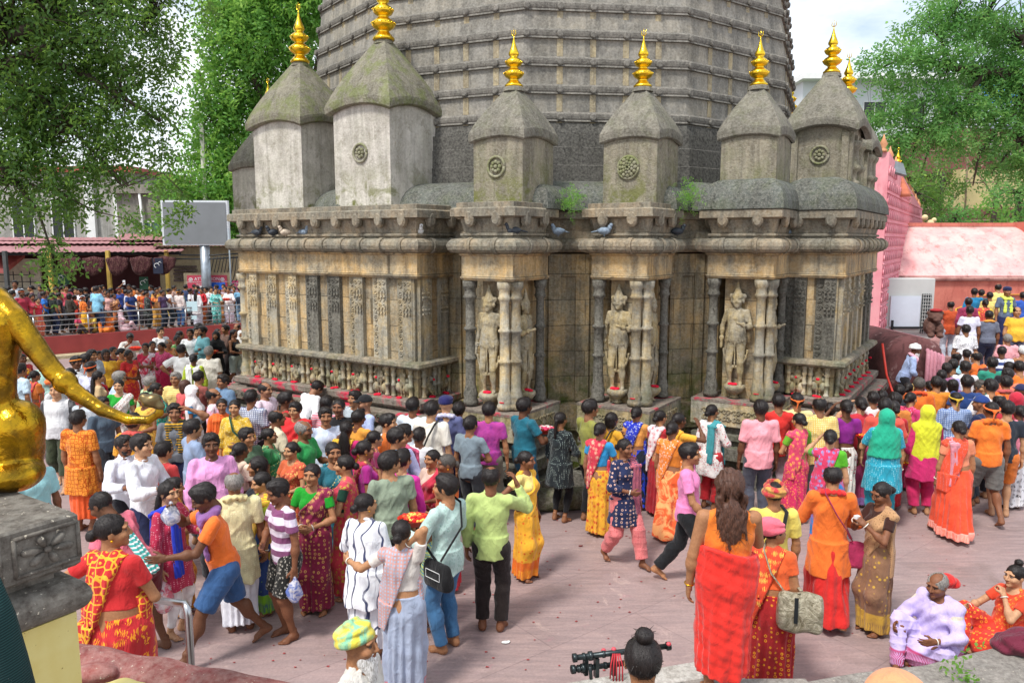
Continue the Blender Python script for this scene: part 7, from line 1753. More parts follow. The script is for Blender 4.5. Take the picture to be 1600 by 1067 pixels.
P(143,546,1.68,70,'hshirt b4c0cc','trousers 3a3e48','short','down belly st',fat=.03)
P(155,548,1.35,40,'tee 484c58','trousers 28282c','short','down down st')
P(165,545,1.58,40,'tee f0b81c','trousers 504438','bob','down down st')
P(177,541,1.56,60,'blouse 602050','sari e06820/602070,bor','bun','belly hold st','pal:e87030/502060,tie')
P(190,543,1.56,90,'blouse e8a020','sari e07020/c02030,flo','bun','belly down st','palf:e88028/c02030,flo')
P(201,546,1.55,60,'blouse c81e20','sari c01a24/e87020,flo','bun','down belly st','pal:d01e28/e87828,tie')
P(186,580,1.64,110,'shirt b8cce4','trousers 9a8a70','short grey','belly hold st','glasses',lean=12)
P(185,592,1.54,12,'blouse 12a028','sari f0e4dc/c03040,flos','bun','down belly st','pal:f0e6e0/b04040,flos bangle',fat=.03,mark=3)
P(234,588,1.60,130,'shirt b8dca4','trousers 9a9484','short grey','down belly st',lean=14)
P(121,641,1.66,172,'kurtas e88a10/b04808,geo','wrap f05a10','short','down down st','',note='seen from behind',fat=.02)
P(207,646,1.66,175,'hshirt e8a010/904010,flos','trousers 3c3026','short','down down st','scarf:e05048')
P(193,680,1.66,60,'shirt e6e8f2','trousers 1e1e24','short','hold basket st','beard watch',note='short black beard, carrying a small offering',beard=3)
P(220,678,1.68,80,'shirt eceef4','jeans 20284c','short','belly hold st','',note='dark straight hair, behind bearded one')
P(48,700,1.64,60,'hshirt 9cd4d8','trousers 44484c','short','down belly st')
zone('before the red terrace wall', 'crowd in the left courtyard')
P(203,521,1.62,35,'shirt d0ccc4','trousers 3c3c44','short','basket lift st','',note='bending forward beside a red basket',lean=30)
P(227,535,1.56,10,'blouse d02048','sari f0e8ec/d81848,flo','bun','cross cross st','pal:f0dce4/d81848,tie',note='arms crossed')
P(238,532,1.55,40,'blouse 2a5a9a','sari e88a48/d02040,flo','bun','down belly st','palf:e8985a/f0d060,flo')
P(252,534,1.54,-15,'blouse e85080','sari c8184c/f080a0,bor','bun','hip belly st','pal:e84a80/f8a0b8,flos bangles',fat=.02)
P(263,529,1.5,60,'blouse e88a48','sari e0a070','recede grey','belly hold st','pal:e0a060',fem=1)
P(277,523,1.56,60,'blouse 80c870','sari a8e098','bun','belly hold st','pal:a8e090/e0f8d0,flos')
P(250,511,1.64,60,'shirt f0f0f2','trousers 30343c','short','down belly st')
P(281,516,1.56,120,'tee f0f0f4','jeans 3a4a68','pony','down hold st')
P(297,513,1.68,5,'tee f4f4f6','jeans 44586c','short','down down st','beard',note='short beard, facing the camera')
P(306,511,1.66,40,'tee 30588a','jeans 30405c','short','down belly st')
P(310,505,1.64,150,'tee 28303c','trousers 20242c','curly','down down st')
P(316,509,1.70,-40,'shirt 78bcc4','jeans 3a4a5c','short','belly cross st','beard')
P(337,517,1.56,5,'kurta 121214','skirt 141416','none','basket basket st','hijab:141416',note='holding a red basket',fem=1)
P(340,513,1.55,60,'tee 2c4c8c','trousers 22262e','bun','down belly st')
P(352,507,1.70,-40,'shirt 6e5246','trousers 342c2c','short','cross cross st','',note='arms folded')
P(365,514,1.60,75,'vest 16161a','shorts a4b0a4','long','hold belly wk','',note='long dark hair, walking',fem=1)
P(370,505,1.62,-10,'shirt a08070','trousers 5a504a','recede','down belly st')
P(376,516,1.5,30,'blouse e8e8e8','sari f0eee8','none','belly belly st','hood:f0f0ee',fem=1)
P(387,511,1.60,-50,'kurta d8c058','trousers 8a8a5c','recede grey','cross hold st')
zone('in the middle of the left crowd', 'crowd in the left courtyard')
P(283,538,1.68,178,'hshirt ecebe8','trousers 6a645c','short','hip hip st','watch',note='seen from behind, hands on hips',fat=.03)
P(326,541,1.66,178,'hshirt ece6d8','trousers b8ac98','short grey','down down st','',note='seen from behind',fat=.04)
P(302,552,1.58,185,'kurta b4c820','salwar e8e4dc','bun','down down st','dupl:f4f4ec dupr:f4f4ec')
P(274,581,1.64,2,'hshirt ecd48c/d8b458,hs','trousers 8c8070','short grey','down down st','glasses',note='grey hair and glasses')
P(289,593,1.55,150,'blouse e05a58','sari d84a58/f0a0a0,flo','bob brown','down belly st','pal:e05c5c',fem=1)
P(301,601,1.52,100,'blouse 2090c8','sari f2ecec/c8b060,bor','none','belly down st','hood:f4ecec/d8b850,bor',fem=1)
P(244,597,1.55,100,'blouse b82038','sari 189888/106858,flo','bun','belly hold st','pal:18a090/e0c040,flos',fat=.02)
P(333,606,1.66,100,'shirt f0e4ec/e0a0b8,tie','trousers e8e4e4','bald','belly down st')
P(346,622,1.55,20,'kurta f26810','salwar f06a14','bun','belly down st','dupr:f26810',mark=3)
P(366,624,1.55,8,'kurta e0b428/f0e0a0,flos','salwar e0a818','bun','belly down st','bag:0f4a34',note='small green bag',skin=4)
P(272,630,1.68,12,'uniform 70747c','trousers 1a2048','short','head down st','scarf:3c4438/d8a020,hs',note='scout scarf, hand on head',yaw=10)
P(392,609,1.66,170,'hshirt e0e6f0/283870,chk','trousers 22242c','short','belly down st')
zone('in the left foreground crowd', 'crowd in the left foreground')
P(414,597,1.74,70,'tee ecd4e4','jeans 3c5470','recede','hip belly st','watch',note='grey moustache, hand on belly',fat=.04,beard=1)
P(446,612,1.68,110,'vest d01420','dhoti d81a20','short','down down st','',note='bare arms, red drape',skin=3)
P(461,628,1.60,-12,'tee c81e24','dhoti d81c20','short','belly cross st','shawl:d81a20 glasses',note='red shawl and glasses')
P(474,657,1.66,75,'kurtas 28a050','wrap 38b058','recede grey','hold down st','glasses',note='bald crown, glasses',beard=2,skin=1)
P(487,724,1.50,-8,'blouse 0a9a20','sari 8a1840/d8a860,ring','bun','belly belly st','pal:8a1c48/e0b068,flo bangle',note='hands folded at waist',mark=3,skin=2)
P(434,749,1.62,-50,'tee 8a4a78/e4dcec,wide','shorts 20201e/c0bcb0,flos','short','down belly st','',note='looking down, holding a bag',lean=5,pitch=12,skin=1)
P(408,737,1.55,-60,'blouse a8c020','sari 305090/88c828,borf','bun','down belly st','pal:e07838/c0d020,hs2 bangle',pitch=12)
P(402,713,1.56,-70,'blouse 18181c','sari 202428','bob','belly down st','pal:20242c')
P(365,737,1.64,-158,'kurtas e6dca8/f4ecc8,dots','dhoti eef0fc','recede grey','belly down st','glasses scarf:ecdfa0',note='grey hair, back turned')
P(329,677,1.66,25,'shirt eda0d8','trousers 26262e','short','down down st','',note='looking at the camera',fat=.03,lean=0)
P(318,756,1.68,-64,'tee f2700c','shorts 2c5484','short','give lift big','scarf:8a5a98',note='purple scarf, gesturing',lean=12,pitch=16,skin=3)
P(262,752,1.56,75,'kurta c02850/f0b0c0,dots','leggings ece8e8','long','hold down st','dupr:1838c8 goldbangle',note='blue dupatta, facing right',mark=1,yaw=-8)
P(270,746,1.55,110,'blouse b03020','sari f0a020/c83020,flo','short','belly belly st','pal:f0a01c/c83020,flo',note='yellow drape',mark=1,fem=1)
P(158,772,1.64,-100,'tee d86478','shorts 6a1824','crop','knee knee wide','dupl:38b0a8/f0f0f0,hs',note='shaven head, teal towel',lean=34,skin=3)
P(174,803,1.55,168,'blouse cc1c20','sari c81c24/f0a020,flo','bun','hip belly st','pal:c81e20/f0b030,geo earring goldbangle',note='broad back, sari edged in yellow',fat=.06,yaw=-55,skin=2,z0=.65)
zone('along left temple plinth','visitors touching the left plinth')
P(496,597,1.66,140,'shirt f4f4f6','trousers 303440','short','give belly st','',note='leaning onto the plinth',lean=38)
P(510,618,1.66,172,'polo f08090/c0c4cc,hs','trousers 303848','short','down down st')
P(529,623,1.68,-5,'shirt 16161a','trousers 202026','crop','down belly st','',beard=2)
P(508,636,1.66,20,'tee e8ecf4/90a8d0,hs2','shorts dadce4','short','hold down st','',note='short beard',beard=3)
P(554,610,1.70,-30,'tee d8e0e4/5a7080,hs2','jeans 38485c','short','down down st')
P(570,617,1.70,-60,'shirt b4c4f0','jeans 30384c','none','belly cross st','cap:18181c beard',note='black cap over open shirt')
P(541,657,1.56,170,'blouse d01a70','sari d81c78/f0c020,flo','long','lift belly st','pal:e8b820/a03010,flo bangles')
P(594,664,1.52,172,'blouse 18a0b8','sari 1890b0','bun grey','belly hold st','pal:f08020')
P(606,646,1.68,80,'hshirt f07820','trousers c8ccd0','short','belly down st','dupl:e8ecf0',beard=1)
P(645,621,1.70,160,'hshirt dce8f4','trousers 9094a4','short','belly down st')
P(674,626,1.66,160,'hshirt ece6d8','trousers a89c88','short','hold down st','strapb:1a1a1c',note='camera strap across back')
P(691,629,1.60,165,'tee 18a060','trousers 3a3a3c','none','down down st','cap:3a3020')
P(697,619,1.72,172,'uniform 5a608c','trousers 1a1c50','none','down down st','beret:1c1c58 scarf:c8c8e8',note='scout uniform')
P(717,628,1.60,165,'tee 30343a','trousers 2a2a2c','curly','down down st')
P(764,628,1.68,170,'tee 6a2890/d84890,hs2','trousers 6e6858','short','belly down st','',note='purple fine-striped shirt')
P(819,621,1.72,130,'polo 0e6478','jeans 2a6480','short','basket basket st','',note='carrying a red basket of offerings',fat=.02)
P(876,643,1.56,140,'kurta 1c2428/a0b0a8,dots','leggings 101014','pony','down belly st','')
P(922,624,1.72,120,'tee 8c8c3c','trousers 141418','short','belly down st','')
zone('in the crowd left of centre','crowd in the centre courtyard')
P(631,663,1.66,120,'shirt cfccf4','trousers 8a7c90','short','down belly st','dupr:d05078',note='pink towel over shoulder')
P(570,687,1.55,110,'blouse b01888','sari 7a2040/d0a040,flos','bun','belly down st','pal:c02848/e0c060,flo earring')
P(609,705,1.72,-150,'tee 8c9a84','jeans 3a4048','short','down down st','',note='looking back over shoulder',yaw=-75,fat=.04,skin=4)
P(628,702,1.66,150,'shirt d8189c','trousers 2c2c30','short','down down st')
P(538,710,1.55,-85,'blouse 0c3c2c','sari d83848/b8a030,flo','bun','belly belly st','pal:d84058/c0b040,flo bangle goldbangle',note='red-green sari, facing left',skin=4)
P(571,770,1.58,168,'kurta f2f4fc/1c2858,lines','skirt f2f4fc/1c2858,lines','bun','belly down st','earring',note='white with navy lines',fat=.04,yaw=-40,skin=4)
P(627,811,1.58,172,'blouse dcd4cc','sari a4b0c8/c86a6a,bor','bun','side nape st','pal:a8b4c8/c88878,chk bangle',note='arm stretched to the left',fat=.03,skin=4)
P(697,741,1.68,-125,'shirt b8d4cc/90b4a8,flos','jeans 3a6c98','short','basket basket st','satchel:141416',note='black shoulder bag and jeans',skin=2,yaw=20)
P(675,702,1.54,-40,'blouse d8b8a8','sari c02840/e8b0a0,flos','bun','belly belly st','pal:c42a44')
P(697,709,1.52,-70,'blouse f07018','sari c82838','bun salt','belly down st','pal:f07018 earring',skin=1)
P(672,815,1.15,-70,'tee d8e890/50a8c8,hs','shorts a8b8cc','short','down belly st','',note='small striped shirt')
P(767,728,1.70,172,'shirt b8cc78','trousers 241a18','recede','down raise st','',note='black trousers, hand raised, seen from behind',skin=1)
P(822,704,1.52,60,'blouse f0d878','sari f4b010/e06820,borf','bun','down hip st','pal:f4b418/e88020,bor',note='yellow sari',skin=1,mark=2,yaw=10)
for a in ((585,672,1.54,120,'blouse 8a2050','sari a02858/e0b040,flos','bun','pal:b03060/e8c050,flos'),(560,640,1.6,150,'tee e8a030','jeans 303848','short',''),(620,668,1.62,100,'hshirt 6080a0/c0d0e0,chk','trousers 3a3a40','short',''),(655,668,1.6,160,'shirt e8e8ea','trousers 4a4a50','short',''),(735,650,1.6,150,'tee 7a8a94','trousers 30343a','short',''),(520,690,1.55,30,'blouse 206878','sari 2a7888/e0c060,borf','bun','pal:287888/e0c060,flos'),
    (455,690,1.5,-30,'blouse d06030','sari c85030/f0c060,flos','bun','pal:d05838/f0d070,flos'),(385,668,1.6,60,'tee 506a50','trousers 3a3a34','short',''),(375,690,1.55,150,'blouse f0d8c0','sari e8c8b0/a03040,borf','bun','pal:ecd0b8/a03040,bor'),(300,655,1.66,130,'hshirt 8ca0c0','trousers 44484c','short',''),(255,690,1.6,150,'tee c83838','trousers 3a3a3a','short',''),(432,640,1.62,120,'hshirt e0d0b0','trousers 50483c','recede',''),(420,668,1.56,100,'blouse 3a8a50','sari 408a58/e8d080,borf','bun','pal:489060/e8d080,flos'),(160,620,1.6,60,'tee 485868','trousers 30343a','short',''),(225,612,1.55,-20,'blouse e8c040','sari d8a838/b03030,borf','bun','pal:e0b040/b03030,flos'),(130,610,1.6,150,'hshirt b8c0c8','trousers 3c4048','short',''),(310,580,1.6,150,'tee 9a5048','trousers 3a3434','short',''),(348,585,1.6,-30,'hshirt 6a88a8','trousers 3a3e48','short','')):
    x, y, h_, a_, tp, bt, hr_, ex_ = a
    P(x, y, h_, a_, tp, bt, hr_, random.Random(x).choice(('down down st', 'down belly st', 'belly belly st')), ex_)
zone('in the queue at centre right','queue along the plinth')
P(938,659,1.54,150,'blouse 1c94d0','sari f0b018/c81c28,flo','bun','down belly st','pal:d83048/f0c0a0,flo')
P(956,644,1.50,130,'kurta e8a810','salwar d8a010','bob','phone belly st','strapb:222222')
P(977,685,1.56,30,'kurta 1c2850/d8b0a0,ring','salwar e07878/b83848,dots','bun','down belly wk','dupl:d86a70/203060,hs2 bangle',note='walking alone on open paving',yaw=10,skin=1)
P(995,634,1.56,150,'blouse e8a048','sari 1c2434/2848d8,tie','bun','down belly st','pal:1830c0/e0e8f0,flos bangle',fat=.02)
P(1032,640,1.55,130,'blouse c02030','sari a81828','bun','belly hold st','pal:f0e0e4/d02030,flo',fat=.02)
P(1051,658,1.56,145,'blouse d87810','sari f05a18/f8b070,tie','bun','down belly wk','pal:f08020/f8e0d0,flos earring',note='orange tie-dyed sari',fat=.02)
P(1061,644,1.55,120,'blouse f0b020','sari c87020','bun','hold lift st','pal:f0b020')
P(1078,692,1.68,72,'polo ec84bc','trousers 1a1c20','short','down swing bigr','',note='striding right in black trousers',skin=2)
P(1113,631,1.56,130,'kurta f0ece8/c82848,flos','salwar c81c28','bun','down belly st','dupr:3a98a0 bangle',skin=2)
P(1189,625,1.72,178,'hshirt f4a0ac','trousers 4a4e5c','short','down down st','',note='pink shirt and grey trousers, from behind',fat=.02,skin=3)
P(1217,615,1.66,170,'shirt d8241c','trousers c0a8b0','short','belly belly st')
P(1246,614,1.66,172,'hshirt ecdc98','trousers 8a8060','short','down down st','band:f07018')
P(1249,644,1.56,-160,'blouse 6aa818','sari d82060/f0a040,flos','bun','belly belly st','pal:e04068/f0b048,flo earring',skin=4)
P(1281,620,1.66,175,'hshirt e8d8a0/d8a830,chk','trousers 6a6660','recede','down down st','',fat=.03)
P(1297,630,1.5,170,'tee 46424a','trousers 2a2a2c','curly','down down st')
P(1298,670,1.58,160,'blouse 58b818','sari 1878c0/c83868,tie','bun','lift down st','pal:d83060/48a0d8,flo',note='green tied blouse, blue and pink sari',fat=.03)
P(1323,623,1.58,172,'blouse 8a1488','sari ece8e0/c03040,borf','bun','lift down st','',skin=3)
P(1346,620,1.56,172,'blouse ec6070','sari d05088/8a8ad0,bor','bun','lift down st','pal:c82838')
P(1386,638,1.58,168,'kurtas 0f9ab4/b0e8f0,dots','salwar 109ab0','none','basket down st','hijab:0ca884 bangle',note='turquoise dress',fat=.045,fem=1,skin=4)
P(1450,632,1.60,172,'kurta d01c6c','salwar d01860','none','down hold st','hood:d8dc14',note='lime dupatta over head',fat=.03,fem=1,skin=4)
zone('in foreground at right','people in the right foreground')
P(1499,656,1.58,175,'blouse e88860','sari f04a1c/f8b0a0,bor','bun','down down wk','dupl:c05068/e0b0b8,hs2 pal:e84820/d88080,dots bangle phone',note='orange-red sari, striped scarf',fat=.05,skin=2)
P(1550,627,1.68,172,'tee f0780c','shorts 6a6864','crop','down down wk','band:f06a10 scarf:f07810',note='orange shirt and grey shorts',fat=.02,skin=1)
P(1575,626,1.62,165,'tee 28303c','shorts d87018','short','down down st')
P(1534,618,1.66,-140,'tee 16244c','trousers 202838','none','belly belly st','cap:1c3c80')
P(1494,612,1.64,170,'hshirt b8cce8/3a5a9c,chk','trousers 383c48','crop','down down st','band:d8b020')
P(1594,632,1.56,178,'blouse e8809c','sari e8e8ec/202028,flo','bun','down down st','pal:ec88a0')
P(1141,735,1.75,176,'vest f07a0c','wrap e8200c','wild brown','down phone st','goldbangle phonep',note='long matted hair, red wrap, back turned',z0=.5,fat=.03,skin=2)
P(1210,752,1.64,180,'hshirt ecd45c','trousers 5a4a3c','crop','down down st','openturban:b82c38/c8a050,tie strapb:1a1a1c',note='red and gold head wrap')
P(1211,813,1.52,150,'blouse f0601c','sari b81c20/f0a028,ring','bun','chin down st','puff:ec6478 pal:e04018/f0b850,flo goldbangle pouch:a89c80',note='pink puffed head wrap, hand at ear',fat=.065,yaw=-50,skin=2)
P(1302,728,1.66,168,'kurta f0700c','dhoti d81810','recede','hold belly wk','scarf:d81c1c sling:a82050',note='maroon sling bag, bowed head',pitch=10,skin=2)
P(1379,753,1.55,-75,'blouse 3c1c14','sari 8a6448/c8a040,borf','bun','phone phone st','pal:b88c60/5a3c28,dots glasses bangle',note='looking down at hands, glasses',pitch=18,skin=1)
P(1466,896,1.52,-62,'blouse d4c8b8','sari c8b8ec/a82858,bor','recede grey','knee knee st','shawl:c8b8ec bundle:d81810 bangle',sit='floor',lean=10,note='seated, red bundle behind head',fat=.05,skin=1)
P(1588,882,1.52,-75,'blouse d84018','sari d03018/f0a030,ring','topbun','chin knee st','pal:e04a1c/f0b040,flos bangle',sit='floor',note='seated, hair knotted on top',fem=1,fat=.03)
P(560,975,1.66,75,'kurta d8d4cc','trousers c8c4bc','none','down down st','turban:dccb3c/7cc0a0,tie longbeard:white',note='yellow and teal turban at bottom edge',skin=2)
P(1005,995,1.62,178,'tee 30343c','trousers 20242c','topbun','down down st','beard',note='black hair in knot at bottom edge',z0=.5,skin=2)
P(1405,1062,1.62,175,'tee c8a080','trousers 504038','none','down down st','topi:e39a68',note='peach cap at bottom edge',z0=1.15,skin=2)
zone('in the packed right crowd','crowd at the right stair')
for a in ((1346,619,1.55,175,'blouse d03040','sari c82c3c','bun','pal:f0d0d0'),(1379,610,1.6,170,'tee 30303a','trousers 22222a','short',''),(1384,622,1.6,160,'hshirt e05040','trousers 22222a','short',''),(1397,625,1.55,175,'blouse c01c28','sari c02030','bun','pal:b81c24'),(1399,613,1.58,170,'shirt d88030','trousers 2c2c34','short',''),
    (1424,612,1.56,120,'blouse e03878','sari d82868/f8c0d0,dots','bun','pal:d82860/f8d0e0,dots earring'),(1437,590,1.66,165,'hshirt f4700c','trousers 40342c','short salt','scarf:f0500c'),(1453,594,1.56,170,'blouse a82838','sari a02438/f0b0b0,dots','bun','pal:a82840/f0c0c0,dots'),(1464,588,1.66,170,'hshirt f08c18','trousers 3c3c44','short',''),(1474,592,1.55,120,'tee b09068','trousers 302c2c','bob',''),
    (1489,592,1.56,175,'tee 22242c','trousers 22222a','bob',''),(1512,586,1.70,160,'tee 20407c','trousers 22283a','short',''),(1533,594,1.6,10,'shirt e8a0a8','trousers 44404a','short salt','mark'),(1549,592,1.68,178,'hshirt f2f0ee','trousers 50505c','short',''),(1573,587,1.66,172,'tee f4701c','trousers 2c2c34','short','scarf:c85858'),
    (1575,575,1.66,175,'tee ee7c58','trousers 2c2c34','short',''),(1594,564,1.68,178,'tee f4760c','trousers 2c2c34','short',''),(1577,564,1.66,170,'shirt 22242c','trousers 22242c','crop',''),(1551,558,1.68,175,'hshirt 28947c','trousers 303838','short',''),(1526,549,1.68,-165,'hshirt f4741c','trousers 403838','recede','pack:4a2028'),
    (1509,564,1.66,175,'hshirt eceaea','trousers 3c3c44','short',''),(1566,540,1.68,165,'tee 28407c/e0e4f0,wide','trousers 2c2c3c','crop',''),(1495,549,1.66,172,'hshirt 98d4e4','trousers 3c3c4c','bald',''),(1490,561,1.64,150,'tee 201c24','trousers 22222a','short',''),(1480,567,1.62,165,'shirt b06890/a8b4e8,tie','trousers 3c3c48','short',''),
    (1472,578,1.6,160,'tee e8e8ec','trousers 30303a','short',''),(1511,546,1.5,178,'tee 8a8a94','trousers 2a2a32','short',''),(1562,616,1.64,170,'shirt c02838','trousers 30303a','recede',''),(1596,600,1.6,180,'tee 26284c','trousers 22242c','none','cap:242850'),(1588,612,1.56,178,'blouse c81c38','sari 4a4a8c/e0e0f0,dots','none','hood:c01c38'),
    (1420,597,1.55,140,'blouse 90182c','sari 901c30','bun','pal:98202c'),(1406,601,1.6,170,'tee 2c3038','trousers 22222a','short',''),(1365,612,1.62,172,'hshirt f0e0e0','trousers 3a3a42','short','')):
    x, y, h_, a_, tp, bt, hr_, ex_ = a
    P(x, y, h_, a_, tp, bt, hr_, random.Random(x).choice(('down down st', 'down belly st', 'belly down st')), ex_.replace('mark', ''), z0=(stairz if y < 572 else 0), mark=(1 if 'mark' in ex_ else 0), fem=(1 if 'hood' in ex_ else None))
zone('on the right stair','people climbing the right stair')
P(1486,470,1.66,170,'shirt c85020','jeans b8c4d4','recede','hold phone st','',z0=stairz,note='rust shirt on the upper steps')
P(1523,450,1.68,160,'shirt 1484b8','jeans 303848','short','down belly st','',z0=.9,Y=22.0)
P(1534,452,1.64,150,'shirt 30606c','trousers 20242c','short','down belly st','',z0=.9,Y=22.6)
P(1514,465,1.64,165,'shirt a03058','trousers 2c2c34','short','down down st','',z0=stairz)
P(1516,478,1.66,165,'tee dcdcf0','trousers 2c2c34','short','down down st','',z0=stairz,fat=.03)
P(1540,467,1.56,170,'blouse f0c020','sari d84038/f0c030,flo','bun','down down st','pal:d84840/f0c840,flo',z0=stairz)
P(1547,456,1.66,165,'tee f0d878','trousers 44444c','short','down down st','',z0=.9,Y=21.6)
P(1560,443,1.68,165,'hshirt f0e080','trousers 44444c','recede','down down st','',z0=.9,Y=22.8,fat=.02)
P(1574,448,1.70,0,'uniform 5c6c84','trousers 1c2450','none','down down st','beret:202854 scarf:b8e020/f0f080,hs2',z0=.9,Y=20.8,note='blue-grey uniform and beret, facing down the stair')
P(1546,485,1.70,172,'uniform 686e80','trousers 1e2440','short','down down st','scarf:e8a030',z0=stairz,note='grey uniform, yellow neckerchief, back turned',fat=.02)
P(1510,507,1.66,172,'hshirt f0f0f4/202430,flos','trousers 22242c','short','down down st','',z0=stairz,note='white shirt printed black',fat=.03)
P(1590,479,1.66,-15,'tee f0b820','trousers 4a4a5c','recede','down2 down st','',z0=stairz,fat=.05,note='plain mustard t-shirt, coming down')
P(1575,522,1.60,170,'hshirt e07c88/f0c0c4,chk','trousers 6a6a70','short grey','down down st','',z0=stairz)
P(1599,456,1.66,170,'shirt 2858b8','trousers 2c2c34','short','down down st','',z0=.9,Y=21.8)
P(1599,540,1.6,175,'vest f0b8c8','trousers 6a5050','short white','down down st','',z0=stairz)
P(1432,538,1.66,75,'shirt a8bce8','trousers 26262c','none','belly belly st','turban:f0f0ee longbeard:white scarf:f0b0c0',note='white turban, long white beard, pale blue shirt',lean=18,skin=3)
ZT = 'behind the terrace railing'
zone(ZT,'crowd behind the railing on the terrace','far')
def T(x, y, a, tp, bt, hr_='short', ps='down down st', ex='', row=.5, note='', **k): P(x, y, 1.66 if 'sari' not in bt else 1.56, a, tp, bt, hr_, ps, ex, note, z0=.65, Y=terrY(x) + row, **k)
T(33,452,60,'shirt a82840','trousers 2c2428','short','rail down st','beard band:d86a28',.4,'bearded, leaning on the rail')
T(50,462,60,'tee b02838','trousers 28242c','short',row=.9); T(58,466,80,'blouse c01828','sari e06050/f0d080,flo','bun','belly down st','pal:d03048',.5)
T(68,455,110,'polo 1c78d8','trousers 3a3a3c','short','belly belly st',row=.8); T(81,457,150,'tee 18241f','jeans 203050','short',row=.7); T(108,458,160,'shirt 3a3228','trousers 20201c','bob','down belly st','',.7)
T(92,462,120,'tee 2c2c34','trousers 202428','short',row=1.2); T(102,445,60,'tee d85868','trousers 2c2c34','short','rail down st',row=1.9); T(116,462,150,'blouse d84028','sari c83828','bun','down belly st','pal:d04030',1.1)
T(118,450,20,'shirt f0f0f4','trousers 30303a',row=2.0); T(125,451,-30,'tee dcdce4','trousers 30303a',row=1.7); T(129,463,150,'blouse f07818','sari f8c010/f08010,flos','bun','belly belly st','pal:f07c18 band:e86a20',.4,'at the railing')
T(150,447,160,'hshirt 84c8e8','jeans 2c4468','short','down belly st','',.4,'broad, standing at the rail',fat=.03); T(141,461,120,'blouse 442830','sari 6a3840','bun','belly down st','pal:503038',1.0); T(156,446,0,'tee 7c4c44','trousers 2a2a2c',row=2.2)
T(169,461,40,'tee e8b0a8','trousers 3c3c44','short','belly down st',row=.9); T(178,460,60,'blouse d8a078','sari e08048/d0c0a0,flos','bun','belly belly st','pal:e09860',.9); T(185,449,60,'tee 3050a8','trousers 22242c','short',ex='band:d03828',row=1.8); T(164,452,30,'tee 3a3e44','trousers 22242c',row=1.9)
T(186,452,20,'tee f0ece4','trousers 22242c',row=2.1); T(197,452,120,'tee c8c8dc','trousers 3a3a4c',row=1.2); T(201,444,20,'tee e88030','trousers 30303a','short','down up st',row=2.3,note='phone held up high')
T(203,453,70,'polo 183878','trousers 18244c','short','rail belly st','',.4,'leaning on the rail',fat=.02); T(216,451,-20,'shirt dcdcd8','trousers 44444c',row=1.7); T(229,460,110,'kurta 242c2c/909890,flos','salwar 1c2424','bun','rail belly st','dupl:c82838',.4,'with red scarf')
T(222,457,60,'tee e8722c','trousers 3c3c44','short',row=1.2); T(244,452,60,'tee e8a840','trousers 44444c',row=1.9); T(242,458,60,'blouse e87830','sari d8a040','bun','belly belly st','pal:e8a050',1.1); T(253,454,80,'tee 2c2c54/6a4a6a,hs2','trousers 1c2c40','short','rail down st','',.4,'stout, at the rail',fat=.04)
T(264,450,130,'tee f2f2f6','trousers 22303c','crop','down hip st','',.6,'hand on hip, turning away',fat=.03); T(279,453,170,'shirt e8dcd8/b07868,flos','jeans 4c7cb4','short','down down st','band:e89830',.5,'back to the rail'); T(284,459,150,'blouse 286848','sari 983828','bun','down down st','pal:287050',1.0)
T(297,452,100,'tee f0f0f4','trousers 44444c','short','belly belly st',row=.9); T(308,446,-30,'shirt 2858a8','trousers 22242c','short',row=1.9); T(307,461,170,'kurta f0eef0','skirt e0e0ec/a0a0c8,flos','long','belly down st','',.4,'long hair, at the rail'); T(316,451,30,'tee 28282c','trousers 22242c',row=1.4)
T(315,458,-10,'kurta c81c28','salwar d87030','bun','belly belly st','dupl:d02030',.8,mark=3); T(322,454,-30,'tee e8e8ec','trousers 8a7a6c',row=1.3); T(329,450,0,'shirt d8c8a8','trousers 44444c',row=1.9); T(330,456,30,'shirt f0f0f2','trousers 44444c',row=1.2)
T(337,461,30,'kurta 50b8b0/e0f0f0,flo','salwar 40b0a8/e0f8f0,flo','bun','rail belly st','',.45,'at the rail near the temple'); T(343,454,20,'blouse d8a070','sari c88850','bun','belly belly st','pal:d8a880',1.3); T(352,457,0,'shirt b0a0b0','trousers 30303a',row=1.4)
T(358,447,60,'shirt c87868','trousers 22242c','short',ex='band:f0a030',row=1.8); T(357,457,5,'kurta f4ecec/d0a0a8,flos','skirt ece4f4/c03858,flos','bun','basket basket st','',.5,'holding a red tray',fat=.03); T(374,449,-160,'hshirt 78b4d8','jeans 88b0d0','short',row=.8,ex='pack:243448'); T(366,456,0,'tee 3c3034','trousers 2a2a2c',row=1.2)
T(5,449,10,'tee b8b0a8','trousers 3a3a3c',row=1.5); T(23,438,20,'shirt c8ccd4','trousers 3a3a3c',row=2.6,note='tall, pale shirt under the awning'); T(19,453,150,'tee 90a0b0','trousers 3a3a3c',row=1.3); T(8,462,60,'tee 403840','trousers 2a2a2c','bob',row=.6); T(64,445,-30,'tee 3c2c38','trousers 2a2a2c',row=2.2); T(42,457,100,'tee 28282c','trousers 2a2a2c',row=1.3)
for i, (x, c_) in enumerate(((48,'5a3040'),(75,'2c3c4c'),(87,'6a4a50'),(97,'343438'),(110,'a04a50'),(133,'30343c'),(146,'4c3c50'),(160,'b0a8b8'),(173,'282c34'),(192,'70343c'),(209,'383c48'),(236,'5c6478'),(250,'2a2c30'),(272,'c8a090'),(290,'34446c'),(303,'703848'),(338,'303438'),(349,'8a5850'),(364,'a8b0c0'),(30,'404450'),(13,'2c2c30'))):
    T(x, 445 + (i * 5) % 7, (i * 67) % 360 - 60, 'tee ' + c_, 'trousers 26262a', 'short' if i % 3 else 'bun', 'down down st', row=2.7 + .35 * (i % 4))
zone('on the floor behind the terrace railing','people sitting behind the railing','far')
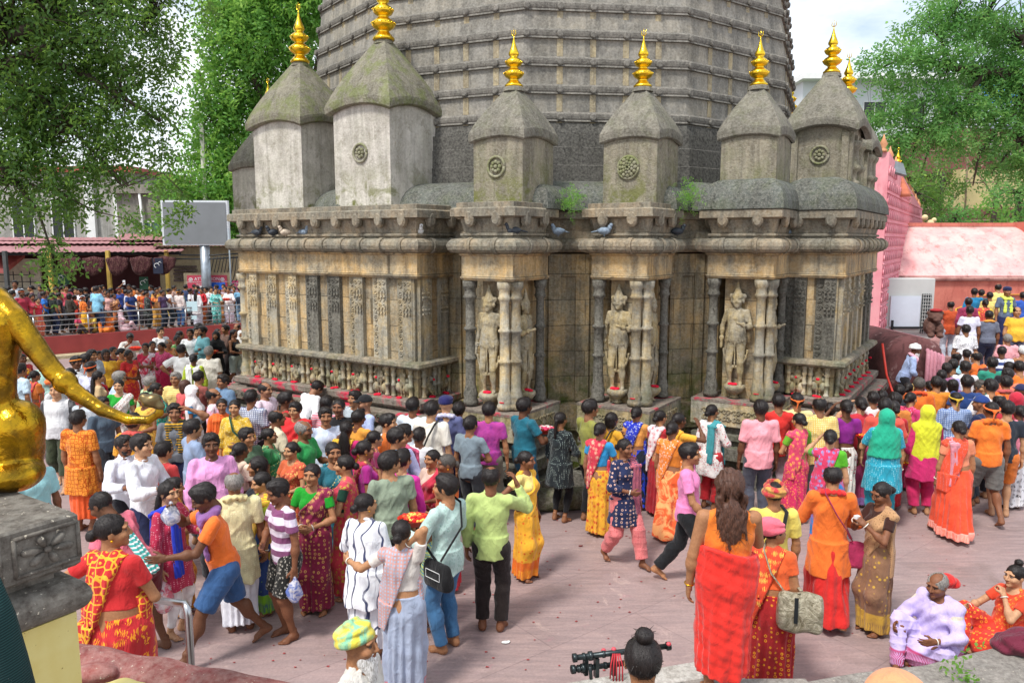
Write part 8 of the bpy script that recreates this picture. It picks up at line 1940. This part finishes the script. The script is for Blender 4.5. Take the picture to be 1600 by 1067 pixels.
for x, y, a, tp, bt, hr_, ex, nt_ in ((126,503,60,'tee b83058','trousers 3a3030','short','','maroon shirt'),(146,503,-40,'tee e8c850','trousers c0a050','bun','','yellow top'),(170,494,0,'blouse f07c1c','sari f0801c','bun','pal:f08020','orange sari'),(190,499,120,'blouse e8c0cc','sari ecc8d0','none','hood:ecccd4','pale pink cloth over head'),(179,476,0,'tee 24242c','trousers 22222a','short','','dark clothes')):
    P(x, y, 1.6, a, tp, bt, hr_, 'knee knee st', ex, nt_, z0=.65, Y=terrY(x) + (.4 if y > 480 else .9), sit='floor', fem=(1 if hr_ in ('bun', 'none') else 0))
build_people()
# ---------------------------------------------------------------- things carried
def wpt(sp, v): M = sp['obj'].matrix_basis; return M @ Vector([float(q) for q in v])
bpy.context.view_layer.update()
def who(px, py): return min(PEOPLE, key=lambda s: abs(s['px'] - px) + abs(s['py'] - py))
def basket(p, r, lab, cols=('e02418', 'f07a28'), name='offering_basket', seed=0):
    b = empty(name, p); tag(b, lab, 'basket'); m = MB(); n = 18; rr = []
    for rad, z in ((.55, 0), (.8, .22), (1.0, .42), (1.04, .44), (.98, .44), (.76, .2), (.5, .05)): rr.append([(rad * r * math.cos(2 * math.pi * i / n), rad * r * .8 * math.sin(2 * math.pi * i / n), z * r) for i in range(n)])
    m.rings(rr, smooth=True); m.build('bowl', REDPL, b); rs = random.Random(seed)
    for k, c_ in enumerate(cols):
        m = MB()
        for i in range(26): a = rs.uniform(0, 6.28); q = rs.random() ** .5 * .8; m.sphere((q * r * math.cos(a), q * r * .8 * math.sin(a), r * (.42 + .25 * (1 - q) * rs.random())), r * rs.uniform(.09, .17), 7, 5, (1, 1, .7))
        m.build('flowers', simple('petals_' + c_, c_, .8, 0, .35, 40, .5), b)
    return b
def hands(sp): J = sp['J']; return wpt(sp, (J['Wr'][0] + J['hd'][0] * .07 + J['Wr'][1] + J['hd'][1] * .07) / 2)
def in_hands(x, y, r, lab, **k): s_ = who(x, y); p = hands(s_); basket(p + Vector((0, 0, -.02)), r, lab, **k)
in_hands(697, 741, .17, 'red basket of red flowers held by person in pale green patterned shirt', cols=('e01c24', 'f05a30', 'f0c860'))
in_hands(819, 621, .17, 'red plastic basket held by person in teal polo shirt', cols=('d83a6a', 'e8d8d0'))
in_hands(337, 517, .15, 'red basket held by person in black head scarf', cols=('e87838',)); in_hands(357, 457, .16, 'red tray held behind the railing by person in white floral dress', cols=('e0482c',))
s_ = who(203, 521); p = at_y(212, 547, s_['pos'].y - .35); basket(p, .17, 'bright red basket lifted above heads near the red wall', cols=('e83a20', 'e05030'))
s_ = who(1386, 638); J = s_['J']; basket(wpt(s_, J['Wr'][0] + J['hd'][0] * .09), .12, 'small bundle of red and yellow flowers held by person in turquoise dress', cols=('e01c30', 'f0a020'), name='flower_bundle')
s_ = who(193, 680); basket(hands(s_), .09, 'small red flower offering in hands of bearded person in white shirt', cols=('f04a20', 'e01c20'))
s_ = who(1450, 632); basket(wpt(s_, s_['J']['Wr'][0] + s_['J']['hd'][0] * .08), .09, 'small flower offering in hand of person with lime head cloth', cols=('e8c020', 'd82028'))
def pbag(sp, side, lab, c, c2, size=(.13, .07, .20), name='plastic_bag'):
    J = sp['J']; p = wpt(sp, J['Wr'][side] + J['hd'][side] * .10); w_, d_, h_ = size
    def f(q): 
        a = ell(q, (0, 0, -h_ * .75), (w_, d_, h_ * .62)); b = capsule(q, (0, 0, -h_ * .4), (0, 0, .02), .035, .012); return smin(a, b, .05) - .008 * np.sin(q[:, 0] * 55 + q[:, 2] * 22) * np.sin(q[:, 2] * 30 + 1)
    V_, F_ = surf(f, (-w_ - .03, -d_ - .03, -h_ * 1.5), (w_ + .03, d_ + .03, .05), .009); o = link(name, np_mesh(name, V_, F_), c); o.location = p; o.rotation_euler = (0, 0, R(sp['a'] + 60)); tag(o, lab, 'plastic bag')
def film(nm, c):
    t = NT(nm); v = t.coord(); n = t.noise(v, 16, 4, .6, 1); cc = t.mix(t.rng(n, .42, .6), lin(c), lin('f0eef0')); t.done(cc, .25, t.bump(n, .6, .02), 0, .6); tr = t.n('ShaderNodeBsdfTransparent'); mxs = t.n('ShaderNodeMixShader'); mxs.inputs[0].default_value = .72; t.l(tr.outputs[0], mxs.inputs[1]); t.l(t.b.outputs[0], mxs.inputs[2]); t.l(mxs.outputs[0], t.out.inputs[0]); return t.m
pbag(who(262, 752), 1, 'clear plastic bag with pink things held low by person with blue dupatta', film('pink_film', 'e86a84'), None, (.12, .09, .24)); pbag(who(434, 749), 0, 'small clear plastic bag of printed packets held by person in purple striped shirt', film('blue_film', '6a80c8'), None, (.08, .05, .17))
pbag(who(461, 628), 1, 'pale pink plastic bag hanging beside the person in red shawl', film('rose_film', 'f0a0a8'), None, (.09, .06, .22)); s_ = who(318, 756); pbag(s_, 1, 'clear plastic packet held up by person in orange t-shirt', film('grey_film', '9098b0'), None, (.09, .06, .14))
pbag(who(201, 546), 0, 'small white plastic bag held in the row by the red wall', film('white_film', 'dcdce0'), None, (.08, .05, .16))
def boxbag(sp, off, size, c, lab, name='shoulder_bag', strap=True, ang=0, sh=0, m_=None):
    """a bag hanging from shoulder sh (0 left, 1 right); off in the person's frame"""
    J = sp['J']; w_, d_, h_ = size; b = empty(name, wpt(sp, np.array(off)), R(sp['a'] + ang)); tag(b, lab, 'bag'); mt = m_ or cloth(c)
    def f(q): return smax(smax(np.abs(q[:, 0]) - w_ / 2, np.abs(q[:, 1]) - d_ / 2 + .25 * np.maximum(q[:, 2], 0) * d_ / h_ * 2, .06), np.abs(q[:, 2]) - h_ / 2, .06) - .006 * np.sin(q[:, 0] * 34) * np.sin(q[:, 2] * 27)
    V_, F_ = surf(f, (-w_ / 2 - .02, -d_ / 2 - .02, -h_ / 2 - .02), (w_ / 2 + .02, d_ / 2 + .02, h_ / 2 + .02), .010); link('bag_body', np_mesh('bag_body', V_, F_), mt, b)
    if strap:
        m = MB(); inv = b.matrix_basis.inverted(); S = J['Sh'][sh]; N = J['N']; sg = 1 if off[0] > 0 else -1
        opp = J['Sh'][1 if sg > 0 else 0] * .45 + N * .55 + V3(0, 0, .035); t_ = J['s'] * .155 + .02
        pts = [np.array(off) + V3(0, -.03, h_ / 2), V3(sg * .16, -.14 * (1 if True else 0), .62 * J['h']), J['C'] + V3(0, -t_ - .02, .03), opp + V3(0, -.07, .01), opp + V3(0, .0, .04), opp + V3(0, .09, -.0), J['C'] + V3(sg * .02, t_ + .01, .03), V3(sg * .15, .13, .62 * J['h']), np.array(off) + V3(0, .03, h_ / 2)]
        m.tube([tuple(inv @ wpt(sp, p)) for p in pts], .016, 6, flat=.35); m.build('strap', mt, b)
    return b
s_ = who(697, 741); sb = boxbag(s_, (.20, .06, .84), (.36, .12, .27), '141416', 'black shoulder bag hanging on the person in pale green patterned shirt', ang=80)
m = MB(); m.box((-.0, -.066, .02), (.20, .004, .075)); 
pl_ = MB()
for x0, x1, z0_, z1_ in ((-.10, .10, .056, .060), (-.10, .10, -.022, -.018), (-.10, -.096, -.022, .06), (.096, .10, -.022, .06)): pl_.box(((x0 + x1) / 2, -.068, (z0_ + z1_) / 2), (x1 - x0, .004, z1_ - z0_))
pl_.build('print', WHITEP, sb)
s_ = who(1302, 728); boxbag(s_, (-.20, .05, .78), (.30, .08, .30), 'a82050', 'maroon cloth sling bag on the person in orange kurta')
s_ = who(1211, 813); 
t = NT('silvery_olive_vinyl'); v = t.coord(); n = t.noise(v, 12, 5, .7, 2); VIN = t.done(t.mix(t.rng(n, .35, .65), lin('6e664e'), lin('b8b09a')), .32, t.bump(n, .7, .03), .2, .5)
pb_ = boxbag(s_, (-.26, .16, .84), (.36, .19, .33), 'a89c80', 'shiny olive-silver holdall on the shoulder of person with pink head wrap', 'holdall', ang=20, m_=VIN); 
m = MB(); m.box((.05, .106, .05), (.03, .008, .22), 0); m.build('zip', BLACKP, pb_)
s_ = who(366, 624); boxbag(s_, (.10, -.17, .84), (.22, .07, .17), '0f4a34', 'small dark green handbag carried by person in yellow printed kurta', 'handbag', strap=True)
for x, y, c_, lab in ((1526, 549, '4a2028', 'maroon backpack on person in orange half-sleeved shirt on the stair'), (374, 449, '243448', 'dark blue backpack on person in light blue shirt behind the railing')):
    s_ = who(x, y); J = s_['J']; boxbag(s_, (0, .21, .72 * J['h'] * s_['sc']), (.27, .13, .36), c_, lab, 'backpack', strap=False)
for x, y, c_, lab in ((674, 626, '1a1a1c', 'black camera strap across cream half-sleeved shirt'), (956, 644, '222222', 'thin dark bag strap across the yellow kurta in the queue'), (1210, 752, '1a1a1c', 'black bag strap down the back of the pale yellow shirt')):
    s_ = who(x, y); J = s_['J']; m = MB(); t_ = .175 * J['s']
    pts = [J['Sh'][1] * .5 + J['N'] * .5 + V3(0, -.05, .05), J['Sh'][1] * .55 + J['N'] * .45 + V3(0, .09, .03), J['C'] + V3(-.04, t_, .06), J['W'] + V3(.08, t_ - .015, .0), J['P'] + V3(.17, .09, .02), J['P'] + V3(.185, 0, .0)]
    m.tube([tuple(wpt(s_, p)) for p in pts], .018, 6, flat=.3); tag(m.build('bag_strap', cloth(c_)), lab, 'strap')
s_ = who(1499, 656); J = s_['J']; m = MB(); m.box(tuple(wpt(s_, J['Wr'][1] + J['hd'][1] * .10)), (.075, .014, .15), R(20)); tag(m.build('mobile_phone', simple('phone_black', '101014', .2), bevel=.004), 'black phone in the hand of person in orange-red sari', 'phone')
s_ = who(201, 444); J = s_['J']; m = MB(); m.box(tuple(wpt(s_, J['Wr'][1] + J['hd'][1] * .12)), (.09, .02, .17), R(10)); tag(m.build('mobile_phone', simple('phone_white', 'e4e6e8', .3), bevel=.004), 'white phone held high above the terrace crowd', 'phone')
s_ = who(1141, 735); J = s_['J']; m = MB(); q = wpt(s_, J['Wr'][1] + J['hd'][1] * .09); m.tube([(q.x, q.y, q.z + .03), (q.x + .01, q.y, q.z - .035), (q.x + .01, q.y, q.z - .05)], [.018, .03, .02], 10); tag(m.build('small_bottle', simple('pink_bottle', 'ee7ab0', .35)), 'small pink container in the hand of person in red wrap', 'bottle')
s_ = who(1379, 753); q = hands(s_); m = MB(); m.box((q.x, q.y, q.z + .01), (.05, .04, .03), .4); tag(m.build('small_box', WHITEP), 'tiny white box held by person in brown sari', 'box')
m = MB(); q = at_z(1138, 1062, .5); m.tube([(q.x, q.y, .5), (q.x, q.y + .03, .95)], .013, 8); tag(m.build('walking_stick', simple('red_wood', '7a2e20', .5)), 'red-brown stick between the legs of person in red wrap', 'stick')
s_ = who(307, 461); p = at_y(300, 478, s_['pos'].y - .45); b = empty('poster', p); tag(b, 'pale blue framed card fixed to the terrace railing', 'card'); m = MB(); m.box((0, 0, 0), (.40, .03, .36)); m.build('panel', simple('pale_blue_card', 'b8d4dc', .4, 0, .05), b); m = MB(); m.box((.05, 0, -.42), (.22, .03, .14)); m.build('lower_panel', simple('pale_blue_card', 'b8d4dc', .4, 0, .05), b)
# drain pipe and blocks before the plinth
m = MB(); m.tube([(.25, 10.75, .16), (1.6, 10.95, .16)], .17, 16); m.tube([(.22, 10.745, .16), (.30, 10.755, .16)], .19, 16); tag(m.build('drain_pipe', stone('mossy_pipe', '77735a', '5d5a44', '26241b', .5, .6, 2, blocks=False, mossz=(.2, .6))), 'mossy round stone drain pipe lying before the middle plinth', 'pipe')
